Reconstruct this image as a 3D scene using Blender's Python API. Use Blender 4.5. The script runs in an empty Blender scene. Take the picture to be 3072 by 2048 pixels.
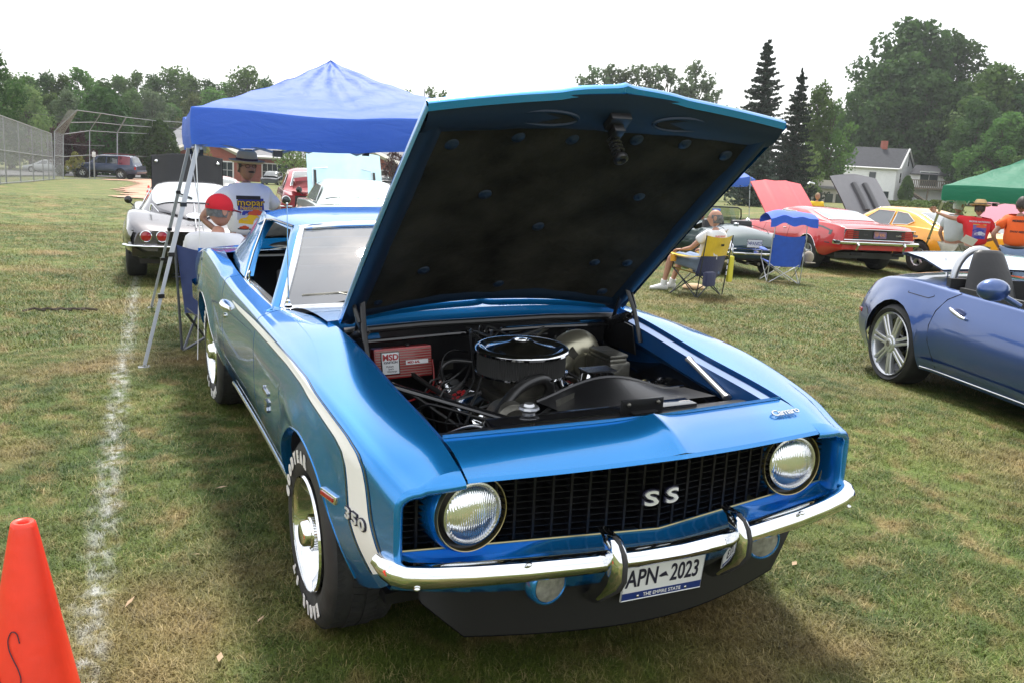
import bpy, math, random
import numpy as np
from math import sin, cos, pi, radians as rad
from mathutils import Vector, Matrix, Euler
random.seed(7); np.random.seed(7)
S = bpy.context.scene
COL = S.collection
# ------------------------------------------------------------------ camera
RW = Matrix(((0.99962,-0.00037,-0.02758),(-0.00037,0.99965,-0.02648),(0.02758,0.02648,0.99927)))  # tilt of the slightly sloping lawn under the blue car
cyaw, cpit, crol = rad(-26.27), rad(13.12), rad(2.46)
_f = Vector((-sin(cyaw)*cos(cpit), cos(cyaw)*cos(cpit), -sin(cpit)))
_r0 = Vector((cos(cyaw), sin(cyaw), 0)); _u0 = _r0.cross(_f)
_r = _r0*cos(crol)+_u0*sin(crol); _u = _u0*cos(crol)-_r0*sin(crol)
CP = RW @ Vector((-1.582,-1.98,1.731)); CR = RW@_r; CU = RW@_u; CF = RW@_f
cd = bpy.data.cameras.new('camera'); cam = bpy.data.objects.new('camera', cd); COL.objects.link(cam)
cam.matrix_world = Matrix(((CR.x,CU.x,-CF.x,CP.x),(CR.y,CU.y,-CF.y,CP.y),(CR.z,CU.z,-CF.z,CP.z),(0,0,0,1)))
cd.sensor_width = 36; cd.lens = 31.49; cd.clip_start = .05; cd.clip_end = 900
S.camera = cam
# ------------------------------------------------------------------ sky, sun, exposure
SUN_EL, SUN_AZ = rad(60), rad(24)      # azimuth measured from +Y towards +X (behind the cars, to the right)
w = bpy.data.worlds.new('World'); S.world = w; w.use_nodes = True
nt = w.node_tree; nt.nodes.clear()
out = nt.nodes.new('ShaderNodeOutputWorld'); bg = nt.nodes.new('ShaderNodeBackground'); nt.links.new(bg.outputs[0], out.inputs[0])
sky = nt.nodes.new('ShaderNodeTexSky'); sky.sky_type = 'NISHITA'; sky.sun_disc = False
sky.sun_elevation = SUN_EL; sky.sun_rotation = SUN_AZ; sky.dust_density = 4; sky.air_density = 1.2; sky.ozone_density = 1
tc = nt.nodes.new('ShaderNodeTexCoord'); nz = nt.nodes.new('ShaderNodeTexNoise'); nz.inputs['Scale'].default_value = 2.6; nz.inputs['Detail'].default_value = 8
mpn = nt.nodes.new('ShaderNodeMapping'); mpn.inputs['Scale'].default_value = (1,1,2.4)
nt.links.new(tc.outputs['Generated'], mpn.inputs[0]); nt.links.new(mpn.outputs[0], nz.inputs['Vector'])
rmp = nt.nodes.new('ShaderNodeMapRange'); rmp.inputs[1].default_value = .36; rmp.inputs[2].default_value = .66; rmp.inputs[3].default_value = .55; rmp.inputs[4].default_value = 1.0
nt.links.new(nz.outputs['Fac'], rmp.inputs[0])
mx = nt.nodes.new('ShaderNodeMix'); mx.data_type = 'RGBA'; nt.links.new(rmp.outputs[0], mx.inputs[0])
nt.links.new(sky.outputs[0], mx.inputs[6]); mx.inputs[7].default_value = (11.5,11.7,12.0,1)   # hazy white cloud veil
nt.links.new(mx.outputs[2], bg.inputs[0]); bg.inputs[1].default_value = .095
sd = bpy.data.lights.new('sun','SUN'); sd.energy = 3.5; sd.angle = rad(8); sd.color = (1,.96,.9)
so = bpy.data.objects.new('sun', sd); COL.objects.link(so)
sv = Vector((sin(SUN_AZ)*cos(SUN_EL), cos(SUN_AZ)*cos(SUN_EL), sin(SUN_EL)))
so.rotation_euler = sv.to_track_quat('Z','Y').to_euler(); so.location = (0,0,30)
S.view_settings.view_transform = 'Standard'; S.view_settings.look = 'None'; S.view_settings.gamma = 1; S.view_settings.exposure = 0.76
S.view_settings.use_curve_mapping = False
S.render.engine = 'CYCLES'
try:
    S.cycles.max_bounces = 8; S.cycles.transparent_max_bounces = 12
except Exception: pass

# ------------------------------------------------------------------ helpers
def sstep(a,b,t):
    t=min(max((t-a)/(b-a),0),1); return t*t*(3-2*t)
def T(x, y):                      # height of the lawn: tilts a little under the blue car, falls away far to the left
    d = math.hypot(x*.9, y-2.2); k = 1-sstep(2.7,4.4,d)
    dx,dy = x+1.63,y+2.02; dist=math.hypot(dx,dy); az=math.degrees(math.atan2(dx,dy))
    fall = .018*max(0,min(dist,230)-6)*(1-sstep(12,48,abs(az))) if abs(az)<50 else 0
    rise = -.20*sstep(22,40,az)*sstep(13,18.5,dist) if az<70 else 0
    return (.0276*x+.0265*y)*k - fall + rise
FW,FH=2352.,1568.
def ray(px,py):                   # direction in the world of a place seen from the camera, depth 1
    X=px*1.30612; Y=py*1.30612
    return CF+CR*((X-1536)/2687.)-CU*((Y-1024)/2687.)
def at(px,py,d): return CP+ray(px,py)*d
def gp(px,py,z=0):                # where that sight line meets the lawn (+z)
    r=ray(px,py); d=2.0; st=.02
    while d<400:
        p=CP+r*d
        if p.z<=T(p.x,p.y)+z: return p
        d+=st*max(1,d*.15)
    return CP+r*d
RH=Vector((.8955,-.4451,0)); FHv=Vector((.4451,.8955,0))
def lerp(a,b,t): return a+(b-a)*t
def crv(pts):                     # smooth monotone-ish curve through (t, v)
    xs = np.array([p[0] for p in pts],float); ys = np.array([p[1] for p in pts],float)
    n = len(xs); m = np.zeros(n); d = np.diff(ys)/np.diff(xs)
    m[0]=d[0]; m[-1]=d[-1]
    for i in range(1,n-1):
        m[i] = 0 if d[i-1]*d[i]<=0 else 2*d[i-1]*d[i]/(d[i-1]+d[i])
    def f(t):
        t = min(max(t,xs[0]),xs[-1]); i = min(int(np.searchsorted(xs,t,side='right'))-1,n-2); h = xs[i+1]-xs[i]; s=(t-xs[i])/h
        return float((2*s**3-3*s*s+1)*ys[i]+(s**3-2*s*s+s)*h*m[i]+(-2*s**3+3*s*s)*ys[i+1]+(s**3-s*s)*h*m[i+1])
    return f
class B:
    def __init__(s): s.v=[]; s.f=[]
    def add(s, vs, fs):
        o=len(s.v); s.v += [tuple(v) for v in vs]; s.f += [tuple(i+o for i in f) for f in fs]; return s
    def box(s, c, d, R=None, taper=1):
        hx,hy,hz = d[0]/2,d[1]/2,d[2]/2
        vs=[Vector((x*(taper if z>0 else 1),y*(taper if z>0 else 1),z)) for z in (-hz,hz) for (x,y) in ((-hx,-hy),(hx,-hy),(hx,hy),(-hx,hy))]
        if R is not None: vs=[R@v for v in vs]
        c=Vector(c); return s.add([v+c for v in vs],[(3,2,1,0),(4,5,6,7),(0,1,5,4),(1,2,6,5),(2,3,7,6),(3,0,4,7)])
    def loft(s, secs, closed=True, cap=True, loop=False):
        n=len(secs[0]); vs=[p for q in secs for p in q]; fs=[]; m=len(secs)
        for i in range(m if loop else m-1):
            a=i*n; b=((i+1)%m)*n
            for j in range(n if closed else n-1):
                k=(j+1)%n; fs.append((a+j,a+k,b+k,b+j))
        if cap and not loop: fs.append(tuple(reversed(range(n)))); fs.append(tuple(range((m-1)*n,m*n)))
        return s.add(vs,fs)
    def tube(s, pts, r, n=8, cap=True, loop=False, flat=1.0):
        pts=[Vector(p) for p in pts]; secs=[]; m=len(pts); up=None
        for i,p in enumerate(pts):
            if loop: t=pts[(i+1)%m]-pts[i-1]
            else: t=pts[min(i+1,m-1)]-pts[max(i-1,0)]
            if t.length<1e-9: t=Vector((0,0,1))
            t.normalize()
            if up is None: up = Vector((0,0,1)) if abs(t.z)<.9 else Vector((0,1,0))
            a=t.cross(up)
            if a.length<1e-6: a=t.orthogonal()
            a.normalize(); b=a.cross(t); up=b
            rr = r[i] if isinstance(r,(list,tuple)) else r
            secs.append([p+(a*cos(2*pi*k/n)+b*sin(2*pi*k/n)*flat)*rr for k in range(n)])
        return s.loft(secs,True,cap,loop)
    def lathe(s, prof, n=32, M=None, a0=0, a1=2*pi, cap=False):
        full = abs(a1-a0-2*pi)<1e-6; secs=[]; k = n if full else n+1
        for r,z in prof: secs.append([Vector((r*cos(a0+(a1-a0)*i/n),r*sin(a0+(a1-a0)*i/n),z)) for i in range(k)])
        if M is not None: secs=[[M@p for p in q] for q in secs]
        return s.loft(secs,full,cap)
    def grid(s, fn, us, vs):
        pts=[Vector(fn(u,v)) for u in us for v in vs]; n=len(vs)
        return s.add(pts,[(i*n+j,(i+1)*n+j,(i+1)*n+j+1,i*n+j+1) for i in range(len(us)-1) for j in range(n-1)])
    def slab(s, loop, off):       # polygon loop extruded by vector / function
        n=len(loop); a=[Vector(p) for p in loop]; b=[(off(p) if callable(off) else p+Vector(off)) for p in a]
        return s.add(a+b,[tuple(range(n)),tuple(reversed(range(n,2*n)))]+[(i,n+i,n+(i+1)%n,(i+1)%n) for i in range(n)])
    def sph(s, c, r, n=12, m=8, R=None):
        r = r if isinstance(r,(tuple,list)) else (r,r,r); c=Vector(c); vs=[];fs=[]
        for i in range(m+1):
            th=pi*i/m
            for j in range(n):
                ph=2*pi*j/n; v=Vector((r[0]*sin(th)*cos(ph),r[1]*sin(th)*sin(ph),r[2]*cos(th)))
                if R is not None: v=R@v
                vs.append(c+v)
        for i in range(m):
            for j in range(n): fs.append((i*n+j,(i+1)*n+j,(i+1)*n+(j+1)%n,i*n+(j+1)%n))
        return s.add(vs,fs)
    def mirror(s):                # add the x-mirrored copy
        o=len(s.v); n=len(s.f); s.v += [(-x,y,z) for x,y,z in s.v]; s.f += [tuple(reversed([i+o for i in f])) for f in s.f[:n]]; return s
    def xf(s, M): s.v=[tuple(M@Vector(v)) for v in s.v]; return s
    def mesh(s, name, mat, smooth=35, sub=0, bev=0, weld=True):
        me=bpy.data.meshes.new(name); me.from_pydata(s.v,[],s.f)
        if weld or bev or sub:
            import bmesh
            bm=bmesh.new(); bm.from_mesh(me)
            bmesh.ops.remove_doubles(bm,verts=bm.verts,dist=1e-5)
            if weld!='keep': bmesh.ops.recalc_face_normals(bm,faces=bm.faces)
            if bev: bmesh.ops.bevel(bm,geom=[e for e in bm.edges if len(e.link_faces)==2 and e.calc_face_angle(0)>.5],offset=bev,segments=2,affect='EDGES',profile=.6,clamp_overlap=True)
            bm.to_mesh(me); bm.free()
        for m in (mat if isinstance(mat,(list,tuple)) else [mat]): me.materials.append(m)
        if smooth:
            me.polygons.foreach_set('use_smooth',[True]*len(me.polygons))
            try: me.set_sharp_from_angle(angle=rad(smooth))
            except Exception: pass
        me.update(); return me
    def build(s, name, mat, parent=None, M=None, mods=None, **k):
        o=bpy.data.objects.new(name, s.mesh(name,mat,**k)); COL.objects.link(o)
        if parent: o.parent=parent
        if M is not None: o.matrix_local=M
        if k.get('sub'):
            md=o.modifiers.new('s','SUBSURF'); md.levels=md.render_levels=k['sub']
        return o
def empty(name, label, cat, loc=(0,0,0), rz=0, group=None, M=None):
    o=bpy.data.objects.new(name,None); COL.objects.link(o); o.empty_display_size=.1
    if M is not None: o.matrix_world=M
    else: o.location=loc; o.rotation_euler=(0,0,rz)
    return tag(o,label,cat,group)
def tag(o,label=None,cat=None,group=None,kind=None):
    if label: o['label']=label
    if cat: o['category']=cat
    if group: o['group']=group
    if kind: o['kind']=kind
    return o
def cp(o, parent=None):
    c=o.copy(); COL.objects.link(c)
    if parent: c.parent=parent
    for ch in list(o.children): cp(ch,c)
    return c
def textmesh(txt, size=1, ext=0, bold=0, shear=0, spacing=1, align='CENTER'):
    cu=bpy.data.curves.new('t','FONT'); cu.body=txt; cu.size=size; cu.extrude=ext; cu.offset=bold; cu.shear=shear; cu.space_character=spacing
    cu.align_x=align; cu.align_y='CENTER'; cu.resolution_u=3
    o=bpy.data.objects.new('t',cu); COL.objects.link(o)
    dg=bpy.context.evaluated_depsgraph_get(); me=bpy.data.meshes.new_from_object(o.evaluated_get(dg))
    b=B(); b.v=[tuple(v.co) for v in me.vertices]; b.f=[tuple(p.vertices) for p in me.polygons]
    bpy.data.objects.remove(o); bpy.data.curves.remove(cu); bpy.data.meshes.remove(me)
    return b
def frame(o, x, y, z):            # matrix from origin and axes
    return Matrix(((x[0],y[0],z[0],o[0]),(x[1],y[1],z[1],o[1]),(x[2],y[2],z[2],o[2]),(0,0,0,1)))
# ------------------------------------------------------------------ materials
def mat(name, col, rough=.5, metal=0, coat=0, noise=0, nscale=8, bump=0, bscale=40, spec=None, trans=0, alpha=1, col2=None, emis=None, sheen=0, croug=.03, ior=None):
    m=bpy.data.materials.new(name); m.use_nodes=True; N=m.node_tree; p=N.nodes['Principled BSDF']
    c=(*col,1) if len(col)==3 else col
    p.inputs['Base Color'].default_value=c; p.inputs['Roughness'].default_value=rough; p.inputs['Metallic'].default_value=metal
    p.inputs['Coat Weight'].default_value=coat; p.inputs['Coat Roughness'].default_value=croug
    if spec is not None: p.inputs['Specular IOR Level'].default_value=spec
    if ior: p.inputs['IOR'].default_value=ior
    p.inputs['Transmission Weight'].default_value=trans; p.inputs['Alpha'].default_value=alpha
    if sheen: p.inputs['Sheen Weight'].default_value=sheen
    if noise or col2:
        t=N.nodes.new('ShaderNodeTexCoord'); n=N.nodes.new('ShaderNodeTexNoise'); n.inputs['Scale'].default_value=nscale; n.inputs['Detail'].default_value=6
        N.links.new(t.outputs['Object'],n.inputs['Vector'])
        mr=N.nodes.new('ShaderNodeMapRange'); mr.inputs[1].default_value=.3; mr.inputs[2].default_value=.7; N.links.new(n.outputs['Fac'],mr.inputs[0])
        x=N.nodes.new('ShaderNodeMix'); x.data_type='RGBA'; N.links.new(mr.outputs[0],x.inputs[0])
        k=noise or 0
        x.inputs[6].default_value=(*[max(0,a*(1-k)) for a in c[:3]],1); x.inputs[7].default_value=(*(col2 if col2 else [min(1,a*(1+k)) for a in c[:3]]),1)
        N.links.new(x.outputs[2],p.inputs['Base Color'])
    if bump:
        t=N.nodes.new('ShaderNodeTexCoord'); n=N.nodes.new('ShaderNodeTexNoise'); n.inputs['Scale'].default_value=bscale; n.inputs['Detail'].default_value=5
        N.links.new(t.outputs['Object'],n.inputs['Vector']); b=N.nodes.new('ShaderNodeBump'); b.inputs['Strength'].default_value=bump; b.inputs['Distance'].default_value=.02
        N.links.new(n.outputs['Fac'],b.inputs['Height']); N.links.new(b.outputs[0],p.inputs['Normal'])
    return m
def paint(name, col, metal=.35, rough=.35, coat=1):
    m=mat(name,col,rough,metal,coat,noise=.04,nscale=3); N=m.node_tree; p=N.nodes['Principled BSDF']
    # faint dust: coat roughness variation
    t=N.nodes.new('ShaderNodeTexCoord'); n=N.nodes.new('ShaderNodeTexNoise'); n.inputs['Scale'].default_value=2.3; n.inputs['Detail'].default_value=7
    N.links.new(t.outputs['Object'],n.inputs['Vector']); mr=N.nodes.new('ShaderNodeMapRange'); mr.inputs[3].default_value=.015; mr.inputs[4].default_value=.07
    N.links.new(n.outputs['Fac'],mr.inputs[0]); N.links.new(mr.outputs[0],p.inputs['Coat Roughness'])
    return m
def glass_mat(name, tint=(.55,.6,.6), mixf=.5, rough=.02):
    m=bpy.data.materials.new(name); m.use_nodes=True; N=m.node_tree; N.nodes.clear()
    o=N.nodes.new('ShaderNodeOutputMaterial'); x=N.nodes.new('ShaderNodeMixShader'); tr=N.nodes.new('ShaderNodeBsdfTransparent'); g=N.nodes.new('ShaderNodeBsdfGlossy')
    tr.inputs[0].default_value=(*tint,1); g.inputs['Roughness'].default_value=rough; g.inputs['Color'].default_value=(.95,.97,1,1)
    fr=N.nodes.new('ShaderNodeFresnel'); fr.inputs[0].default_value=1.5
    mr=N.nodes.new('ShaderNodeMapRange'); mr.inputs[3].default_value=mixf*.35; mr.inputs[4].default_value=1; N.links.new(fr.outputs[0],mr.inputs[0])
    N.links.new(mr.outputs[0],x.inputs[0]); N.links.new(tr.outputs[0],x.inputs[1]); N.links.new(g.outputs[0],x.inputs[2]); N.links.new(x.outputs[0],o.inputs[0])
    return m
ORD=['first','second','third','fourth','fifth','sixth','seventh','eighth','ninth','tenth','eleventh','twelfth','thirteenth','fourteenth','fifteenth','sixteenth','seventeenth','eighteenth','nineteenth','twentieth']
Mt=dict(damk=mat('air dam black',(.006,.006,.006),.5,spec=.3), 
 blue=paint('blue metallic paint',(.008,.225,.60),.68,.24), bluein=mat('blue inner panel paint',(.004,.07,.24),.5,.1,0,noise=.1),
 chrome=mat('chrome',(.78,.79,.8),.06,1), chromed=mat('dull chrome',(.6,.6,.6),.22,1), black=mat('satin black',(.008,.008,.009),.38,0,.1,noise=.2),
 gloss=mat('gloss black',(.008,.008,.009),.12,0,.6), rubber=mat('rubber',(.022,.022,.023),.65,0,0,noise=.3,nscale=14,bump=.1), white=mat('white',(.8,.79,.76),.4),
 stripe=mat('white stripe paint',(.88,.87,.84),.35,0,.25), pin=mat('dark pinstripe',(.02,.025,.03),.3,0,.8), cast=mat('cast metal',(.18,.175,.15),.42,.9,noise=.3,nscale=20,bump=.2),
 pad=mat('hood insulation pad',(.010,.0095,.008),.95,0,0,col2=(.034,.032,.026),noise=.3,nscale=5,bump=.5,bscale=25,spec=.1), under=mat('hood underside shaded blue',(.001,.012,.032),.55,.1,.0), grb=mat('grille black',(.004,.004,.005),.35,0,0,spec=.2), emb=mat('emblem white metal',(.75,.75,.74),.3,.35), cglass=mat('car window glass',(.06,.075,.08),.04,0,1,ior=2.0), hole=mat('matte black',(.004,.004,.004),.9),  # hood underside: body blue darkened, the shade below the hood is in its colour
 vinyl=mat('black vinyl',(.02,.02,.022),.42,bump=.1), grey=mat('grey trim',(.16,.16,.17),.5), alu=mat('aluminium',(.55,.56,.58),.32,.9),
 red=mat('red enamel',(.45,.012,.015),.3,0,.5), orange=mat('orange plastic',(.85,.045,.018),.42,0,.05,noise=.10,nscale=9,bump=.08,bscale=30), tail=mat('red lens',(.35,.005,.01),.12,0,1),
 plate=mat('plate white',(.72,.73,.74),.35), navyp=mat('navy print',(.01,.03,.16),.4), ink=mat('dark ink',(.01,.01,.03),.5), hose=mat('black hose',(.012,.012,.012),.4,0,.2),
 glass=glass_mat('window glass'), wglass=glass_mat('windscreen glass',(.36,.38,.40),.72), dglass=mat('dark glass',(.02,.025,.03),.05,0,1), gold=mat('zinc',(.35,.3,.15),.3,.9),
)
# ------------------------------------------------------------------ ground
def lawn_colour(N, pos):
    """green / dry grass colour from world position, returns colour socket"""
    def noise(sc,det=4,off=0):
        mp=N.nodes.new('ShaderNodeMapping'); mp.inputs['Location'].default_value=(off,off*.7,0); N.links.new(pos,mp.inputs[0])
        n=N.nodes.new('ShaderNodeTexNoise'); n.inputs['Scale'].default_value=sc; n.inputs['Detail'].default_value=det; n.noise_dimensions='2D'
        N.links.new(mp.outputs[0],n.inputs['Vector']); return n.outputs['Fac']
    def mr(s,a,b,c=0,d=1):
        r=N.nodes.new('ShaderNodeMapRange'); r.inputs[1].default_value=a; r.inputs[2].default_value=b; r.inputs[3].default_value=c; r.inputs[4].default_value=d; N.links.new(s,r.inputs[0]); return r.outputs[0]
    def mix(f,a,b):
        x=N.nodes.new('ShaderNodeMix'); x.data_type='RGBA'; N.links.new(f,x.inputs[0])
        for i,c in ((6,a),(7,b)):
            if isinstance(c,tuple): x.inputs[i].default_value=(*c,1)
            else: N.links.new(c,x.inputs[i])
        return x.outputs[2]
    g=mix(mr(noise(.9,5),.35,.65),(.042,.082,.014),(.098,.138,.024))
    g=mix(mr(noise(6,3,5),.35,.7,0,.5),g,(.12,.14,.025))
    dry=mr(noise(.75,8,11),.51,.72,0,.75)
    dry2=mr(noise(5.5,7,23),.50,.76,0,.7)
    mxn=N.nodes.new('ShaderNodeMath'); mxn.operation='MAXIMUM'; N.links.new(dry,mxn.inputs[0]); N.links.new(dry2,mxn.inputs[1])
    return mix(mxn.outputs[0],g,(.26,.175,.075)), noise, mr, mix
def line_mask(N,pos,noise,mr):
    """worn chalk line running along the parked row"""
    sp=N.nodes.new('ShaderNodeSeparateXYZ'); N.links.new(pos,sp.inputs[0])
    def mth(op,a,b=None):
        m=N.nodes.new('ShaderNodeMath'); m.operation=op
        for i,c in enumerate((a,b)):
            if c is None: continue
            if isinstance(c,(int,float)): m.inputs[i].default_value=c
            else: N.links.new(c,m.inputs[i])
        return m.outputs[0]
    cx=mth('ADD',mth('MULTIPLY',sp.outputs[1],LINE_K),LINE_C)
    d=mth('ABSOLUTE',mth('SUBTRACT',sp.outputs[0],cx))
    e=mth('ADD',d,mth('MULTIPLY',mth('SUBTRACT',noise(9,4,3),.5),.10))
    m=mr(e,.0,.085,.85,0)
    m=mth('MULTIPLY',m,mr(noise(16,6,7),.44,.66,.03,1))
    yy=mr(sp.outputs[1],9.,16.,1,.25)
    return mth('MULTIPLY',m,yy)
LINE_K=(-.949+1.634)/(9.976-.947); LINE_C=-1.634-.947*LINE_K
def lawn_mat(name, blades=False):
    m=bpy.data.materials.new(name); m.use_nodes=True; N=m.node_tree; p=N.nodes['Principled BSDF']; p.inputs['Roughness'].default_value=.75 if not blades else .55
    p.inputs['Specular IOR Level'].default_value=.25
    geo=N.nodes.new('ShaderNodeNewGeometry'); pos=geo.outputs['Position']
    if blades:
        at=N.nodes.new('ShaderNodeAttribute'); at.attribute_type='INSTANCER'; at.attribute_name='rnd'
    c,noise,mr,mix=lawn_colour(N,pos)
    if blades:
        c=mix(mr(at.outputs['Fac'],.78,.97,0,.65),c,(.34,.27,.13))
        hs=N.nodes.new('ShaderNodeHueSaturation'); N.links.new(c,hs.inputs['Color']); N.links.new(mr(at.outputs['Fac'],0,.7,.6,1.3),hs.inputs['Value']); c=hs.outputs[0]
    lm=line_mask(N,pos,noise,mr)
    c=mix(lm,c,(.52,.53,.50))
    N.links.new(c,p.inputs['Base Color'])
    if blades:
        va=N.nodes.new('ShaderNodeVectorMath'); va.operation='SCALE'; va.inputs['Scale'].default_value=.45; N.links.new(geo.outputs['Normal'],va.inputs[0]); vb=N.nodes.new('ShaderNodeVectorMath'); vb.operation='ADD'; vb.inputs[1].default_value=(0,0,1); N.links.new(va.outputs[0],vb.inputs[0]); vn=N.nodes.new('ShaderNodeVectorMath'); vn.operation='NORMALIZE'; N.links.new(vb.outputs[0],vn.inputs[0]); N.links.new(vn.outputs[0],p.inputs['Normal'])
        tr=N.nodes.new('ShaderNodeBsdfTranslucent'); N.links.new(c,tr.inputs[0]); ms=N.nodes.new('ShaderNodeMixShader'); ms.inputs[0].default_value=.18
        o=N.nodes['Material Output']; N.links.new(p.outputs[0],ms.inputs[1]); N.links.new(tr.outputs[0],ms.inputs[2]); N.links.new(ms.outputs[0],o.inputs[0])
    else:
        n=N.nodes.new('ShaderNodeTexNoise'); n.inputs['Scale'].default_value=55; n.inputs['Detail'].default_value=6; N.links.new(pos,n.inputs['Vector'])
        b=N.nodes.new('ShaderNodeBump'); b.inputs['Strength'].default_value=.9; b.inputs['Distance'].default_value=.03; N.links.new(n.outputs['Fac'],b.inputs['Height']); N.links.new(b.outputs[0],p.inputs['Normal'])
    return m
lawn=lawn_mat('mown lawn'); bladem=lawn_mat('grass blades',True)
def axis(vals): return sorted(set(round(float(v),3) for v in vals))
rr_=list(np.arange(0,14,.35))+list(np.arange(14,40,1.3))+list(np.arange(40,120,5))+[130,150,180,220,280,360,480,640]
aa_=[rad(a) for a in range(-180,181,4)]
b=B(); b.grid(lambda r,a:(-1.63+r*sin(a),-2.02+r*cos(a),T(-1.63+r*sin(a),-2.02+r*cos(a))),rr_,aa_)
tag(b.build('lawn',lawn,smooth=180,weld=False),kind='structure')
# infield dirt, car park
dirt=mat('infield dirt',(.36,.2,.13),.95,col2=(.5,.31,.22),noise=.1,nscale=.6,bump=.3,bscale=3)
tarm=mat('asphalt',(.10,.10,.105),.9,col2=(.14,.14,.14),noise=.1,nscale=.4,bump=.2,bscale=8)

def patch(name,pts,mt,dz,n=24,wob=.0,seed=1):
    rs=np.random.RandomState(seed); P=[Vector(p) for p in pts]; c=sum(P,Vector())/len(P); loop=[]
    for i in range(len(P)):
        a,b2=P[i],P[(i+1)%len(P)]
        for k in range(n): 
            q=a.lerp(b2,k/n); q=q+Vector((rs.randn(),rs.randn(),0))*wob; loop.append(q)
    b=B(); rings=[]
    for t in [1,.85,.7,.55,.4,.25,.1]:
        rings.append([(lambda v:(v.x,v.y,T(v.x,v.y)+dz))(c.lerp(q,t)) for q in loop])
    b.add([(v.x,v.y,T(v.x,v.y)+dz) for v in loop],[tuple(range(len(loop)))]); o=b.build(name,mt,smooth=0,weld=False); tag(o,kind='structure'); return o
p_=[gp(262,455),gp(292,444),gp(265,437),gp(318,424),gp(300,417),gp(215,413.5),gp(330,412.5),gp(520,419),gp(520,470)]
def inside(x,y,P):
    c=False
    for i in range(len(P)):
        (x1,y1),(x2,y2)=P[i-1],P[i]
        if (y1>y)!=(y2>y) and x<(x2-x1)*(y-y1)/(y2-y1)+x1: c=not c
    return c
PP=[(v.x,v.y) for v in p_]; b=B(); cs_=.16
for ix in range(int(min(p[0] for p in PP)/cs_)-1,int(max(p[0] for p in PP)/cs_)+1):
    for iy in range(int(min(p[1] for p in PP)/cs_)-1,int(max(p[1] for p in PP)/cs_)+1):
        x,y=ix*cs_,iy*cs_
        if inside(x+.35*sin(y*1.7)+.15*sin(y*5+x),y+.5*sin(x*1.3)+.2*sin(x*4.1+y),PP): b.add([(x+e,y+f,T(x+e,y+f)+.045) for e,f in ((0,0),(cs_,0),(cs_,cs_),(0,cs_))],[(0,1,2,3)])
tag(b.build('infield_dirt',dirt,smooth=0),kind='structure')
p_=[gp(-260,408),gp(140,406),gp(330,411),gp(480,411),gp(480,397),gp(140,393),gp(-260,390)]
patch('car_park',[(v.x,v.y,0) for v in p_],tarm,.10,n=4)
p_=[gp(480,408),gp(1000,412),gp(1000,404),gp(480,400)]
patch('road',[(v.x,v.y,0) for v in p_],tarm,.10,n=4)
# ------------------------------------------------------------------ grass blades (nearest part of the lawn)
def tuft(seed,n,h,spread,wd):
    rs=np.random.RandomState(seed); b=B()
    for i in range(n):
        a=rs.rand()*2*pi; r=spread*math.sqrt(rs.rand()); x,y=r*cos(a),r*sin(a); hh=h*(.5+.8*rs.rand()); ba=rs.rand()*2*pi; ln=hh*(.5+1.9*rs.rand()); w2=wd*(.6+.6*rs.rand())
        px,py=cos(ba+pi/2)*w2,sin(ba+pi/2)*w2; mx,my=x+cos(ba)*ln*.35,y+sin(ba)*ln*.35; tx,ty=x+cos(ba)*ln,y+sin(ba)*ln
        b.add([(x-px,y-py,-.004),(x+px,y+py,-.004),(mx+px*.8,my+py*.8,hh*.65),(mx-px*.8,my-py*.8,hh*.65),(tx,ty,hh)],[(0,1,2,3),(3,2,4)])
    return b
def scatter(name,pts,tufts,mt,scale=(.7,1.3)):
    """one object: points carrying instances of a few tuft meshes"""
    n=len(pts); me=bpy.data.meshes.new(name); me.from_pydata(pts,[],[]); 
    rs=np.random.RandomState(3)
    for an,vals in (('rnd',rs.rand(n)),('rot',rs.rand(n)*6.283),('scl',scale[0]+(scale[1]-scale[0])*rs.rand(n))):
        at_=me.attributes.new(an,'FLOAT','POINT'); at_.data.foreach_set('value',vals.astype(np.float32))
    at_=me.attributes.new('idx','INT','POINT'); at_.data.foreach_set('value',rs.randint(0,len(tufts),n).astype(np.int32))
    me.materials.append(mt)
    o=bpy.data.objects.new(name,me); COL.objects.link(o)
    c=bpy.data.collections.new(name+' pieces')
    for i,t in enumerate(tufts):
        q=bpy.data.objects.new(f'{name} piece',t.mesh(name+' piece',mt,smooth=0,weld=False)); c.objects.link(q)
    ng=bpy.data.node_groups.new(name,'GeometryNodeTree'); ng.interface.new_socket('Geometry',in_out='INPUT',socket_type='NodeSocketGeometry'); ng.interface.new_socket('Geometry',in_out='OUTPUT',socket_type='NodeSocketGeometry')
    N=ng.nodes; gi=N.new('NodeGroupInput'); go=N.new('NodeGroupOutput'); ip=N.new('GeometryNodeInstanceOnPoints'); ci=N.new('GeometryNodeCollectionInfo')
    ci.inputs['Collection'].default_value=c; ci.inputs['Separate Children'].default_value=True; ci.inputs['Reset Children'].default_value=True
    def na(nm,ty='FLOAT'):
        a=N.new('GeometryNodeInputNamedAttribute'); a.data_type=ty; a.inputs['Name'].default_value=nm; return [s for s in a.outputs if s.enabled][0]
    L=ng.links.new
    m2=N.new('GeometryNodeMeshToPoints'); L(gi.outputs[0],m2.inputs['Mesh']); L(m2.outputs[0],ip.inputs['Points']); L(ci.outputs[0],ip.inputs['Instance']); ip.inputs['Pick Instance'].default_value=True
    L(na('idx','INT'),ip.inputs['Instance Index']); cx=N.new('ShaderNodeCombineXYZ'); L(na('rot'),cx.inputs[2]); L(cx.outputs[0],ip.inputs['Rotation']); L(na('scl'),ip.inputs['Scale'])
    L(ip.outputs[0],go.inputs[0]); md=o.modifiers.new('scatter','NODES'); md.node_group=ng
    return o
rs=np.random.RandomState(5); pts=[]; far=[]
az0,az1=rad(-18),rad(74)
cyn,cxn=-2.02,-1.63
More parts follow.
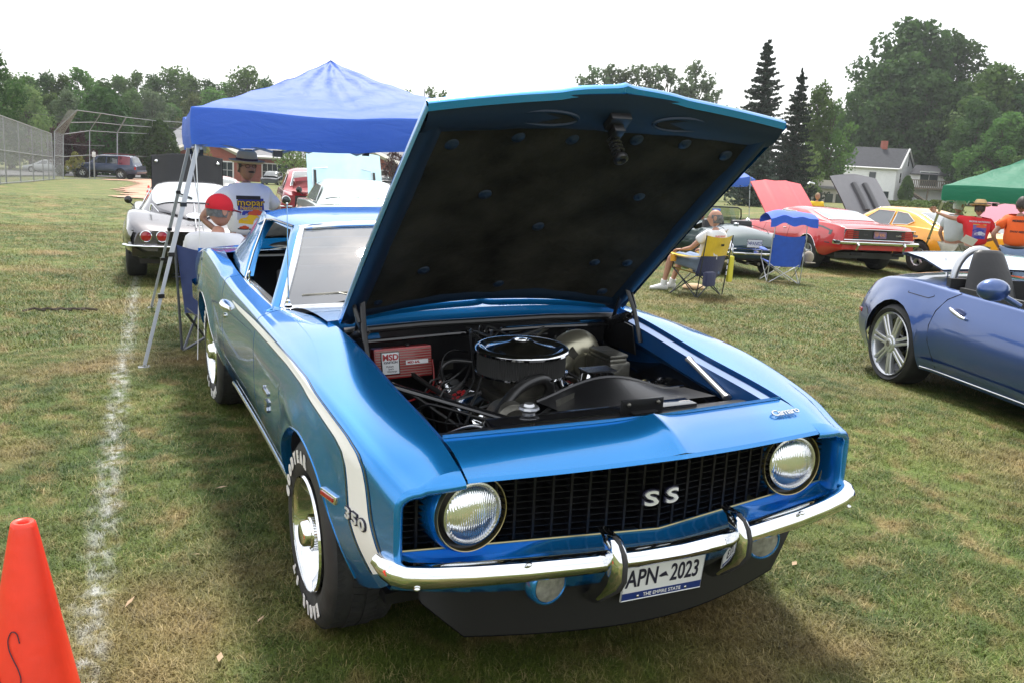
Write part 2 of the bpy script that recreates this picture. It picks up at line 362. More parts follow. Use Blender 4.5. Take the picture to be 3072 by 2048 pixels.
for (r0,r1,dens_,dst) in ((1.0,4.2,1500,pts),(4.2,8,640,pts),(8,14,170,far),(14,24,55,far),(24,42,12,far)):
    A=(az1-az0)/2*(r1*r1-r0*r0); n=int(A*dens_)
    R_=np.sqrt(r0*r0+(r1*r1-r0*r0)*rs.rand(n)); a=az0+(az1-az0)*rs.rand(n)
    for r,t in zip(R_,a):
        x,y=cxn+r*sin(t),cyn+r*cos(t); dst.append((x,y,T(x,y)))
tag(scatter('grass',pts,[tuft(i,24,.017,.05,.0013) for i in range(6)],bladem),kind='stuff')
tag(scatter('grass',far,[tuft(10+i,24,.022,.15,.0028) for i in range(4)],bladem,(.8,1.5)),kind='stuff')
# ------------------------------------------------------------------ the blue car with its hood up
CAR=empty('muscle_car','bright blue two-door muscle car with its hood propped open and white front stripe','car',M=RW.to_4x4())
BL,BI=Mt['blue'],Mt['bluein']
cW=crv([(.2,.845),(.5,.897),(.93,.930),(1.6,.920),(2.4,.905),(3.2,.900),(3.7,.895),(4.3,.87),(4.74,.81)])
cE=crv([(.16,.765),(.22,.775),(.4,.822),(.7,.872),(1.0,.899),(1.45,.913),(2.0,.908),(2.5,.905),(2.9,.915),(3.25,.955),(3.6,.975),(4.0,.93),(4.4,.86),(4.74,.81)])
def RR(y): return .028+.034*max(0,1-(y-.2)/.55)**1.5
cXi=crv([(.16,.650),(.35,.656),(1.455,.676),(1.85,.735),(2.05,.79),(2.6,.80),(3.3,.80),(3.55,.78),(4.74,.70)])
cZi=crv([(.16,.79),(.35,.847),(.8,.893),(1.455,.955),(1.9,.93),(2.1,.918),(2.6,.915),(3.0,.93),(3.3,.955),(3.7,.955),(4.3,.885),(4.74,.83)])
cZb=crv([(.2,.50),(.35,.40),(.5,.33),(.7,.28),(1.5,.235),(3.0,.235),(4.1,.30),(4.5,.36),(4.74,.42)])
FA,RA=(.93,.335),(3.673,.335)
def side_x(y,z):
    W=cW(y); E=cE(y); x=W
    if z<.60: x=W-.13*((.60-z)/.38)**1.8
    if z>.76: x=W-.030*((z-.76)/max(E-.76,.05))**2
    # crease trailing back from each wheel opening
    for (wy,wz) in (FA,RA):
        d=math.hypot(y-wy,z-wz); back=max(0,min(1,(y-wy)/1.0))
        if d<.52 and z>wz-.1: x+=.016*max(0,1-abs(d-.385)/.11)
        if y>wy: 
            zc=.74+.0*(y-wy); x+=.012*max(0,1-abs(z-zc)/.05)*max(0,1-(y-wy)/1.1)
    if y>3.0: x+=.012*max(0,1-((y-3.55)/.7)**2)*max(0,min(1,(z-.6)/.3))
    return x
def archz(y,R=.375):
    z=cZb(y)
    for wy,wz in (FA,RA):
        rr=R if wy==FA[0] else .37
        if abs(y-wy)<rr: z=max(z, wz+math.sqrt(max(rr*rr-(y-wy)**2,0)))
        if wy==RA[0]: z=min(z,.73) if abs(y-wy)<rr else z
    return z
ys=axis(list(np.arange(.2,4.741,.04))+[.2,4.74]+[w0+s*(.375-e) for w0 in (FA[0],RA[0]) for s in (-1,1) for e in (0,.002,.008,.02)])
def side_pt(y,t):
    zb=archz(y); E=cE(y); zt=E-RR(y)
    z=zb+(zt-zb)*t; return (side_x(y,z),y,z)
def top_pt(y,t):  # t 0..1 from side top round shoulder to seam
    r_=RR(y); E=cE(y); x0=side_x(y,E-r_); xi,zi=cXi(y),cZi(y)
    if t<.3:
        a=t/.3*pi/2; return (x0-(r_+.006)*(1-cos(a)),y,E-r_+r_*sin(a))
    k=(t-.3)/.7; xs=x0-r_-.006; x=lerp(xs,xi,k)
    z=E+(zi-E)*(k**.8)+.006*sin(pi*k) if y<2 else E+(zi-E)*k
    return (x,y,z)
tt=[0,.03,.07,.12,.18,.25,.33,.41,.5,.58,.66,.73,.8,.87,.94,1.0]; t2=[.06,.12,.18,.24,.3,.37,.45,.55,.65,.75,.85,.93,1.0]
DOORY=(1.93,2.93)
def body_sec(y): return [side_pt(y,t) for t in tt]+[top_pt(y,t) for t in t2]
def part_grid(y0,y1): 
    yy=[y for y in ys if y0<y<y1]; yy=[y0]+yy+[y1]
    b=B(); secs=[body_sec(y) for y in yy]; n=len(secs[0])
    b.add([p for s in secs for p in s],[(i*n+j,(i+1)*n+j,(i+1)*n+j+1,i*n+j+1) for i in range(len(secs)-1) for j in range(n-1)])
    return b,secs
def edge_return(b,secs,first,last):  # fold edges inward so panels have thickness
    for flag,s in ((first,secs[0]),(last,secs[-1])):
        if flag:
            q=[(p[0]-.02,p[1],p[2]-(.01 if i>16 else 0)) for i,p in enumerate(s)]; b.loft([s,q],closed=False,cap=False)
    lo=[s[0] for s in secs]; b.loft([lo,[(p[0]-.035,p[1],p[2]+.004) for p in lo]],closed=False,cap=False)
    return b
def both(name,fnb,mt,par,**k):
    """left and right copy of a part"""
    out=[]
    for sgn in (1,-1):
        b=fnb()
        if sgn<0: b.v=[(-x,y,z) for x,y,z in b.v]; b.f=[tuple(reversed(f)) for f in b.f]
        out.append(b.build(name,mt,par,**k))
    return out
def mk(y0,y1,first,last):
    def f():
        b,secs=part_grid(y0,y1); return edge_return(b,secs,first,last)
    return f
G=.004
fend=both('front_fender',mk(.2,DOORY[0]-G,False,True),BL,CAR,smooth=50)
door=both('door',mk(DOORY[0]+G,DOORY[1]-G,True,True),BL,CAR,smooth=50)
quar=both('quarter_panel',mk(DOORY[1]+G,4.74,True,False),BL,CAR,smooth=50)
# inner fender walls (blue lip then black inner panel), seam to hood opening
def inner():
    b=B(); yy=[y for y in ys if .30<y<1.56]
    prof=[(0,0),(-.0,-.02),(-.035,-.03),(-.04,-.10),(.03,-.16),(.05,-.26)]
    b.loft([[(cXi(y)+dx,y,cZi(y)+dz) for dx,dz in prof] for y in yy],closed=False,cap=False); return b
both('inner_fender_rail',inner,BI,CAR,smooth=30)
def well():
    b=B(); vs=[lerp(.3,1.6,i/20) for i in range(21)]
    def f(y,t):
        k=math.exp(-((y-.95)/.36)**2); z=lerp(.70,.58,t)+k*.13*(1-t*.5)-.0; x=cXi(y)+.06-t*.24
        return (x,y,z)
    b.grid(f,vs,[i/6 for i in range(7)]); b.grid(lambda y,t:(f(y,1)[0]-.02*t,y,f(y,1)[2]-.4*t),vs,[0,1]); return b
both('wheelhouse_panel',well,Mt['gloss'],CAR,smooth=60)
# wheel arch liners (black)
def liner(wy):
    def f():
        b=B(); M=Matrix.Translation((0,wy,.335))@Matrix.Rotation(pi/2,4,'Y')
        b.add(*(lambda n:([(x,wy+.40*cos(a),.335+.40*sin(a)) for a in [pi*i/n for i in range(n+1)] for x in (.50,.83)],[(2*i,2*i+1,2*i+3,2*i+2) for i in range(n)]))(24))
        b.add([(.50,wy+.40*cos(a),.335+.40*sin(a)) for a in [pi*i/24 for i in range(25)]]+[(.50,wy+.4,.1),(.50,wy-.4,.1)],[tuple(range(25))+(26,25)][::-1] and [tuple(range(25))])
        return b
    return f
both('wheel_arch_liner',liner(.93),Mt['black'],CAR); both('wheel_arch_liner',liner(3.673),Mt['black'],CAR)
# floor pan
b=B(); b.box((0,2.5,.24),(1.5,3.9,.04)); b.box((0,.72,.30),(1.2,.9,.04)); b.build('floor_pan',Mt['black'],CAR)
# header panel between the fenders
def hdr_y(u):  # leading edge
    a=abs(u); return .035+.125*a**1.15/.65**.15/.65*1.0 if True else 0
def lead(x): a=abs(x)/.65; return .037+.123*a
def leadz(x): a=abs(x)/.65; return .828-.036*a-.004*sin(pi*min(a,1))
def rear(x): a=abs(x)/.656; return .215+.135*a
def rearz(x): a=abs(x)/.656; return .886-.038*a
def hdr(x,t):
    y=lerp(lead(x),rear(x),t); z=lerp(leadz(x),rearz(x),t)
    pk=.014*math.exp(-(abs(x)/.05)**1.3)*(.3+.7*t)
    z+=.012*sin(pi*t)*(1)+pk-.004*(1-math.exp(-(abs(x)/.07)))
    return (x,y,z)
xs=axis(list(np.linspace(-.646,.646,41))+[-.03,-.015,.015,.03]); b=B()
b.grid(hdr,xs,[i/10 for i in range(11)])
b.grid(lambda x,t:(x,lead(x)-.008*sin(pi*t*.5)+(.10*max(0,t-.55)),leadz(x)-.022*t),xs,[0,.2,.4,.55,.8,1])
b.grid(lambda x,t:(x,rear(x)+.004+.03*(t>.5),rearz(x)+.008-.03*t),xs,[0,.5,1])
b.build('header_panel',BL,CAR,smooth=50)
# fender nose: cap that carries the top surface forward to the mouth edge and wraps the corner
def nose():
    b=B(); top=[top_pt(.2,t) for t in [0]+t2]
    n=len(top)
    def fr(x): return .16+ .04*max(0,(x-.65)/.19)**1.5
    s2=[]
    for p in top:
        x=p[0]; z=.790-.018*max(0,(x-.65)/.19) if x<.80 else p[2]-.0
        s2.append((min(x,.86),fr(min(x,.84))-.0,min(p[2],z)-.004))
    b.loft([top,s2],closed=False,cap=False)
    zt_=cE(.2)-RR(.2); side_=[side_pt_z(.2,.50+(zt_-.50)*i/12) for i in range(12)]
    Q=side_+s2; rows=[]
    for off,dy in ((0,0),(.006,-.006),(.016,-.008),(.026,0),(.036,.05),(.050,.15)):
        r_=[]
        for i,p in enumerate(Q):
            p0,p1=Q[max(i-1,0)],Q[min(i+1,len(Q)-1)]; tx,tz=p1[0]-p0[0],p1[2]-p0[2]; l=math.hypot(tx,tz) or 1
            r_.append((p[0]-tz/l*off,p[1]+dy,p[2]+tx/l*off))
        rows.append(r_)
    b.loft(rows,closed=False,cap=False)
    return b
def side_pt_z(y,z): return (side_x(y,z),y,z)
both('nose_cap',nose,BL,CAR,smooth=60)
# grille surround: sill under the grille and back walls
def sill(x,t):
    a=abs(x)/.84; yf=.035+.15*a**1.2; yb=.146+.135*a; zf=.548-.0*a; zb=.546-.0*a
    dip=.035*math.exp(-(abs(abs(x)-.59)/.185)**4); return (x,lerp(yf,yb,t),lerp(zf,zb,t)-.012*sin(pi*t)-dip*min(1,t*1.6))
xs=list(np.linspace(-.80,.80,33)); b=B(); b.grid(sill,xs,[i/6 for i in range(7)])
b.grid(lambda x,t:(x,sill(x,0)[1]-.004*sin(pi*t)+.03*t,sill(x,0)[2]-.06*t),xs,[0,.25,.5,1])
b.grid(lambda x,t:(x,sill(x,1)[1],lerp(sill(x,1)[2],.549,t)),xs,[0,1]); b.build('grille_sill',BL,CAR,smooth=50)
def gy_(x): a=abs(x)/.8; return .14+.135*a
# grille
zl,zh=.612,.775
gz0=lambda x:.548; gz1=lambda x:.782-.022*abs(x)/.8
GR=empty('grille',None,None); GR.parent=CAR
b=B(); b.grid(lambda x,t:(x,gy_(x)+.055,lerp(gz0(x)-.01,gz1(x)+.01,t)),list(np.linspace(-.82,.82,17)),[0,1]); b.build('backing',Mt['gloss'],GR)
vbm=None
for i in range(-13,14):
    x=i*.058+(0 if i else 0)
    b=B(); b.slab([(x-.004,gy_(x)+.0,gz0(x)),(x+.004,gy_(x)+.0,gz0(x)),(x+.004,gy_(x)+.0,gz1(x)),(x-.004,gy_(x)+.0,gz1(x))],(0,.05,0)); b.build('grille_bar',Mt['grb'],GR,smooth=0)
for k in range(1,11):
    b=B(); xs=list(np.linspace(-.80,.80,15))
    pr=[(0,-.0012),(0,.0012),(.045,.0012),(.045,-.0012)]
    b.loft([[(x,gy_(x)+.004+dy,lerp(gz0(x),gz1(x),k/11)+dz) for dy,dz in pr] for x in xs]); b.build('grille_slat',Mt['grb'],GR,smooth=0)
b=B(); 
loopx=[-.80,-.6,-.3,0,.3,.6,.80]
b.tube([(x,gy_(x)-.002,gz0(x)-.001) for x in loopx],.0035,6)
b.tube([(x,gy_(x)-.002,gz1(x)+.0) for x in loopx],.003,6)
for s_ in (-1,1): b.tube([(s_*.80,gy_(.8)-.002,gz0(.8)-.001),(s_*.812,gy_(.8)-.003,.60),(s_*.812,gy_(.8)-.003,.73),(s_*.80,gy_(.8),gz1(.8))],.0035,6)
b.build('grille_trim',Mt['gold'],GR)
# SS emblem
for txt,x0,ang in (('S',-.040,1),('S',.036,-1)):
    for nm,off,ext,mt_ in (('emblem_backing',.006,.003,Mt['ink']),('emblem',.0015,.005,Mt['emb'])):
        t=textmesh('S',size=.092,ext=ext,bold=off); t.v=[(x*1.25,y*.72,z) for x,y,z in t.v]
        n=Vector((0.13*ang*-1,-1,0)).normalized(); xa=Vector((0,0,1)).cross(n)*-1; xa=Vector((-n.y,n.x,0))
        t.xf(frame((x0*1.0,gy_(x0)-.012-(.004 if nm=='emblem' else 0),.655),xa,(0,0,1),n)); t.build(nm,mt_,GR,smooth=0)
# headlights
lensm=mat('headlight lens',(.80,.82,.84),.10,.92,1)
lm_=lensm; N_=lm_.node_tree; p_=N_.nodes['Principled BSDF']; wv=N_.nodes.new('ShaderNodeTexWave'); wv.inputs['Scale'].default_value=44; wv.inputs['Distortion'].default_value=2.5; wv.inputs['Detail'].default_value=3; wv.bands_direction='X'
tc_=N_.nodes.new('ShaderNodeTexCoord'); N_.links.new(tc_.outputs['Object'],wv.inputs['Vector']); bm_=N_.nodes.new('ShaderNodeBump'); bm_.inputs['Strength'].default_value=.30; bm_.inputs['Distance'].default_value=.004
N_.links.new(wv.outputs['Fac'],bm_.inputs['Height']); N_.links.new(bm_.outputs[0],p_.inputs['Normal'])
for s_ in (-1,1):
    cx=.602*s_; tilt=Matrix.Rotation(-.10*s_,4,'Z')@Matrix.Rotation(-.05,4,'X')
    H=empty('headlight',None,None,M=Matrix.Identity(4)); H.parent=CAR
    A=Matrix.Translation((cx,.215,.658))@tilt@Matrix.Rotation(pi/2,4,'X')   # +Z -> -Y
    H.matrix_local=A
    B().lathe([(.0,.022),(.03,.020),(.06,.013),(.082,.002),(.088,-.006)],40).build('lens',lensm,H,smooth=80)
    B().lathe([(.088,-.008),(.07,-.03),(.04,-.06),(.012,-.068),(0,-.068)],32).build('reflector',Mt['chrome'],H,smooth=80)
    B().sph((0,0,-.03),.012).build('bulb_shield',Mt['chromed'],H)
    B().lathe([(.086,-.004),(.089,.004),(.0945,.003),(.095,-.012),(.095,-.03)],48).build('inner_ring',Mt['chromed'],H,smooth=50)
    B().lathe([(.095,-.028),(.109,-.020),(.112,-.02)],48).build('bezel_gap',Mt['black'],H,smooth=50)
    B().lathe([(.110,-.03),(.112,.001),(.1145,.002),(.1165,-.004),(.117,-.03),(.118,-.05)],48).build('outer_ring',Mt['gold'],H,smooth=40)
    B().lathe([(.117,-.012),(.123,-.02),(.128,-.05),(.13,-.16)],48).build('headlight_pod',BL,H,smooth=50)
# bumper
cBx=[(0,.010),(.15,.016),(.3,.030),(.5,.058),(.65,.088),(.76,.118),(.825,.145),(.855,.18),(.868,.22),(.870,.27)]
path=[(-x,y) for x,y in reversed(cBx[1:])]+cBx
def bz(x,y):
    k=min(abs(x)/.87,1); zt=.554+.013*k; zb=.500-.004*k
    if y>.2: q=min(1,(y-.2)/.24); zt-=.03*q; zb+=.02*q
    return zt,zb
secs=[]
pp=[]
for (x0,y0),(x1,y1) in zip(path[:-1],path[1:]):
    for k in range(4): pp.append((lerp(x0,x1,k/4),lerp(y0,y1,k/4)))
pp.append(path[-1])
for i,(x,y) in enumerate(pp):
    a=pp[max(i-2,0)]; c=pp[min(i+2,len(pp)-1)]; tx,ty=c[0]-a[0],c[1]-a[1]; l=math.hypot(tx,ty); nx,ny=ty/l,-tx/l   # outward (to -y)
    zt,zb=bz(x,y); h=zt-zb; rib=.0
    prof=[(-.045,zt-.012),(-.03,zt-.002),(-.012,zt),(0.002,zt-.004),(.012,zt-.012),(.018,zt-.026),(.019,lerp(zt,zb,.5)),(.015,zb+.022),(.006,zb+.006),(-.008,zb),(-.03,zb+.004),(-.045,zb+.012)]
    secs.append([(x+nx*o,y+ny*o,z) for o,z in prof])
B().loft(secs).build('front_bumper',Mt['chrome'],CAR,smooth=60)
for x,y,z in ((-.5,.045,.561),(.5,.045,.561),(-.80,.125,.505),(.80,.125,.505)): B().sph((x,y,z),(.010,.010,.006),12,8).build('bumper_bolt',Mt['chrome'],CAR,smooth=80)
for s_ in (-1,1):    # bumper guards
    b=B(); cx=-.238 if s_<0 else .212; secs=[]
    for z,yo,w in ((.612,.04,.014),(.608,.020,.018),(.600,-.004,.021),(.58,-.022,.024),(.55,-.034,.025),(.50,-.034,.025),(.46,-.010,.023),(.42,.035,.020),(.385,.075,.017),(.36,.105,.014)):
        y=.0+yo; secs.append([(cx-w,y+.055,z),(cx-w,y+.012,z),(cx-w*.55,y-.004,z),(cx,y-.009,z),(cx+w*.55,y-.004,z),(cx+w,y+.012,z),(cx+w,y+.055,z)])
    g_=b.loft(secs).build('bumper_guard',Mt['chrome'],CAR,smooth=50)
    b=B(); secs=[]
    for z,yo in ((.613,.022),(.604,.002),(.58,-.027),(.55,-.039),(.50,-.039),(.46,-.015),(.42,.030),(.385,.07)):
        y=.0+yo; secs.append([(cx-.007,y,z),(cx-.006,y-.010,z),(cx+.006,y-.010,z),(cx+.007,y,z)])
    b.loft(secs).build('rubber_strip',Mt['rubber'],g_,smooth=40)
# lower valance with parking lights, air dam
def val(x,t):
    a=abs(x)/.86; y=.055+.135*a**2.2+.075*t; z=lerp(.54,.400+.045*a*a,t); return (x,y,z)
b=B(); b.grid(val,list(np.linspace(-.835,.835,41)),[i/6 for i in range(7)]); b.grid(lambda x,t:(x,val(x,1)[1]+.25*t,val(x,1)[2]-.02*t),list(np.linspace(-.835,.835,21)),[0,1]); b.build('front_valance',BL,CAR,smooth=60)
for s_ in (-1,1):
    A=Matrix.Translation((.40*s_,.098,.452))@Matrix.Rotation(.15*-s_,4,'Z')@Matrix.Rotation(pi/2,4,'X')
    P=B().lathe([(0,.014),(.03,.012),(.052,.004)],32).build('parking_light',mat('park lens',(.20,.20,.18),.12,0,1,noise=.3,nscale=60),CAR,M=A,smooth=60)
    B().lathe([(.052,.0),(.055,.006),(.060,.005),(.064,-.004),(.066,-.03)],32).build('light_rim',BL,P,smooth=60)
b=B(); xs=list(np.linspace(-.72,.72,37))
def dam(x,t):
    a=abs(x)/.64; y=.125+.17*min(a,1.2)**1.6; k=max(0,(abs(x)-.60)/.12); zb=.262-.02*min(a,1)+.11*k; zt=.43-.03*a
    return (x,y-.025*t,lerp(zt,min(zb,zt-.005),t))
b.grid(dam,xs,[0,.33,.66,1]); b.grid(lambda x,t:(x,dam(x,1)[1]+.02*t,dam(x,1)[2]-.004*(1-t)),xs,[0,1]); b.grid(lambda x,t:(x,dam(x,t)[1]+.018,dam(x,t)[2]),xs,[0,1])
b.build('air_dam',Mt['damk'],CAR,smooth=50)
# licence plate
LP=B(); LP.box((0,0,0),(.305,.004,.152)); LP=LP.build('licence_plate',Mt['plate'],CAR,M=Matrix.Translation((0,.088,.420))@Matrix.Rotation(rad(5),4,'X')@Matrix.Rotation(rad(1.5),4,'Y'),bev=.0015)
def ptext(txt,size,x,z,m_,par,yy=-.0035,bold=0,sx=1,shear=0,ext=.0006,name='lettering',sp=1):
    t=textmesh(txt,size,ext,bold,shear,sp); t.v=[(a*sx,b_,c) for a,b_,c in t.v]
    t.xf(frame((x,yy,z),(1,0,0),(0,0,1),(0,-1,0))); return t.build(name,m_,par,smooth=0)
def pbox(x,z,w_,h_,m_,par,yy=-.0028,name='print'): 
    return B().box((x,yy,z),(w_,.0012,h_)).build(name,m_,par,smooth=0)
pbox(0,.058,.30,.031,mat('plate sky blue',(.12,.28,.5),.4,col2=(.4,.5,.65),noise=.2,nscale=30),LP,name='top_band'); pbox(0,-.0615,.30,.025,Mt['navyp'],LP,name='bottom_band')
ptext('NEW YORK',.026,0,.052,Mt['white'],LP,bold=.0004,yy=-.0042)
ptext('APN',.084,-.082,-.003,Mt['ink'],LP,bold=.0012,sx=.72); ptext('2023',.084,.078,-.003,Mt['ink'],LP,bold=.0012,sx=.66)
B().slab([(-.021,-.004,-.006),(-.010,-.004,.002),(.004,-.004,.008),(.010,-.004,-.002),(.016,-.004,-.010),(.004,-.004,-.008),(-.012,-.004,-.010)],(0,.001,0)).build('state_outline',Mt['ink'],LP,smooth=0)
ptext('THE EMPIRE STATE',.017,0,-.0615,Mt['white'],LP,yy=-.0042)
for x in (-.09,.09): B().sph((x,-.004,-.063),(.005,.003,.005),8,6).build('plate_screw',Mt['chromed'],LP)
# rim frame round plate edge
b=B(); b.tube([(-.15,-.003,-.074),(.15,-.003,-.074),(.15,-.003,.074),(-.15,-.003,.074)],.0022,6,loop=True); b.build('plate_edge',Mt['plate'],LP)
# cowl panel with louvres
def cowl(x,t):
    a=abs(x)/.72; y=lerp(1.475+.06*(1-a*a)*.9,1.93-.03+.10*a*a-.02,t); z=lerp(.965+.018*(1-a*a),.925+.02*(1-a*a),t)+.008*sin(pi*t); return (x,y,z)
b=B(); xs=axis(list(np.linspace(-.70,.70,41))); b.grid(cowl,xs,[i/8 for i in range(9)])
b.grid(lambda x,t:(x,cowl(x,0)[1]-.004,cowl(x,0)[2]-.11*t),xs,[0,.1,1]); b.build('cowl_panel',BL,CAR,smooth=50)
for i in range(2):
    for k in range(24):
        x=(-.52+.0165*k) if i==0 else (.10+.0165*k); a,c=cowl(x,.10),cowl(x,.32)
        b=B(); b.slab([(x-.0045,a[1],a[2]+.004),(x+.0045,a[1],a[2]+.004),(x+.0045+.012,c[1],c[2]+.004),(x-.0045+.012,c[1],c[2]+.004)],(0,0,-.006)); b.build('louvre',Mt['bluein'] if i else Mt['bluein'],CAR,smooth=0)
# hood -------------------------------------------------------------
HW=.665; hinge=Vector((0,1.45,.975)); ang=math.atan2(1.80-.975,1.45-.50); Lh=1.262
HM=Matrix.Translation(hinge)@Matrix.Rotation(-(ang),4,'X')   # local: -y is forward along hood, z outer side
HOOD=empty('hood',None,None); HOOD.parent=CAR; HOOD.matrix_local=HM
def hfront(x): return -Lh-.060*(1-(abs(x)/.66)**1.1)
def crn(x,t): return lerp(.078,.040,t)*(1-(abs(x)/.66)**2)
def cry(x,y): return crn(x,min(max(-y/1.26,0),1))
def htop(x,t):
    a=abs(x)/.66; y0=-.0+.045*(1-a*a); y1=hfront(x); y=lerp(y0,y1,t)
    z=.012+crn(x,t)+.010*sin(pi*t)

    # cowl-induction style centre bulge
    z+=.012*max(0,1-(abs(x)/.24)**4)*min(1,t*3)*(.4+.6*t)+.010*math.exp(-(abs(x)/.02)**1.2)
    return (x,y,z)
xs=axis(list(np.linspace(-.66,.66,35))+[-.02,-.01,.01,.02]); ts=[i/14 for i in range(15)]
b=B(); b.grid(htop,xs,ts)
b.grid(lambda x,t:(x,htop(x,1)[1]-.006*sin(pi*t)+.012*(t>.9),htop(x,1)[2]-.034*t),xs,[0,.3,.6,1]); b.grid(lambda x,t:(x,htop(x,0)[1]+.003,htop(x,0)[2]-.03*t),xs,[0,1])
for s_ in (-1,1): b.grid(lambda y,t:(s_*(.66+.004*sin(pi*t)),lerp(0,hfront(.66),y),htop(.66,y)[2]-.034*t),ts,[0,.3,.6,1])
b.build('hood_skin',BL,HOOD,smooth=45)
# inner frame: rim of the underside, then pad
def und(x,t,dz): return (x,htop(x,t)[1],-.008-dz)
b=B()
b.grid(lambda x,t:(x,lerp(htop(x,1)[1]+.004,-1.14,t),-.012-.020*sin(pi*t)+cry(x,-1.2)),list(np.linspace(-.655,.655,31)),[0,.1,.25,.5,.75,.9,1])
for s_ in (-1,1): b.grid(lambda y,t:(s_*lerp(.655,.575,t),lerp(-1.20,-.005,y),-.010-.020*sin(pi*t)+cry(.6,-.6)*t),ts,[0,.15,.3,.5,.7,.85,1])
b.grid(lambda x,t:(x,lerp(.0,-.09,t),-.010-.020*sin(pi*t)+cry(x,0)),list(np.linspace(-.655,.655,15)),[0,.25,.5,.75,1])
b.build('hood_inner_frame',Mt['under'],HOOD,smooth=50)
b=B(); 
def padf(x,y): 
    return (x,y,-.016+cry(x,y)-.005*sin(x*9+y*5)*sin(y*7-x*4)-.0025*sin(x*31+y*17)*sin(y*23-x*9))
b.grid(padf,list(np.linspace(-.60,.60,31)),list(np.linspace(-1.165,-.05,29)))
b.build('insulation_pad',Mt['pad'],HOOD,smooth=60)
for x,y in ((-.52,-.98),(-.30,-1.0),(-.10,-.99),(.14,-1.0),(.33,-1.0),(.52,-.97),(-.30,-.72),(.32,-.72),(0,-.52),(.36,-.30),(-.38,-.28),(0,-.13),(.50,-.32),(.50,-.10),(-.52,-.10)):
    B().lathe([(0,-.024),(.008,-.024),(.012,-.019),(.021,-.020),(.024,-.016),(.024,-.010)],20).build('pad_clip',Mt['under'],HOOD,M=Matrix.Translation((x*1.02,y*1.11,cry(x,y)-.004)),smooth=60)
for x in (-.25,.25):   # oval access holes
    b=B(); lp=[Vector((x+.095*cos(a),-1.215+.022*sin(a),-.030+cry(x,-1.2))) for a in [2*pi*i/28 for i in range(28)]]
    b.loft([[p+Vector((0,0,.002)) for p in lp],lp]); b.build('access_hole',Mt['hole'],HOOD); 
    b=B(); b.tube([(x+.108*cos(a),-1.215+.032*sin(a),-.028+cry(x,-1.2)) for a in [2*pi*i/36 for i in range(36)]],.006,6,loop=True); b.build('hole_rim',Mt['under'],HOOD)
b=B(); b.box((0,-1.22,.005),(.075,.06,.03)); b.box((0,-1.20,-.018),(.04,.04,.03)); b.build('latch_bracket',Mt['black'],HOOD,bev=.004)
b=B(); b.tube([(0,-1.17,-.02),(0,-1.17,-.105)],.008,10); b.lathe([(.021,-.095),(.024,-.10),(.024,-.112),(.015,-.116),(.008,-.112)],16,Matrix.Translation((0,-1.17,0)))
hp=[(.019*cos(k*.9),-1.17+.019*sin(k*.9),-.02-.0028*k*.9/1.2) for k in range(34)]; b.tube(hp,.004,5); b.build('latch_spring',Mt['black'],HOOD)
# hinges
def hinge_b():
    b=B(); 
    b.tube([(.60,1.30,.93),(.63,1.28,1.0),(.635,1.33,1.06),(.60,1.37,1.12)],.012,8,flat=.5)
    b.slab([(.605,1.22,.80),(.605,1.48,.80),(.605,1.50,.90),(.605,1.40,.93),(.605,1.26,.92)],(.006,0,0))
    b.tube([(.615,1.20,.86),(.615,1.26,.98),(.60,1.33,1.10),(.585,1.34,1.17)],.011,8,flat=.6); b.tube([(.60,1.44,.86),(.60,1.37,1.02),(.59,1.33,1.12)],.010,8,flat=.6)
    return b
both('hood_hinge',hinge_b,Mt['black'],CAR,smooth=40)
def hspr():
    b=B(); a=Vector((.60,1.28,.965)); c=Vector((.60,1.50,.88)); L=(c-a); pts=[]; u_=L.orthogonal().normalized(); v_=L.normalized().cross(u_)
    for k in range(120): pts.append(a+L*(k/119)+(u_*cos(k*.85)+v_*sin(k*.85))*.017)
    b.tube(pts,.0045,5); b.tube([a-L*.1,c+L*.1],.006,6); return b
both('hinge_spring',hspr,Mt['black'],CAR)
# ------------------------------------------------------------------ stripe, badges, trim on the body sides
UP=[(2.602,.852),(2.352,.862),(1.95,.880),(1.55,.891),(1.2,.895),(.95,.888),(.72,.857),(.52,.824),(.425,.800),(.372,.768),(.352,.721),(.330,.629),(.283,.547),(.235,.507)]
LO=[(2.603,.846),(2.431,.836),(1.997,.848),(1.577,.860),(1.237,.866),(.985,.858),(.765,.828),(.60,.798),(.530,.775),(.502,.740),(.488,.69),(.472,.58),(.43,.505),(.375,.435)]
def dens(L,n=8):
    # chord-length resample of paired outlines
    o=[]
    for i in range(len(L)-1):
        for k in range(n): o.append((lerp(L[i][0],L[i+1][0],k/n),lerp(L[i][1],L[i+1][1],k/n)))
    o.append(L[-1]); 
    for _ in range(3): o=[o[0]]+[((o[i-1][0]+2*o[i][0]+o[i+1][0])/4,(o[i-1][1]+2*o[i][1]+o[i+1][1])/4) for i in range(1,len(o)-1)]+[o[-1]]
    return o
U_,L_=dens(UP),dens(LO)
def surf(y,z,off=.0018):
    r_=RR(y); E=cE(y); zt=E-r_
    if z<=zt: return (side_x(y,z)+off,y,z)
    s=min((z-zt)/r_,1); a=math.asin(s); return (side_x(y,zt)-(r_+.006)*(1-cos(a))+off,y,z+off*.5)
def ribbon(ts,te,A=U_,C=L_,off=.0018,n=5):
    def f():
        b=B(); b.loft([[surf(lerp(a[0],c[0],t),lerp(a[1],c[1],t),off) for t in [lerp(ts,te,k/n) for k in range(n+1)]] for a,c in zip(A,C)],closed=False,cap=False); return b
    return f
both('white_stripe',ribbon(0.07,.93),Mt['stripe'],CAR,smooth=60)
both('pinstripe',ribbon(-.08,-.02,n=1),Mt['pin'],CAR); both('pinstripe',ribbon(1.02,1.08,n=1),Mt['pin'],CAR)
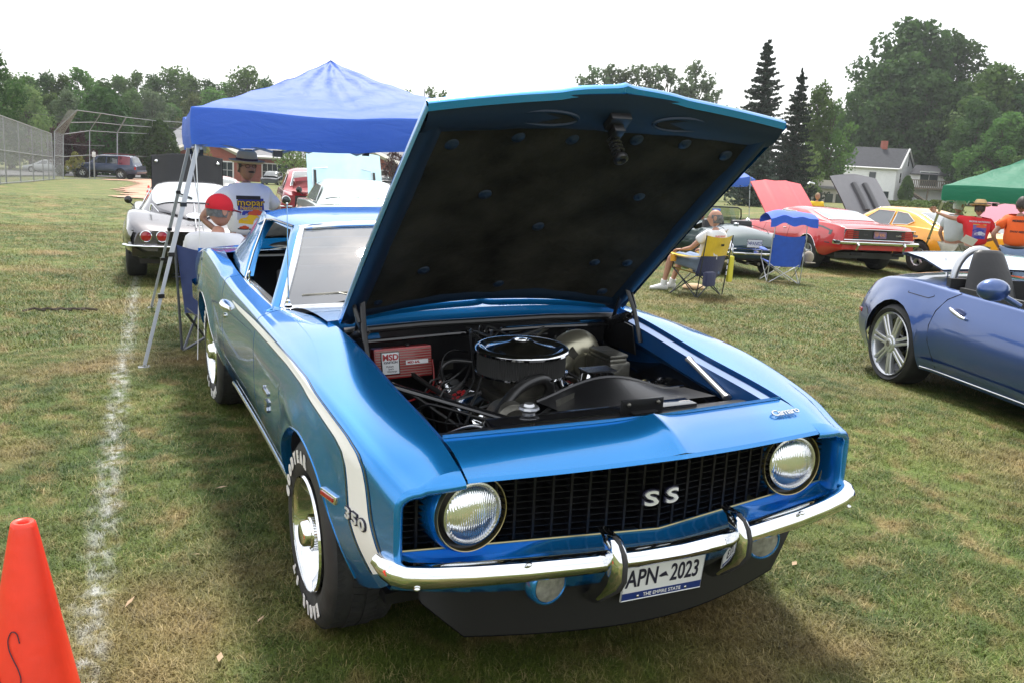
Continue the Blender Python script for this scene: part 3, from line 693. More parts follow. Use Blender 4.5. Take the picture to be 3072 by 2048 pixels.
# engine size badge, fender script and side marker on the car's right side and left side
def onside(t,y0,z0,s=-1,sc=1,tilt=0):   # text mesh laid on body side, reading toward the front on the right side
    out=B(); out.f=t.f
    for a,b_,c in t.v:
        if tilt: a,b_=a*cos(tilt)-b_*sin(tilt),a*sin(tilt)+b_*cos(tilt)
        y=y0-a*sc; z=z0+b_*sc; out.v.append((-(side_x(y,z)+.004+c),y,z))
    return out
for bo,ex,m_,nm in ((.006,.003,Mt['ink'],'badge_backing'),(.001,.006,Mt['emb'],'engine_badge')):
    t=textmesh('350',.054,ex,bo*.7,0,1.2); t.v=[(x*1.45,y*.9,z) for x,y,z in t.v]
    onside(t,.42,.598).build(nm,m_,fend[1],smooth=0)
b=B(); b.box((0,0,0),(.10,.026,.012)); onside(b,.60,.606).build('side_marker',Mt['chrome'],fend[1],bev=.003)
b=B(); b.box((0,0,.007),(.08,.012,.004)); onside(b,.60,.606).build('marker_lens',Mt['tail'],fend[1])
t=textmesh('SS',.07,.004,.003,.2,.9); onside(t,1.60,.60).build('fender_emblem',Mt['chromed'],fend[1],smooth=0)
t=textmesh('Camaro',.036,.003,.001,.3,.9); onside(t,1.62,.66).build('fender_script',Mt['chromed'],fend[1],smooth=0)
# header script on the left of the hood
t=textmesh('Camaro',.042,.002,.0008,.3,.85); t.v=[(x*1.15,y,z) for x,y,z in t.v]
n_=Vector((.06,-.30,.95)).normalized(); xa=Vector((1,.16,-.03)).normalized(); ya=n_.cross(xa)
t.xf(frame((.56,.235,.842),xa,ya,n_)); t.build('header_script',Mt['chromed'],CAR,smooth=0)
# door handles, locks, seams
for s_ in (1,-1):
    b=B(); secs=[]
    for k in range(11):
        u=k/10; y=lerp(2.86,2.64,u); r=.012+.010*sin(pi*u)**.6; x=side_x(y,.80)+.018*sin(pi*u)+.004
        secs.append([(s_*(x+r*.8*cos(a)),y,.80-.0*u+r*sin(a)*.9) for a in [2*pi*j/10 for j in range(10)]])
    b.loft(secs); b.build('door_handle',Mt['chrome'],door[0 if s_>0 else 1],smooth=70)
    b=B().lathe([(0,.012),(.012,.010),(.014,0)],14,Matrix.Translation((s_*(side_x(2.8,.735)),2.80,.735))@Matrix.Rotation(s_*pi/2,4,'Y')); b.build('door_lock',Mt['chrome'],door[0 if s_>0 else 1])
    b=B(); b.tube([(s_*(side_x(y,.275)+.008),y,.255) for y in np.linspace(1.42,3.2,20)],.008,6,flat=1.4); b.build('rocker_moulding',Mt['chromed'],CAR)
    # wheel opening trim
    for wy,R_ in ((.93,.376),(3.673,.371)):
        b=B(); pts=[]
        for k in range(37):
            a=pi*k/36*1.0; y=wy+R_*cos(a); z=.335+R_*sin(a)
            if z<cZb(y)-.01: continue
            if wy>3 and z>.73: z=.73
            pts.append((s_*(side_x(y,z)+.001),y,z))
        b.tube(pts,.003,6); b.build('arch_trim',BL if wy<2 else Mt['chromed'],fend[0 if s_>0 else 1] if wy<2 else quar[0 if s_>0 else 1])
# rear bumper tip, deck, spoiler, tail
b=B(); bp=[(-x,y) for x,y in [(.86,4.30),(.875,4.5),(.86,4.68),(.80,4.76),(.5,4.80),(0,4.82)]]; bp=bp+[(-x,y) for x,y in reversed(bp[:-1])]
b.loft([[(x*(1+o*.0),y+o*(1 if y>4.6 else 0),z) for o,z in ((-.02,.62),(.01,.61),(.02,.57),(.01,.53),(-.02,.52))] for x,y in bp],closed=True); b.build('rear_bumper',Mt['chrome'],CAR,smooth=60)
b=B(); b.grid(lambda x,t:(x,lerp(3.60,4.74,t),cZi(lerp(3.60,4.74,t))+.015*(1-(x/.75)**2)),list(np.linspace(-.78,.78,17)),[i/8 for i in range(9)]); b.build('deck_lid',BL,CAR)
b=B(); b.grid(lambda x,t:(x,4.74+.03*sin(pi*t),lerp(cZi(4.74),.42,t)),list(np.linspace(-.80,.80,9)),[0,.25,.5,.75,1]); b.build('tail_panel',BL,CAR)
b=B(); secs=[]
for x in np.linspace(-.73,.73,21):
    a=abs(x)/.73; y0=4.45-.10*a**3; zz=.80-.025*a; secs.append([(x,y0,zz),(x,y0+.02,zz+.035),(x,y0+.14,zz+.062),(x,y0+.26,zz+.075),(x,y0+.27,zz+.055),(x,y0+.2,zz+.02),(x,y0+.15,zz-.02)])
b.loft(secs); b.build('rear_spoiler',BL,CAR,smooth=50)
# ------------------------------------------------------------------ greenhouse
WB=[(-.765,2.07,.905),(-.5,1.96,.928),(0,1.90,.945),(.5,1.96,.928),(.765,2.07,.905)]
WT=[(-.552,2.585,1.212),(-.35,2.53,1.232),(0,2.50,1.240),(.35,2.53,1.232),(.552,2.585,1.212)]
def cpt(P,u):
    fx=[crv([(-1,P[0][i]),(-.62,P[1][i]),(0,P[2][i]),(.62,P[3][i]),(1,P[4][i])]) for i in range(3)]; return Vector([f(u) for f in fx])
wsb=[cpt(WB,u) for u in np.linspace(-1,1,17)]; wst_=[cpt(WT,u) for u in np.linspace(-1,1,17)]
def wsp(i,t): 
    p=wsb[i].lerp(wst_[i],t); p.y-=.03*sin(pi*t); p.z+=.012*sin(pi*t); return p
b=B(); b.grid(lambda i,t:wsp(i,t),range(17),[i/8 for i in range(9)]); b.build('windscreen',Mt['wglass'],CAR,smooth=80)
b=B(); 
ring=[wsp(i,0) for i in range(17)]+[wsp(16,t/8) for t in range(1,8)]+[wsp(i,1) for i in range(16,-1,-1)]+[wsp(0,t/8) for t in range(7,0,-1)]
b.tube([p+Vector((0,-.008,.004)) for p in ring],.021,8,loop=True,flat=.6); b.build('windscreen_trim',Mt['chrome'],CAR,smooth=80)
for x0 in (-.42,.18):
    b=B(); i0=8+int(x0*11); p=Vector((x0,1.93,.955)); q=Vector((x0-.10,1.985,.985)); b.tube([p,p+Vector((-.03,-.01,.02)),q],.006,6,flat=.6); b.tube([q+Vector((-.16,.02,-.01)),q+Vector((.16,-.012,.006))],.008,6,flat=.7); b.build('wiper',Mt['cast'],CAR)
# roof skin
RY=[2.50,2.56,2.64,2.75,2.9,3.05,3.2,3.33,3.42]
rw=crv([(2.5,.545),(2.64,.575),(2.9,.600),(3.2,.605),(3.42,.59)]); rz=crv([(2.5,1.244),(2.64,1.262),(2.85,1.276),(3.1,1.276),(3.42,1.245)]); re=crv([(2.5,1.213),(2.64,1.217),(2.9,1.225),(3.2,1.222),(3.42,1.195)])
def roof(y,u):
    a=abs(u); sg=1 if u>=0 else -1; y2=y+(.085*a**2.2 if y<2.6 else (.085*a**2.2)*max(0,1-(y-2.5)/.5))
    x=rw(y2)*math.sin(min(a,1)*pi/2*.86)/math.sin(pi/2*.86); z=re(y2)+(rz(y2)-re(y2))*(1-a**3.2)
    return (sg*x,y2,z)
us=[-1,-.985,-.96,-.92,-.87,-.8,-.7,-.55,-.4,-.2,0,.2,.4,.55,.7,.8,.87,.92,.96,.985,1]
b=B(); b.grid(roof,RY,us); b.grid(lambda y,t:(lambda p:(p[0]*(1+.012*t),p[1],p[2]-.022*t))(roof(y,1)),RY,[0,.5,1]); b.grid(lambda y,t:(lambda p:(p[0]*(1+.012*t),p[1],p[2]-.022*t))(roof(y,-1)),RY,[0,.5,1])
b.build('roof',BL,CAR,smooth=60)
b=B(); b.grid(lambda y,u:(lambda p:(p[0]*.97,p[1],p[2]-.03))(roof(y,u)),RY,us[::2]); b.build('headliner',Mt['black'],CAR)
def pillarA():
    b=B(); secs=[]
    for t in [i/8 for i in range(9)]:
        x=lerp(.80,.575,t); y=lerp(2.055,2.60,t)-.025*sin(pi*t); z=lerp(.900,1.222,t)+.01*sin(pi*t); w_=.030
        secs.append([(x-.03,y-.012,z-.004),(x-.012,y-.030,z+.004),(x+.008,y-.012,z+.004),(x+.014,y+.022,z-.006),(x-.006,y+.034,z-.012),(x-.026,y+.012,z-.01)])
    b.loft(secs); return b
both('a_pillar',pillarA,BL,CAR,smooth=50)
def dripr():
    b=B(); pts=[(.585,2.60,1.218),(.610,2.75,1.222),(.618,2.95,1.218),(.622,3.12,1.20),(.64,3.24,1.165)]
    b.tube(pts,.008,6); return b
both('drip_rail',dripr,Mt['gloss'],CAR)
def sailp():
    b=B(); out=[(3.02,1.205,.612),(3.14,1.16,.645),(3.14,1.02,.742),(3.12,.93,.79),(3.55,.955,.77),(3.95,.955,.73),(3.75,1.04,.68),(3.50,1.15,.60),(3.36,1.215,.585),(3.15,1.226,.606)]
    # finely lofted between front edge and rear edge
    fr=crv([(0,2.84),(.3,2.95),(.7,3.08),(1,3.14)]); rr=crv([(0,3.66),(.3,3.56),(.7,3.44),(1,3.38)])
    def f(v,u):
        z=lerp(.93,1.215,v); y=lerp(fr(v),rr(v),u); x=lerp(.795,.600,v)-.06*u*u*(1-v)-.012*u; x+=.018*sin(pi*v)*(1-u); z+=.012*u
        return (x,y,z)
    vs=[i/10 for i in range(11)]; uu=[i/8 for i in range(9)]
    b.grid(f,vs,uu); b.grid(lambda v,t:(f(v,0)[0]-.05*t,f(v,0)[1]+.01*t,f(v,0)[2]),vs,[0,1]); b.grid(lambda v,t:(f(v,1)[0]-.09*t,f(v,1)[1]-.0,f(v,1)[2]-.0),vs,[0,1]); return b
both('c_pillar',sailp,BL,CAR,smooth=50)
b=B(); b.grid(lambda u,t:(u*lerp(.70,.53,t),lerp(3.66,3.42,t),lerp(.955,1.215,t)+.02*(1-u*u)+.02*sin(pi*t)),list(np.linspace(-1,1,13)),[i/6 for i in range(7)]); b.build('rear_window',Mt['glass'],CAR,smooth=80)
b=B(); b.tube([(u*.53,3.425,1.215+.02*(1-u*u)) for u in np.linspace(-1,1,9)],.008,6); b.tube([(u*.70,3.665,.955+.02*(1-u*u)) for u in np.linspace(-1,1,9)],.008,6); b.build('rear_window_trim',Mt['chrome'],CAR)
# quarter window glass edge, side sill trims
for s_ in (-1,1):
    b=B(); b.tube([(s_*.795,2.80,.925),(s_*.725,2.94,1.05),(s_*.63,3.10,1.205)],.006,6); b.build('quarter_window_trim',Mt['chrome'],CAR)
    b=B(); b.tube([(s_*.795,y,.915+.012*max(0,y-2.6)) for y in np.linspace(2.08,2.84,9)],.008,6,flat=.7); b.build('sill_trim',Mt['chromed'],CAR)
    b=B(); b.tube([(s_*.778,y,.908+.012*max(0,y-2.6)) for y in np.linspace(2.08,2.84,9)],.010,6); b.build('window_felt',Mt['rubber'],CAR)
# cabin
cb=Mt['vinyl']
b=B(); b.grid(lambda x,t:(x,lerp(1.98,2.30,t),.90-.03*t*t),list(np.linspace(-.74,.74,9)),[0,.5,1]); b.grid(lambda x,t:(x,2.30+.02*t,.87-.3*t),list(np.linspace(-.74,.74,5)),[0,1]); b.build('dashboard',cb,CAR)
for s_ in (-1,1):
    b=B(); b.box((s_*.76,2.6,.62),(.05,1.3,.56)); b.build('inner_door_panel',cb,CAR,bev=.01)
def seat(x,y,w_,h0,h1,nm):
    st=empty(nm,None,None); st.parent=CAR; 
    b=B(); secs=[]
    for k in range(9):
        t=k/8; z=lerp(h0+.10,h1,t); yy=y+.22*t; th=.11*(1-.35*t); ww=w_*(1-.10*t*t)*.5
        secs.append([(x+ww*cos(a)*(1 if abs(cos(a))<.9 else 1),yy+th*.5*sin(a)*(1),z) for a in [2*pi*j/20 for j in range(20)]])
    secs=[[(x+(p[0]-x)*(1.0),p[1],p[2]) for p in s] for s in secs]
    secs.append([(x+(p[0]-x)*.8,p[1],h1+.022) for p in secs[-1]])
    b.loft(secs); b.build('backrest',cb,st,smooth=50)
    for j in range(-2,3):
        t_=B(); t_.tube([(x+j*w_*.16,y+.22*t-.052+.012*t,lerp(h0+.12,h1-.1,t)) for t in (0,.5,1)],.022,8,flat=.5); t_.build('pleat',cb,st)
    b=B(); b.box((x,y-.22,h0),(w_,.5,.14)); b.build('cushion',cb,st,bev=.04)
seat(-.36,2.78,.52,.48,.93,'front_seat'); seat(.36,2.78,.52,.48,.93,'front_seat'); seat(0,3.42,1.28,.50,.95,'rear_seat')
b=B(); b.grid(lambda x,t:(x,lerp(3.50,3.66,t),.94),[-.7,.7],[0,1]); b.build('parcel_shelf',cb,CAR)
b=B(); b.tube([(.36+.19*cos(a),2.42+.05*sin(a),.88+.19*sin(a)) for a in [2*pi*i/32 for i in range(32)]],.012,8,loop=True); b.tube([(.17,2.42,.88),(.55,2.42,.88)],.01,6); b.build('steering_wheel',cb,CAR)
b=B(); b.sph((0,2.54,1.17),(.11,.02,.03)); b.build('rear_view_mirror',Mt['chromed'],CAR)
for s_ in (-1,1):
    b=B(); b.tube([(s_*.775,2.80,.92),(s_*.775,2.80,.955)],.006,8); b.sph((s_*.775,2.80,.957),.010,10,6); b.build('lock_button',Mt['chrome'],CAR)
# antenna
b=B(); 
bp=Vector((-.745,1.99,.915)); A_=Matrix.Translation(bp)
b.lathe([(.024,-.005),(.024,.008),(.016,.012),(.018,.022),(.010,.030),(.010,.042),(.004,.048)],14,A_); b.tube([bp+Vector((0,0,.04)),bp+Vector((.005,.02,.47))],[.0035,.0018],6); b.sph(bp+Vector((.005,.02,.47)),.005); b.build('antenna',Mt['chrome'],CAR)
# ------------------------------------------------------------------ wheels
treadm=mat('tyre tread',(.018,.018,.018),.8,noise=.3,nscale=30)
def letters(word,th0,step,R_,size,par,x,mt_,order=-1):
    for i,ch in enumerate(word):
        th=rad(th0+order*step*i)
        if ch==' ': continue
        t=textmesh(ch,size,.0012,.0032); t.v=[(a*1.0,b_*1.25,c) for a,b_,c in t.v]
        rad_=Vector((0,-cos(th),sin(th))); tan=Vector((0,-sin(th),-cos(th)))   # tops outward, clockwise as seen from -x
        o=Vector((x,0,0))+rad_*R_; t.xf(frame(o,tan,rad_,(-1,0,0))); t.build('tyre_letter',mt_,par,smooth=0)
def tyre_prof(R,wd,rim):
    h=wd/2; return [(rim-.012,-h*.72),(rim,-h*.80),(rim+.02,-h*.93),(lerp(rim,R,.5),-h*1.03),(R-.030,-h*.97),(R-.010,-h*.86),(R-.002,-h*.70),(R,-h*.3),(R,h*.3),(R-.002,h*.70),(R-.010,h*.86),(R-.030,h*.97),(lerp(rim,R,.5),h*1.03),(rim+.02,h*.93),(rim,h*.80),(rim-.012,h*.72)]
def tyre(parent,R,wd,rim,x,grooves=True):
    M_=Matrix.Translation((x,0,0))@Matrix.Rotation(-pi/2,4,'Y')
    o=B().lathe(tyre_prof(R,wd,rim),64,M_).build('tyre',Mt['rubber'],parent,smooth=60)
    if grooves:
        b=B(); n=72
        for k in range(n):
            a=2*pi*k/n
            for j,(o0,o1) in enumerate(((-.80,-.42),(-.38,-.04),(.02,.36),(.40,.80))):
                a2=a+(.5*2*pi/n if j%2 else 0); w_=.034*R/.33; d=Vector((0,cos(a2),sin(a2))); tn=Vector((0,-sin(a2),cos(a2)))
                xx0,xx1=x+o0*wd/2,x+o1*wd/2; sl=.006
                base=R-.004 ; tp=R+.004-(.006 if j in(0,3) else 0)
                q=[]
                for rr in (base,tp):
                    for xx,s2 in ((xx0,-1),(xx1,1)):
                        for e in (-.38,.38): q.append(Vector((xx,0,0))+d*rr+tn*(w_*e+sl*s2*(1 if j%2 else -1)))
                b.add(q,[(0,1,3,2),(4,6,7,5),(0,4,5,1),(2,3,7,6),(0,2,6,4),(1,5,7,3)])
        b.build('tread_blocks',treadm,o,smooth=0,weld=False)
    return o
def wheelM(side):  # local x outward is -x for right side; mirrored by rotation
    return Matrix.Rotation(pi,4,'Z') if side>0 else Matrix.Identity(4)
def muscle_wheel(y,x,side,lett):
    W_=empty('wheel',None,None); W_.parent=CAR; W_.matrix_local=Matrix.Translation((side*x,y,.333))@wheelM(side)
    ty=tyre(W_,.333,.245,.203,.115)
    rim=B().lathe([(.201,-.012),(.206,-.004),(.203,.002),(.192,.0),(.186,.012),(.180,.05),(.168,.075),(.140,.085)],64,Matrix.Rotation(pi/2,4,'Y')).build('trim_ring',Mt['chrome'],W_,smooth=50)
    b=B(); b.lathe([(.142,.083),(.125,.070),(.10,.055),(.075,.05),(.06,.05)],48,Matrix.Rotation(pi/2,4,'Y')); b.build('wheel_disc',mat('argent',(.4,.41,.42),.35,.8),W_,smooth=50)
    for k in range(5):
        a=2*pi*k/5+.3; b=B(); lp=[Vector((.0,.118*cos(a+d),.118*sin(a+d)))+Vector((.066,0,0))+Vector((0,cos(a),sin(a)))*o*.011 for d,o in ((-.2,-1),(0,-1.3),(.2,-1),(.2,1),(0,1.3),(-.2,1))]
        b.slab(lp,(-.004,0,0)); b.build('wheel_slot',Mt['gloss'],W_,smooth=0)
    b=B(); b.lathe([(.062,.055),(.060,.01),(.056,.002),(.050,.0),(.046,-.012),(.043,-.022),(.034,-.028),(0,-.029)],40,Matrix.Rotation(pi/2,4,'Y')); cap_=b.build('hub_cap',Mt['chrome'],W_,smooth=40)
    b=B(); n=40
    for k in range(n):
        a=2*pi*k/n; b.box(Vector((.030,.0635*cos(a),.0635*sin(a))),(.046,.004,.004),Matrix.Rotation(a,3,'X'))
    b.build('cap_ribs',Mt['chrome'],cap_,smooth=0)
    if lett:
        letters('GOODYEAR',168,11.5,.268,.044,W_,-.0125,Mt['white']); letters('EAGLE ST',312,11.5,.268,.044,W_,-.0125,Mt['white'])
    return W_
muscle_wheel(.93,.912,-1,True); muscle_wheel(3.673,.862,-1,True); muscle_wheel(.93,.912,1,False); muscle_wheel(3.673,.862,1,False)
# ------------------------------------------------------------------ engine bay
eb=Mt['gloss']; bk=Mt['black']
b=B(); b.grid(lambda x,t:(x,1.50+.02*t,lerp(.93,.35,t)),list(np.linspace(-.70,.70,15)),[i/6 for i in range(7)]); b.build('firewall',bk,CAR)
b=B(); b.box((.33,1.47,.84),(.50,.06,.13)); b.build('heater_box',eb,CAR,bev=.012)
b=B(); b.tube([(-.64,1.455,.925),(-.3,1.465,.935),(.3,1.465,.935),(.64,1.455,.925)],.016,10); b.build('cowl_seal',Mt['hose'],CAR)
b=B(); b.tube([(-.60,1.44,.88),(-.2,1.43,.895),(.25,1.43,.90),(.60,1.44,.89)],.010,8); b.build('wiring_loom',eb,CAR)
# ignition box
mr=mat('ignition box red',(.36,.012,.014),.35,0,.5); IG=empty('ignition_box',None,None); IG.parent=CAR
IG.matrix_local=Matrix.Translation((-.415,1.40,.80))@Matrix.Rotation(rad(-1),4,'Y')@Matrix.Rotation(rad(-8),4,'X')
B().box((0,0,0),(.245,.06,.125)).build('case',mr,IG,bev=.006)
for k in range(11): B().box((.0,-.033,-.052+k*.0104),(.235,.008,.0045)).build('fin',mat('fin metal',(.30,.16,.14),.4,.5) if k==0 else bpy.data.materials['fin metal'],IG,smooth=0)
B().box((-.058,-.038,.002),(.078,.003,.094)).build('label_border',Mt['gloss'],IG,bev=.004); B().box((-.058,-.0395,.002),(.070,.003,.086)).build('label_plate',Mt['plate'],IG,bev=.003)
ptext('MSD',.034,-.058,.026,mr,IG,yy=-.0415,bold=.0012); ptext('IGNITION',.013,-.058,.006,Mt['ink'],IG,yy=-.0415,bold=.0004)
ptext('Multiple',.010,-.062,-.010,Mt['ink'],IG,yy=-.0415); ptext('Spark',.010,-.058,-.020,Mt['ink'],IG,yy=-.0415); ptext('Discharge',.010,-.053,-.030,Mt['ink'],IG,yy=-.0415)
B().box((.055,-.038,.0),(.095,.003,.017)).build('label_plate',Mt['plate'],IG); ptext('MSD 6AL',.0135,.04,0,mr,IG,yy=-.040,bold=.0005)
b=B(); b.sph((.03,0,.066),(.012,.012,.008)); b.build('grommet',bk,IG)
# air cleaner
AC=empty('air_cleaner',None,None); AC.parent=CAR; AC.matrix_local=Matrix.Translation((-.03,1.075,.815))
B().lathe([(.183,.0),(.186,.0),(.186,.008),(.17,.010)],64).build('base_plate',Mt['chrome'],AC,smooth=40)
b=B(); n=110; 
b.loft([[Vector(((.172+(.004 if k%2 else 0))*cos(2*pi*k/(2*n)),(.172+(.004 if k%2 else 0))*sin(2*pi*k/(2*n)),z)) for k in range(2*n)] for z in (.008,.082)],cap=False); b.build('filter_element',mat('filter fabric',(.018,.018,.017),.9),AC,smooth=0)
B().lathe([(.180,.080),(.186,.083),(.188,.092),(.183,.100),(.172,.104),(.160,.102),(.150,.094),(.140,.093),(.05,.118),(.042,.126),(.030,.127),(.027,.118),(0,.117)],72).build('lid',Mt['chrome'],AC,smooth=40)
b=B(); b.lathe([(.022,.117),(.016,.130),(.008,.132),(0,.132)],6); b.build('wing_nut',Mt['chromed'],AC,smooth=0)
# carburettor, manifold, block
b=B(); b.box((-.03,1.07,.775),(.16,.20,.09)); b.box((-.03,1.07,.70),(.26,.46,.08)); b.build('carburettor',Mt['cast'],CAR,bev=.01)
b=B(); b.box((-.02,1.12,.56),(.44,.62,.26)); b.build('engine_block',mat('engine orange black',(.03,.02,.018),.5,noise=.4),CAR,bev=.02)
for s_ in (-1,1):   # valve covers
    b=B(); M_=Matrix.Translation((-.03+s_*.235,1.08,.70))@Matrix.Rotation(s_*rad(28),4,'Y'); b.box((0,0,0),(.125,.50,.075),taper=.86); b.xf(M_); V=b.build('valve_cover',Mt['chrome'],CAR,bev=.012)
    b=B(); b.lathe([(.020,.03),(.022,.05),(.018,.062),(0,.064)],16,M_@Matrix.Translation((0,.16,0))); b.build('breather',Mt['chrome'],V)
    b=B(); 
    for k in range(6): b.sph((-.012+.0*k,-.02+.0,.040),(.001,.001,.001))
    for k in range(6): a=k*pi/3; b.sph((.022*cos(a),.022*sin(a)+.02,.040),(.010,.010,.003),8,5)
    b.xf(M_); b.build('cover_flower_mark',mr,V)
    for k in range(4):
        y0=.86+.14*k; b=B(); x0=-.03+s_*.30; b.tube([(x0-.10*s_,y0+.02,.76),(x0,y0,.745),(x0+.045*s_,y0,.66),(x0+.03*s_,y0,.58)],.0045,6); b.build('spark_lead',Mt['hose'],CAR)
    b=B(); b.grid(lambda y,t:(-.03+s_*(.36+.05*t),y,.60-.12*t),list(np.linspace(.80,1.35,6)),[0,.5,1]); b.build('header_pipe',Mt['cast'],CAR)
def hose(name,pts,r,m_=Mt['hose'],n=8):
    P=[Vector(p) for p in pts]; out=[]
    for i in range(len(P)-1):
        p0,p1,p2,p3=P[max(i-1,0)],P[i],P[i+1],P[min(i+2,len(P)-1)]
        for k in range(6):
            t=k/6; out.append(.5*((2*p1)+(p2-p0)*t+(2*p0-5*p1+4*p2-p3)*t*t+(3*p1-p0-3*p2+p3)*t**3))
    out.append(P[-1]); return B().tube(out,r,n).build(name,m_,CAR,smooth=80)
hose('upper_radiator_hose',[(-.42,.62,.70),(-.30,.74,.74),(-.16,.84,.815),(-.03,.90,.83),(.02,.92,.78),(.0,.94,.70)],.021)
hose('heater_hose',[(-.44,.60,.63),(-.28,.66,.68),(-.08,.72,.765),(.05,.80,.775),(.12,.86,.74)],.016)
hose('heater_hose',[(-.40,1.46,.78),(-.36,1.3,.74),(-.30,1.1,.72),(-.22,1.02,.76)],.010)
hose('vacuum_hose',[(-.285,1.24,.735),(-.30,1.24,.80),(-.26,1.23,.835),(-.19,1.19,.835)],.009)
hose('ignition_wire',[(-.50,1.38,.75),(-.52,1.3,.68),(-.42,1.3,.66),(-.30,1.34,.70),(-.28,1.4,.8)],.004,mr)
hose('ignition_wire',[(-.48,1.36,.74),(-.45,1.2,.66),(-.38,1.0,.66),(-.30,.9,.68)],.0035,Mt['hose'])
hose('battery_cable',[(-.50,.50,.66),(-.42,.55,.72),(-.36,.50,.70),(-.30,.44,.66)],.006)
hose('fuel_line',[(.05,.86,.72),(.10,.95,.74),(.04,1.0,.76)],.005,Mt['chromed'])
hose('wiring_loom',[(-.20,1.44,.90),(.0,1.43,.86),(.1,1.40,.87),(.25,1.42,.90)],.006)
hose('throttle_cable',[(.12,1.12,.80),(.24,1.22,.84),(.3,1.40,.86)],.005,Mt['chromed'])
hose('brake_line',[(.42,.98,.74),(.50,.98,.76),(.52,1.05,.72),(.46,1.1,.70)],.0035,Mt['gold'])
# radiator support braces (crossed bars to the fenders)
def bar(name,a,c,w_,m_): 
    return B().tube([a,Vector(a).lerp(Vector(c),.1),Vector(a).lerp(Vector(c),.9),c],[w_*1.3,w_,w_,w_*1.4],8,flat=.6).build(name,m_,CAR,smooth=50)
bar('support_brace',(-.60,.98,.83),(-.27,.48,.80),.017,eb); bar('support_brace',(.62,.86,.87),(.60,.58,.79),.015,Mt['alu'])
# radiator, support panel, shroud
b=B(); 
b.grid(lambda x,t:(x,.42+.03*t,lerp(.80,.40,t)-.0),list(np.linspace(-.60,.60,13)),[i/4 for i in range(5)])
b.grid(lambda x,t:(x,lerp(.42,.56,t),.805+.012*sin(pi*t)-.02*t),list(np.linspace(-.60,.60,13)),[i/6 for i in range(7)]); b.build('radiator_support',bk,CAR,smooth=50)
b=B(); b.box((-.02,.515,.808),(.80,.075,.025)); b.build('top_plate',eb,CAR,bev=.005)
b=B(); b.box((-.02,.57,.62),(.70,.07,.36)); b.build('radiator',eb,CAR,bev=.01)
b=B(); b.lathe([(.0,.03),(.016,.03),(.020,.022),(.034,.020),(.036,.012),(.030,.006),(.022,0),(.020,-.02)],10,Matrix.Translation((-.255,.56,.825))); b.build('radiator_cap',Mt['alu'],CAR,smooth=30)
def shr(u,t):
    x=lerp(-.10,.56,u); k=sin(pi*min(1,u*1.15))**1.2; y=lerp(.60,.80,t); z=.795+(.070*k)*t-.02*t; return (x,y,z)
b=B(); b.grid(shr,[i/20 for i in range(21)],[i/6 for i in range(7)]); b.grid(lambda u,t:(shr(u,1)[0],shr(u,1)[1]+.01*t,shr(u,1)[2]-.14*t),[i/20 for i in range(21)],[0,.2,1]); b.build('fan_shroud',bk,CAR,smooth=40)
b=B(); b.tube([shr(i/20,1) for i in range(21)],.008,6); b.build('shroud_edge',eb,CAR)
b=B()
for k in range(5):
    a=2*pi*k/5+.4; b.add([(-.02+.05*cos(a)-.02*sin(a),.70,.62+.05*sin(a)+.02*cos(a)),(-.02+.20*cos(a)-.05*sin(a),.68,.62+.20*sin(a)+.05*cos(a)),(-.02+.20*cos(a)+.05*sin(a),.72,.62+.20*sin(a)-.05*cos(a)),(-.02+.05*cos(a)+.02*sin(a),.72,.62+.05*sin(a)-.02*cos(a))],[(0,1,2,3)])
b.build('fan',Mt['cast'],CAR)
for x_,z_,r_ in ((-.02,.62,.07),(-.20,.60,.06),(.16,.58,.07)): B().lathe([(r_,0),(r_,.015),(r_*.8,.02),(r_*.8,.03),(r_,.035),(r_,.05),(0,.05)],24,Matrix.Translation((x_,.80,z_))@Matrix.Rotation(pi/2,4,'X')).build('pulley',Mt['cast'],CAR,smooth=30)
b=B(); b.lathe([(.07,0),(.075,.02),(.075,.10),(.06,.12),(0,.12)],24,Matrix.Translation((-.22,.84,.72))@Matrix.Rotation(pi/2,4,'X')); b.build('alternator',Mt['cast'],CAR,smooth=30)
b=B(); b.lathe([(0,.0),(.035,0),(.035,.045),(.025,.05),(.025,.10),(0,.10)],18,Matrix.Translation((.12,.86,.76))@Matrix.Rotation(-.9,4,'X')@Matrix.Rotation(.6,4,'Y')); b.build('thermostat_housing',Mt['chrome'],CAR,smooth=40)
b=B(); 
for k in range(9): b.box((.20+.012*k,.97-.004*k,.80),(.006,.06,.05))
b.box((.25,.955,.83),(.13,.08,.006)); b.build('oil_breather_filter',Mt['chromed'],CAR,smooth=0)
# brake booster and master cylinder
b=B(); Mb=Matrix.Translation((.37,1.36,.775))@Matrix.Rotation(pi/2+.12,4,'X')
b.lathe([(.0,-.02),(.120,-.015),(.128,.0),(.128,.015),(.12,.03),(.115,.05),(.09,.075),(.05,.085),(.045,.10),(0,.10)],40,Mb); BO=b.build('brake_booster',mat('zinc plated booster',(.42,.40,.30),.35,.85,noise=.15,nscale=12),CAR,smooth=40)
for k in range(4):
    a=.8+k*pi/2; q=B(); q.add([(.03*cos(a-.4),.03*sin(a-.4),.085),(.095*cos(a-.22),.095*sin(a-.22),.078),(.095*cos(a+.22),.095*sin(a+.22),.078),(.03*cos(a+.4),.03*sin(a+.4),.085)],[(0,1,2,3)]); q.slab([(.05*cos(a-.3),.05*sin(a-.3),.088),(.095*cos(a-.2),.095*sin(a-.2),.083),(.095*cos(a+.2),.095*sin(a+.2),.083),(.05*cos(a+.3),.05*sin(a+.3),.088)],(0,0,-.01)); q.xf(Mb); q.build('booster_rib',Mt['cast'],BO,smooth=0)
b=B(); b.box((.42,1.15,.775),(.10,.20,.09)); b.box((.42,1.15,.825),(.085,.17,.02)); b.build('master_cylinder',Mt['cast'],CAR,bev=.012)
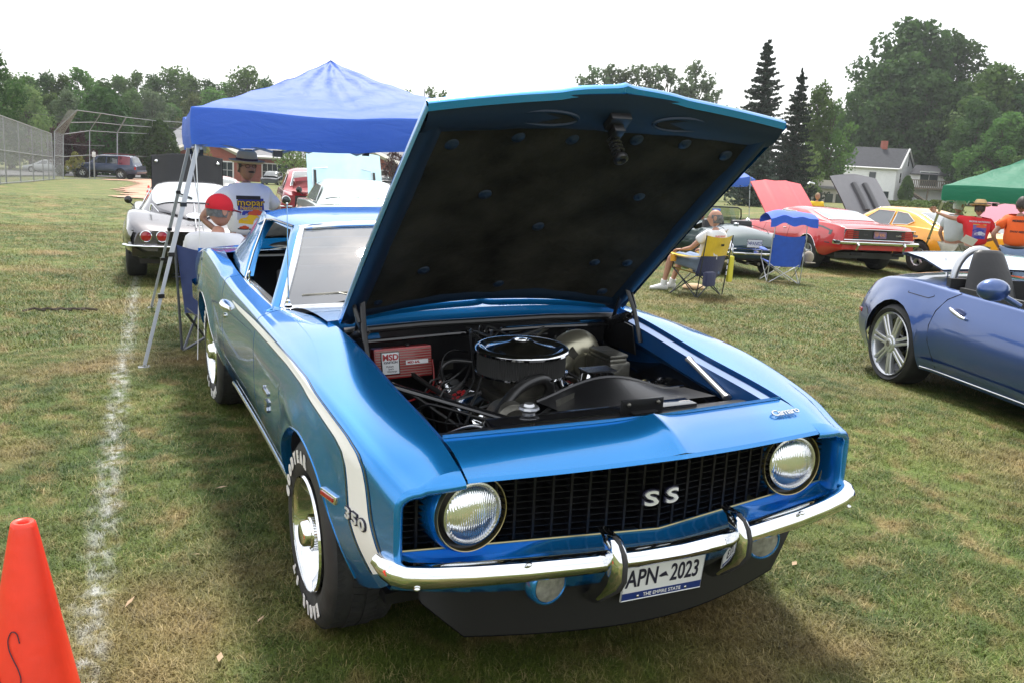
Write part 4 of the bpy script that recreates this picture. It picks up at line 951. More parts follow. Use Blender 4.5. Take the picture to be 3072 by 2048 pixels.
b=B(); b.box((.42,1.15,.843),(.088,.175,.014)); b.build('reservoir_lid',Mt['cast'],CAR,bev=.005)
b=B(); b.lathe([(.018,0),(.022,.02),(.022,.05),(0,.055)],12,Matrix.Translation((.46,1.07,.74))@Matrix.Rotation(pi/2,4,'X')); b.box((.43,1.02,.70),(.05,.06,.06)); b.build('proportioning_valve',Mt['cast'],CAR)
b=B(); b.box((-.42,.46,.66),(.26,.18,.14)); b.build('battery',bk,CAR,bev=.008)
b=B(); b.box((-.42,.375,.80),(.26,.04,.012)); b.build('core_support_flange',mat('primer grey',(.4,.38,.33),.5,noise=.2),CAR)
b=B(); b.box((.14,.475,.835),(.17,.012,.05)); b.box((.14,.46,.815),(.10,.03,.008)); b.build('latch_plate',bk,CAR,bev=.002)
b=B()
for x in (.08,.20): b.sph((x,.466,.845),.008)
b.build('latch_bolt',Mt['cast'],CAR)

# ------------------------------------------------------------------ more under-hood clutter
rsH=np.random.RandomState(4)
for k,(a,c,r) in enumerate((((-.55,1.30,.70),(-.30,1.05,.62),.008),((-.50,1.1,.66),(-.28,.80,.72),.006),((-.45,.85,.66),(-.20,.62,.70),.010),((.22,1.35,.74),(.05,1.30,.78),.007),((.50,1.30,.72),(.44,.90,.64),.007),((.30,.92,.70),(.52,.70,.70),.008),((.10,.66,.66),(-.30,.60,.62),.012),((-.12,1.40,.82),(-.30,1.30,.72),.005),((.0,1.38,.80),(.18,1.25,.72),.005),((-.56,.72,.62),(-.30,.50,.64),.006),((.56,1.1,.70),(.50,.75,.68),.009),((-.35,1.44,.84),(-.52,1.44,.70),.006))):
    A,C_=Vector(a),Vector(c); m_=A.lerp(C_,.5)+Vector((.06*rsH.randn()*.5,.05*rsH.randn()*.5,.05)); hose('engine_wire',[A,A.lerp(m_,.6)+Vector((0,0,.02)),m_,C_.lerp(m_,.5),C_],r,[Mt['hose'],Mt['hose'],Mt['chromed'],Mt['gloss']][k%4])
for x,y,z,r,h_ in ((-.50,1.22,.66,.045,.10),(.50,.98,.62,.05,.12),(.30,.72,.66,.035,.06),(-.36,.72,.62,.04,.08)): B().lathe([(0,0),(r,0),(r,h_*.7),(r*.8,h_*.75),(r*.8,h_),(0,h_)],20,Matrix.Translation((x,y,z-.05))).build('canister',Mt['cast'] if x>0 else Mt['gloss'],CAR,smooth=30)
for x,y,z in ((-.52,1.02,.70),(-.44,.56,.70),(.54,.62,.74),(.46,1.30,.76),(-.20,1.44,.76),(.10,1.44,.74)): B().box((x,y,z),(.05,.04,.03)).build('bracket',Mt['alu'] if y<.8 else Mt['cast'],CAR,bev=.004)
b=B(); b.lathe([(.0,.0),(.045,0),(.05,.03),(.03,.05),(.03,.09),(0,.09)],20,Matrix.Translation((-.06,1.36,.80))); b.build('distributor',Mt['gloss'],CAR,smooth=40)
for k in range(8):
    a=2*pi*k/8; hose('plug_lead',[(-.06+.03*cos(a),1.36+.03*sin(a),.88),(-.06+.07*cos(a),1.36+.06*sin(a),.92),(-.03+(.20 if k%2 else -.20),1.2-.03*k,.80),(-.03+(.28 if k%2 else -.28),1.22-.05*k,.74)],.0045,Mt['hose'],6)
# ------------------------------------------------------------------ foliage
def leafmat(name,col,col2,tr=.35):
    m=bpy.data.materials.new(name); m.use_nodes=True; N=m.node_tree; p=N.nodes['Principled BSDF']; p.inputs['Roughness'].default_value=.6; p.inputs['Specular IOR Level'].default_value=.08
    g=N.nodes.new('ShaderNodeNewGeometry'); n=N.nodes.new('ShaderNodeTexNoise'); n.inputs['Scale'].default_value=.7; n.inputs['Detail'].default_value=8; n.inputs['Roughness'].default_value=.7; N.links.new(g.outputs['Position'],n.inputs['Vector'])
    mr=N.nodes.new('ShaderNodeMapRange'); mr.inputs[1].default_value=.35; mr.inputs[2].default_value=.65; N.links.new(n.outputs['Fac'],mr.inputs[0])
    x=N.nodes.new('ShaderNodeMix'); x.data_type='RGBA'; N.links.new(mr.outputs[0],x.inputs[0]); x.inputs[6].default_value=(*col,1); x.inputs[7].default_value=(*col2,1)
    oi=N.nodes.new('ShaderNodeObjectInfo'); hs=N.nodes.new('ShaderNodeHueSaturation'); r2=N.nodes.new('ShaderNodeMapRange'); r2.inputs[3].default_value=.75; r2.inputs[4].default_value=1.35; N.links.new(oi.outputs['Random'],r2.inputs[0]); N.links.new(r2.outputs[0],hs.inputs['Value']); N.links.new(x.outputs[2],hs.inputs['Color'])
    r3=N.nodes.new('ShaderNodeMapRange'); r3.inputs[3].default_value=.485; r3.inputs[4].default_value=.52; N.links.new(oi.outputs['Random'],r3.inputs[0]); N.links.new(r3.outputs[0],hs.inputs['Hue'])
    N.links.new(hs.outputs[0],p.inputs['Base Color']); t=N.nodes.new('ShaderNodeBsdfTranslucent'); N.links.new(hs.outputs[0],t.inputs[0]); ms=N.nodes.new('ShaderNodeMixShader'); ms.inputs[0].default_value=tr
    o=N.nodes['Material Output']; N.links.new(p.outputs[0],ms.inputs[1]); N.links.new(t.outputs[0],ms.inputs[2]); N.links.new(ms.outputs[0],o.inputs[0]); return m
LG=leafmat('leaves',(.048,.105,.024),(.115,.19,.05),.45); LD=leafmat('dark leaves',(.028,.068,.020),(.07,.13,.035),.4); LP_=leafmat('purple leaves',(.03,.012,.016),(.07,.03,.03)); LS=leafmat('spruce needles',(.02,.035,.025),(.055,.075,.055),.15); LL=leafmat('light leaves',(.08,.13,.04),(.16,.2,.07)); LSV=leafmat('grey green leaves',(.07,.11,.055),(.14,.18,.09)); LO_=leafmat('yellowish leaves',(.14,.15,.04),(.24,.22,.08))
BK=mat('bark',(.07,.055,.04),.9,noise=.4,nscale=6,bump=.5,bscale=10)
def cards(P,D,size,rs,jit=.8):
    """leaf cards at P facing roughly D"""
    n=len(P); N_=D+rs.randn(n,3)*jit; N_/=np.linalg.norm(N_,axis=1)[:,None]
    a=np.cross(N_,rs.randn(n,3)); a/=np.linalg.norm(a,axis=1)[:,None]; c=np.cross(N_,a); s=(size*(.55+.9*rs.rand(n)))[:,None]
    v=np.stack([P-a*s*.6-c*s*.15,P+c*s*.42,P+a*s*.6-c*s*.1,P-c*s*.48+N_*s*.18],1).reshape(-1,3)
    return v
def raw(name,V,mt):
    n=len(V)//4; me=bpy.data.meshes.new(name); me.vertices.add(len(V)); me.vertices.foreach_set('co',V.astype(np.float32).ravel())
    me.loops.add(4*n); me.loops.foreach_set('vertex_index',np.arange(4*n,dtype=np.int32)); me.polygons.add(n); me.polygons.foreach_set('loop_start',np.arange(0,4*n,4,dtype=np.int32)); me.polygons.foreach_set('loop_total',np.full(n,4,dtype=np.int32))
    me.materials.append(mt); me.update(); me.validate(); return me
def decid(seed,H,Wd,n=3200,leaf=.34,base=.25,lobes=16,tall=1.0,gap=.0):
    """crown array and trunk builder for a broad-leaved tree, unit = metres"""
    rs=np.random.RandomState(seed); b=B(); P=[];D=[]
    cz=H*(base+1)/2; L=[]
    for i in range(lobes):
        t=(i+.5)/lobes; z=H*(base+(1-base)*(.06+.88*t)); r=Wd/2*(math.sin(pi*min(1,.18+.80*t**.85))**.7)*(.35+.65*rs.rand()); a=i*2.4+rs.rand()
        L.append((np.array([r*cos(a),r*sin(a),z]),Wd*(.15+.11*rs.rand())*(1-.35*t)*(.72 if lobes>40 else 1),))
    L.append((np.array([0,0,H*.90]),Wd*.13))
    L.append((np.array([0,0,H*.6]),Wd*.26))
    w=np.array([l[1]**2 for l in L]); w/=w.sum()
    for (c,r),f in zip(L,w):
        m=int(n*f); d=rs.randn(m,3); d/=np.linalg.norm(d,axis=1)[:,None]; rad_=r*(1-.45*rs.rand(m)**1.5)*(1+.22*np.sin(d[:,0]*7+c[0])*np.sin(d[:,2]*6+c[1]))
        p=c+d*rad_[:,None]*np.array([1.05,1.05,.95*tall]); P.append(p); D.append(d)
    P=np.concatenate(P);D=np.concatenate(D); V=cards(P,D,leaf,rs)
    b.tube([(0,0,-.3),(0,0,H*.2),(.1,0,H*.5),(0,.05,H*.8)],[H*.022,H*.018,H*.012,.03],8)
    for c,r in L[:lobes]: 
        z0=c[2]*.55; b.tube([(0,0,z0),tuple(c*np.array([.5,.5,1])-np.array([0,0,(c[2]-z0)*.35])),tuple(c)],[H*.008,H*.005,.02],5)
    return V,b
def spruce(seed,H,Wd,n=5200,leaf=.26,sparse=0):
    rs=np.random.RandomState(seed); b=B(); b.tube([(0,0,-.3),(0,0,H*.5),(0,0,H)],[H*.02,H*.012,.02],8); P=[];D=[]
    lv=44
    for i in range(lv):
        t=(i+.6+.5*(rs.rand()-.5))/lv; z=H*(.05+.95*t); R_=Wd/2*(1-t)**.8*(.75+.35*rs.rand())+.12; nb=int(5+6*(1-t))
        for k in range(nb):
            a=2*pi*k/nb+i*1.3+rs.rand()*.5; r2=R_*(.55+.65*rs.rand()); dz=-(.05+.28*rs.rand())*r2; z=H*(.05+.95*t)+.12*rs.randn()
            m=int(n/lv/nb*(.5+1.1*(1-t)))+3
            s=rs.rand(m)**.7; lat=(rs.rand(m)-.5)*.42*(1-s*.5)*min(r2,1.4); p=np.stack([cos(a)*s*r2-sin(a)*lat,sin(a)*s*r2+cos(a)*lat,z+dz*s+.16*r2*s**3-rs.rand(m)*.22*(1-.4*s)],1)
            P.append(p); D.append(np.tile([cos(a)*.3,sin(a)*.3,.4],(m,1)))
            b.tube([(0,0,z),(cos(a)*r2*.6,sin(a)*r2*.6,z+dz*.6),(cos(a)*r2,sin(a)*r2,z+dz+.14*r2)],[.03,.02,.008],4)
    P=np.concatenate(P);D=np.concatenate(D); return cards(P,D,leaf,rs,1.0),b
def cone_bush(seed,H,Wd,n=6000,leaf=.16,egg=1.):
    rs=np.random.RandomState(seed); t=rs.rand(n)**.8; a=rs.rand(n)*2*pi
    R_=Wd/2*np.clip(np.sin(pi*np.clip(.16+.80*t**egg,0,1)),0,1)**.75*(1+.10*np.sin(a*5+t*9)+.07*np.sin(a*11-t*23))*(1-.25*rs.rand(n)**2)
    P=np.stack([R_*np.cos(a),R_*np.sin(a),H*t],1); D=np.stack([np.cos(a),np.sin(a),.6+0*a],1); b=B().tube([(0,0,-.2),(0,0,H*.8)],[.12,.04],6)
    b.sph((0,0,H*.45),(Wd*.30,Wd*.30,H*.38),12,8); return cards(P,D,leaf,rs,.9),b
MC={}
def tree(name,label,cat,proto,loc,sc=1,rz=0,group=None,lm=LG,sx=1):
    key=(proto[0],)+tuple(proto[1:])+(lm.name,)
    if key not in MC:
        V,b=dict(d=decid,s=spruce,c=cone_bush)[proto[0]](*proto[1:]); MC[key]=(raw(name+' crown',V,lm),b.mesh('trunk',BK,weld=False))
    cm,tm=MC[key]; o=empty(name,label,cat,loc,rz,group); o.scale=(sc*sx,sc*sx,sc)
    for nm,m in (('crown',cm),('trunk',tm)):
        c=bpy.data.objects.new(nm,m); COL.objects.link(c); c.parent=o
    return o
def tat(px,d,dz=0):      # spot on the ground below pixel column px at depth d
    p=at(px,400,d); return Vector((p.x,p.y,T(p.x,p.y)+dz))
def hpx(px,py,d):        # height of the sight line above the ground there
    p=at(px,py,d); return p.z-T(p.x,p.y)
D1=('d',1,12.,7.,7000,.26,.12,18); D2=('d',2,12.,6.,7000,.25,.10,18,1.2); D3=('d',3,12.,8.,8000,.26,.10,20); D4=('d',4,12.,5.,6000,.22,.10,16,1.3); D5=('d',5,12.,6.5,1900,.30,.25,15)
rsT=np.random.RandomState(11)
# wood on the left: front row, middle row, back row
LFT=[]
for i,px in enumerate(range(-70,640,47)):
    d=(100 if px<270 else 134)+rsT.rand()*8; top=205+rsT.rand()*40-(25 if px<120 else 0); h=hpx(px,top,d); LFT.append((px,d,h,(D3,D1,D2)[i%3],[LG,LSV,LG,LL][i%4]))
for i,px in enumerate(range(-50,640,41)):
    d=(116 if px<270 else 150)+rsT.rand()*8; top=158+rsT.rand()*34-(8 if i%3==0 else 0); h=hpx(px,top,d); LFT.append((px,d,h,(D2,D4,D1,D3)[i%4],[LG,LD,LG][i%3]))
desc=['rounded pale green tree','tall narrow dark tree','bushy mid green tree','loose grey green tree']
names4=['in the wood behind the ball field fence','at the back of the wood on the left','rising behind the backstop','behind the wire fence at the left']
rows={'front':0,'back':0}; LFT.sort(key=lambda q:q[0])
for px,d,h,pr,lm in LFT:
    row='front' if d<(110 if px<270 else 145) else 'back'; k=rows[row]; rows[row]+=1
    where='beyond the chain-link fence' if px<130 else ('behind the backstop' if px<420 else 'behind the blue canopy')
    o=tree('deciduous_tree',f"{ {LG.name:'mid green',LSV.name:'grey green',LL.name:'light green',LD.name:'dark green'}[lm.name] } woodland tree {where}, {ORD[k]} from the left in the {row} row",'tree',pr,tat(px,d),h/12,rsT.rand()*6,'woodland trees on the left',lm,1.0)
# near tree at the far left edge
tree('deciduous_tree','tall dark tree cut off by the left edge of the photo','tree',D4,tat(-22,70),hpx(-5,48,70)/12,1.,None,LD,.9)
# understorey shrubs behind fence
for px,top,lm,nm,lb in ((150,275,LP_,'purple_tree','dark purple leaved tree behind the backstop panel'),(188,300,LP_,'purple_tree','purple leaved tree left of the conical evergreen'),(172,350,LO_,'shrub','small yellowish tree beside the sign post'),):
    d=86 if lm is LP_ else 78; h=hpx(px,top,d); tree(nm,lb,'tree',D1 if lm is LP_ else ('d',8,5.,3.6,1500,.2,.3,10),tat(px,d),h/(12 if lm is LP_ else 5),2,None,lm,.9)
h=hpx(243,208,93); tree('conical_evergreen','tall conical evergreen behind the dark blue sport utility','tree',('c',1,8.,5.,9000,.24,1.25),tat(243,93),h/8,0,None,LD,1.0)
h=hpx(357,278,90); tree('round_evergreen','broad rounded evergreen just left of the blue canopy','tree',('c',2,6.,4.6,8000,.22,1.0),tat(360,90),h/6,0,None,LD,.98)
for k_,(px,top) in enumerate(((140,380),(178,383),(196,384))): tree('small_bush',ORD[k_]+' small pale bush from the left beside the car park sign','shrub',('c',3,1.6,1.2,900,.12),tat(px,80),hpx(px,top,80)/1.6,0,'small bushes by the car park',LSV)
# trees in front of the school
tree('maple_tree','small open green tree in front of the school doors','tree',('d',21,6.,6.,1500,.26,.28,16),tat(672,92),hpx(672,328,92)/6,0,None,LL)
tree('purple_tree','dark purple tree beside the right school gable','tree',('d',22,5.,4.,1500,.22,.25,12),tat(775,97),hpx(770,334,97)/5,0,None,LP_,.9)
tree('purple_tree','small purple tree partly hidden by the raised blue hood','tree',('d',23,5.,3.,1200,.2,.3,11),tat(903,90),hpx(905,345,90)/5,0,None,LP_)
tree('maple_tree','small pale tree against the left brick gable','tree',('d',24,5.,3.,700,.2,.3,9),tat(478,96),hpx(478,338,96)/5,0,None,LO_,.6)
# far poplars
for px,top,lm in ((935,205,LG),(985,198,LG),(1008,206,LG)): tree('poplar_tree',f'{"left" if px<950 else "middle" if px<1000 else "right"} one of three thin treetops right of the canopy peak','tree',('d',31,12.,5.,1300,.3,.15,13,1.4),tat(px,150),hpx(px,top,150)/12,px,'thin treetops beyond the canopy',lm,.8)
pop=((1330,165),(1352,148),(1385,142),(1412,150),(1440,143),(1468,148),(1500,140),(1522,150),(1577,133),(1600,175),(1625,200),(1550,185))
for i,(px,top) in enumerate(pop): tree('poplar_tree',ORD[sorted(q[0] for q in pop).index(px)]+' slender poplar from the left in the row above the raised hood','tree',('d',33+i%3,12.,4.2,1500,.30,.12,15,1.4),tat(px,140),hpx(px,top,140)/12,i,'row of poplars above the raised hood',LSV,1.0)
# spruces on the right
tree('spruce_tree','tallest pointed spruce, just right of the raised hood corner','tree',('s',41,11.,6.6,24000,.15),tat(1733,78),hpx(1737,103,78)/11,0,None,LS,.92)
tree('spruce_tree','second pointed spruce standing right of the tallest one','tree',('s',42,11.,7.0,24000,.15),tat(1817,74),hpx(1820,168,74)/11,0,None,LS,.78)
tree('spruce_tree','low wide spruce behind the red raised hood','tree',('s',43,7.,6.,7000,.24),tat(1745,66),hpx(1745,320,66)/7,0,None,LS,1.0)
for px,top,d,lm,k,lb in ((1862,195,100,LG,D2,'pale green tree behind the second spruce'),(1895,225,100,LG,D5,'loose green tree right of the two spruces'),(1690,245,120,LG,D5,'thin tree left of the tallest spruce'),(1850,330,90,LL,('d',51,6.,4.,1500,.26,.1,12),'small light green tree below the spruces')):
    tree('deciduous_tree',lb,'tree',k,tat(px,d),hpx(px,top,d)/k[2],2,None,lm,.9)
for k_,(px,top) in enumerate(((1840,360),(1885,350),(1915,342),(1943,335))): tree('deciduous_tree',ORD[k_]+' low distant tree from the left between spruces and white house','tree',('d',52,6.,5.,1500,.28,.05,12),tat(px,150),hpx(px,top,150)/6,px,'low distant trees left of the white house',LD if px>1900 else LG)
# big trees behind the house
for i,(px,top,d,w_,lm,lb) in enumerate(((2062,52,138,1.05,LD,'tallest broad tree rising behind the white house'),(2000,150,134,1.0,LD,'broad tree above the left end of the house roof'),(2150,82,140,.95,LD,'second tallest tree right behind the white house'),(2110,170,130,1.1,LD,'dense lower tree directly behind the house gable'),(2190,190,128,.9,LD,'dark tree behind the low wing of the house'),(1975,200,140,.8,LG,'leaning outer branches tree left of the house'),
     (2262,150,126,1.0,LG,'pointed tree standing above the green canopy'),(2232,230,118,1.0,LD,'dark bushy tree above the green canopy corner'),(2330,185,124,1.0,LD,'dark tree near the right edge above the canopy'),(2362,120,130,.7,LD,'thin tall tree cut off by the right edge'),(2300,260,112,1.1,LG,'rounded tree close behind the green canopy'),(2390,250,110,1.2,LG,'leafy tree at the right edge behind the canopy'))):
    pr=(('d',61+i%4,14.,10.,12000,.32,.10,46,1.0)); tree('deciduous_tree',lb,'tree',pr,tat(px,d),hpx(px,top,d)/14,i*1.1,None,lm,w_)
for k_,(px,top) in enumerate(((1965,330),(2150,350),(2190,345),(2225,350),(2260,345),(2300,350),(2345,345))): tree('bush',ORD[k_]+' dark bush from the left in the mass behind the white house','shrub',('d',71,6.,7.,2600,.34,.0,14),tat(px,146),hpx(px,top,146)/6,px,'bushes behind the house',LD)
tree('climbing_vine','green vine climbing the corner of the white house','plant',('c',77,4.,2.6,4500,.2,.8),tat(2087,114),hpx(2087,405,114)/4,0,None,LG,.8)
for px,lb in ((2050,'left'),(2085,'middle'),(2125,'right'),(2165,'far right'),(2015,'far left')): tree('hedge_bush',lb+' yellow green hedge bush before the white house','shrub',('c',79,1.3,3.4,2200,.14,.6),tat(px,60),hpx(px,462,60)/1.3,px,'hedge in front of the white house',LL,1.1)
# utility wires
def wires(name,label,pts,r=.02):
    tag(B().tube(pts,r,4,cap=False).build(name,Mt['black']),label,'wire')
def sagw(a,b_,s,n=14): return [a.lerp(b_,i/n)+Vector((0,0,-s*4*(i/n)*(1-i/n))) for i in range(n+1)]
wires('utility_wire','upper overhead wire crossing the left woodland',sagw(at(-40,245,90),at(620,312,90),.3),.025)
wires('utility_wire','lower overhead wire ending at the backstop top',sagw(at(-40,302,70),at(240,335,80),.3),.025)
wires('utility_wire','thin overhead wire above the blue canopy slope',sagw(at(380,200,95),at(980,262,95),.3),.02)
wires('utility_wire','overhead wire between the spruces and the white house',sagw(at(1830,418,100),at(2010,424,105),.2),.02)
# ------------------------------------------------------------------ other cars: local x right, y forward from the tail, z up
def cmat(n,c,**k): return paint(n,c,k.get('metal',.1),k.get('rough',.35),1)
def headM(x,y,az,z=None): return Matrix.Translation((x,y,T(x,y) if z is None else z))@Matrix.Rotation(-rad(az),4,'Z')
def axle_wheel(par,x,y,R,wd,rim,style,sgn,rm=None):
    W_=empty('wheel',None,None); W_.parent=par; W_.matrix_local=Matrix.Translation((sgn*x,y,R))@(Matrix.Identity(4) if sgn<0 else Matrix.Rotation(pi,4,'Z'))
    MR=Matrix.Rotation(pi/2,4,'Y'); tyre(W_,R,wd,rim,wd/2-.01,False)
    rm=rm or Mt['alu']
    B().lathe([(rim-.002,-.008),(rim+.003,0),(rim-.008,.004),(rim-.016,.02),(rim-.024,.06),(rim-.03,.10)],36,MR).build('rim',rm,W_,smooth=50)
    if style=='disc': B().lathe([(rim-.02,.05),(rim*.75,.03),(rim*.5,.045),(rim*.35,.03),(rim*.3,.0),(0,-.005)],36,MR).build('hub_disc',rm,W_,smooth=50)
    elif style=='seven':
        B().lathe([(rim-.03,.10),(0,.10)],36,MR).build('brake_disc',Mt['gloss'],W_)
        for k in range(7):
            a=2*pi*k/7+.15
            for off in (-1,1):
                b=B(); d=Vector((0,cos(a),sin(a))); t_=Vector((0,-sin(a),cos(a)))
                b.loft([[d*r+t_*(off*o+e)+Vector((xx,0,0)) for e,xx in ((-w2,.006+dd),(-w2*.6,-.002+dd),(w2*.6,-.002+dd),(w2,.006+dd),(w2,.035+dd),(-w2,.035+dd))] for r,o,w2,dd in ((.055,.016,.014,.004),(rim*.6,.019,.013,.002),(rim-.012,.024,.014,.004))]); b.build('spoke',rm,W_,smooth=30)
        B().lathe([(.075,.03),(.075,.004),(.066,-.006),(.045,-.008),(.040,-.014),(.030,-.016),(0,-.016)],32,MR).build('hub_cap',rm,W_,smooth=30)
        B().lathe([(.024,-.016),(.022,-.019),(.012,-.018),(0,-.018)],24,MR).build('cap_badge',Mt['cast'],W_)
    else:
        B().lathe([(rim-.03,.09),(0,.09)],30,MR).build('brake_disc',Mt['gloss'],W_)
        for k in range(5):
            a=2*pi*k/5+.3; d=Vector((0,cos(a),sin(a))); t_=Vector((0,-sin(a),cos(a))); b=B()
            b.loft([[d*r+t_*e+Vector((xx,0,0)) for e,xx in ((-w2,.02),(-w2*.5,.008),(w2*.5,.008),(w2,.02),(w2,.05),(-w2,.05))] for r,w2 in ((.03,.035),(rim*.5,.028),(rim-.02,.045))]); b.build('spoke',rm,W_,smooth=30)
        B().lathe([(.05,.03),(.045,-.005),(.03,-.012),(0,-.012)],24,MR).build('hub_cap',rm,W_,smooth=30)
    return W_
class Car:
    def __init__(s,name,label,M,sp,pm,parts_lr=True):
        s.sp=sp; s.pm=pm; s.root=empty(name,label,'car',M=M); s.W=crv(sp['W']); s.E=crv(sp['E']); s.Z=crv(sp['Z']); s.zb=crv(sp['B']); s.L=sp['L']
        s.wh=sp['wheels']; s.arch=sp.get('arch',.36); s.mid=sp.get('mid',.52); s.rd=sp.get('round',.05); s.tuck=sp.get('tuck',.10)
        s.open=sp.get('open'); s.body()
        if sp.get('gh'): s.green()
        for y in s.wh:
            for g in (-1,1): axle_wheel(s.root,s.W(y)-.03+sp.get('wx',0),y,sp.get('R',.33),sp.get('tw',.22),sp.get('rim',.19),sp.get('ws','five'),g,sp.get('rm'))
            if parts_lr:
                b=B(); b.box((0,y,sp.get('R',.33)+.02),(2*(s.W(y)-.30),.72,.55)); 
        b=B(); b.box((0,s.L/2,s.zb(s.L/2)+.10),(2*s.W(s.L/2)-.30,s.L*.86,.12)); b.build('underbody',Mt['black'],s.root)
    def sx(s,y,z):
        W=s.W(y);E=s.E(y);x=W;zb=s.zb(y)
        if z<s.mid: x-=s.tuck*((s.mid-z)/max(s.mid-zb,.1))**2
        else: x-=s.rd*((z-s.mid)/max(E-s.mid,.05))**2.2
        cr=s.sp.get('crease')
        if cr: x+=cr[1]*max(0,1-abs(z-cr[0](y))/.07)
        fl=s.sp.get('flare',.012)
        for wy in s.wh:
            d=math.hypot(y-wy,z-s.sp.get('R',.33)); x+=fl*max(0,1-abs(d-s.arch)/.12)
        return x
    def zlow(s,y):
        z=s.zb(y)
        for wy in s.wh:
            if abs(y-wy)<s.arch: z=max(z,s.sp.get('R',.33)+math.sqrt(s.arch**2-(y-wy)**2)*s.sp.get('archh',1.0))
        return min(z,s.E(y)-.10)
    def sec(s,y):
        E=s.E(y);zl=s.zlow(y);o=[]
        for t in (0,.06,.14,.24,.36,.5,.64,.76,.86,.94,1): z=zl+(E-.03-zl)*t; o.append((s.sx(y,z),y,z))
        x0=o[-1][0]; r=s.sp.get('er',.04)
        for a in (.35,.75,1.15,1.5708): o.append((x0-r*(1-cos(a)),y,E-.03+.03*sin(a)))
        xs=x0-r; Zc=s.Z(y); pw=s.sp.get('crown',1.0); fn=s.sp.get('topfn')
        for t in (.15,.3,.45,.6,.75,.9,1.0):
            x=xs*(1-t); z=E+(Zc-E)*(math.sin(t*pi/2)**pw)
            if fn: z+=fn(x,y)
            o.append((x,y,z))
        return o
    def body(s):
        ys_=axis(list(np.linspace(0,s.L,44))+[w+e for w in s.wh for e in (-s.arch,-s.arch+.004,-s.arch+.03,-s.arch+.09,0,s.arch-.09,s.arch-.03,s.arch-.004,s.arch)])
        ys_=[y for y in ys_ if 0<=y<=s.L]; b=B(); ej=s.sp.get('endpull',.06)
        secs=[]
        for y in ys_:
            h=s.sec(y); e0=max(0,1-y/.12); e1=max(0,1-(s.L-y)/.12); e=max(e0,e1)**2
            h=[(x*(1-ej*e),yy,z-(ej*.4*e if z>.5 else -ej*.2*e)) for x,yy,z in h]
            secs.append(h[:-1]+[h[-1]]+[(-x,yy,z) for x,yy,z in reversed(h[:-1])])
        n=len(secs[0]); fs=[]; V=[p for q in secs for p in q]
        for i in range(len(secs)-1):
            for j in range(n-1):
                if s.open:
                    (ya,yb,xo)=s.open; c=[V[i*n+j],V[(i+1)*n+j+1]]
                    if ya<=min(c[0][1],c[1][1]) and max(c[0][1],c[1][1])<=yb and max(abs(c[0][0]),abs(c[1][0]))<xo+1e-3 and min(c[0][2],c[1][2])>.5: continue
                fs.append((i*n+j,(i+1)*n+j,(i+1)*n+j+1,i*n+j+1))
        fs.append(tuple(reversed(range(n)))); fs.append(tuple(range((len(secs)-1)*n,len(secs)*n)))
        b.add(V,fs)
        s.bodyo=b.build('body',s.pm,s.root,smooth=40,weld='keep')
        # wheel wells
        for wy in s.wh:
            for g in (-1,1):
                q=B(); A=s.arch+.02; R_=s.sp.get('R',.33); q.add([(g*x,wy+A*cos(a),R_+A*sin(a)) for a in [pi*i/14 for i in range(15)] for x in (s.W(wy)-.36,s.W(wy)-.06)],[(2*i,2*i+1,2*i+3,2*i+2) for i in range(14)])
                q.add([(g*(s.W(wy)-.36),wy+A*cos(a),R_+A*sin(a)) for a in [pi*i/14 for i in range(15)]]+[(g*(s.W(wy)-.36),wy-A,.15),(g*(s.W(wy)-.36),wy+A,.15)],[tuple(range(17))]); q.build('wheel_well',Mt['hole'],s.root,weld=False)
    # greenhouse -------------------------------------------------
    def h(s,y): return s._h(y)
    def green(s):
        g=s.sp['gh']; s._h=crv(g['h']); s.wb=crv(g['wb']) if isinstance(g['wb'],list) else (lambda y:g['wb']); s.wt=g['wt']; s.Hh=max(v for _,v in g['h']); s.ht=g.get('r',.06)
        y0,y1=g['h'][0][0],g['h'][-1][0]; s.y0,s.y1=y0,y1
        yy=axis(list(np.linspace(y0,y1,34))); b=B()
        def bz(y): return min(s.E(y),s._h(y))-.02
        s.bz=bz
        def wtop(y): 
            wb=s.wb(y); return lerp(wb,s.wt*wb/ s.wb((y0+y1)/2), min(1,max(0,(s._h(y)-bz(y))/max(s.Hh-bz((y0+y1)/2),.1))))
        s.wtop=wtop
        def f(y,u):
            sg=1 if u>=0 else -1; a=abs(u); wt=wtop(y); r=min(s.ht,max(.0,(s._h(y)-bz(y))*.5))
            if a>.6: k=(1-a)/.4; return (sg*lerp(s.wb(y),wt,k),y,lerp(bz(y),s._h(y)-r,k))
            k=a/.6; return (sg*wt*math.sin(k*pi/2)**.9 if False else sg*wt*k,y,s._h(y)-r*k**5)
        us=[-1,-.9,-.8,-.7,-.6,-.585,-.56,-.52,-.46,-.38,-.25,-.12,0,.12,.25,.38,.46,.52,.56,.585,.6,.7,.8,.9,1]
        b.grid(f,yy,us); s.shell=b.build('roof_and_pillars',s.pm if 'rm' not in g else g['rm'],s.root,smooth=45)
        gl=g.get('glass',Mt['cglass'])
        for nm,rng,kk in (('rear_window',g.get('rg'),g.get('rk',.84)),('windscreen',g.get('fg'),.88)):
            if not rng: continue
            ya,yb=rng; P=lambda y,k,o=.007: (lambda p:(p[0],p[1]+(-o if nm=='rear_window' else o),p[2]+o))(f(y,.6*k))
            shp=g.get('rshape') if nm=='rear_window' else None
            if shp: fn=lambda y,k: P(y,k*shp((y-ya)/(yb-ya)))
            else: fn=P
            q=B(); q.grid(fn,list(np.linspace(ya,yb,10)),list(np.linspace(-kk,kk,17))); w_=q.build(nm,gl,s.root,smooth=80,weld=False)
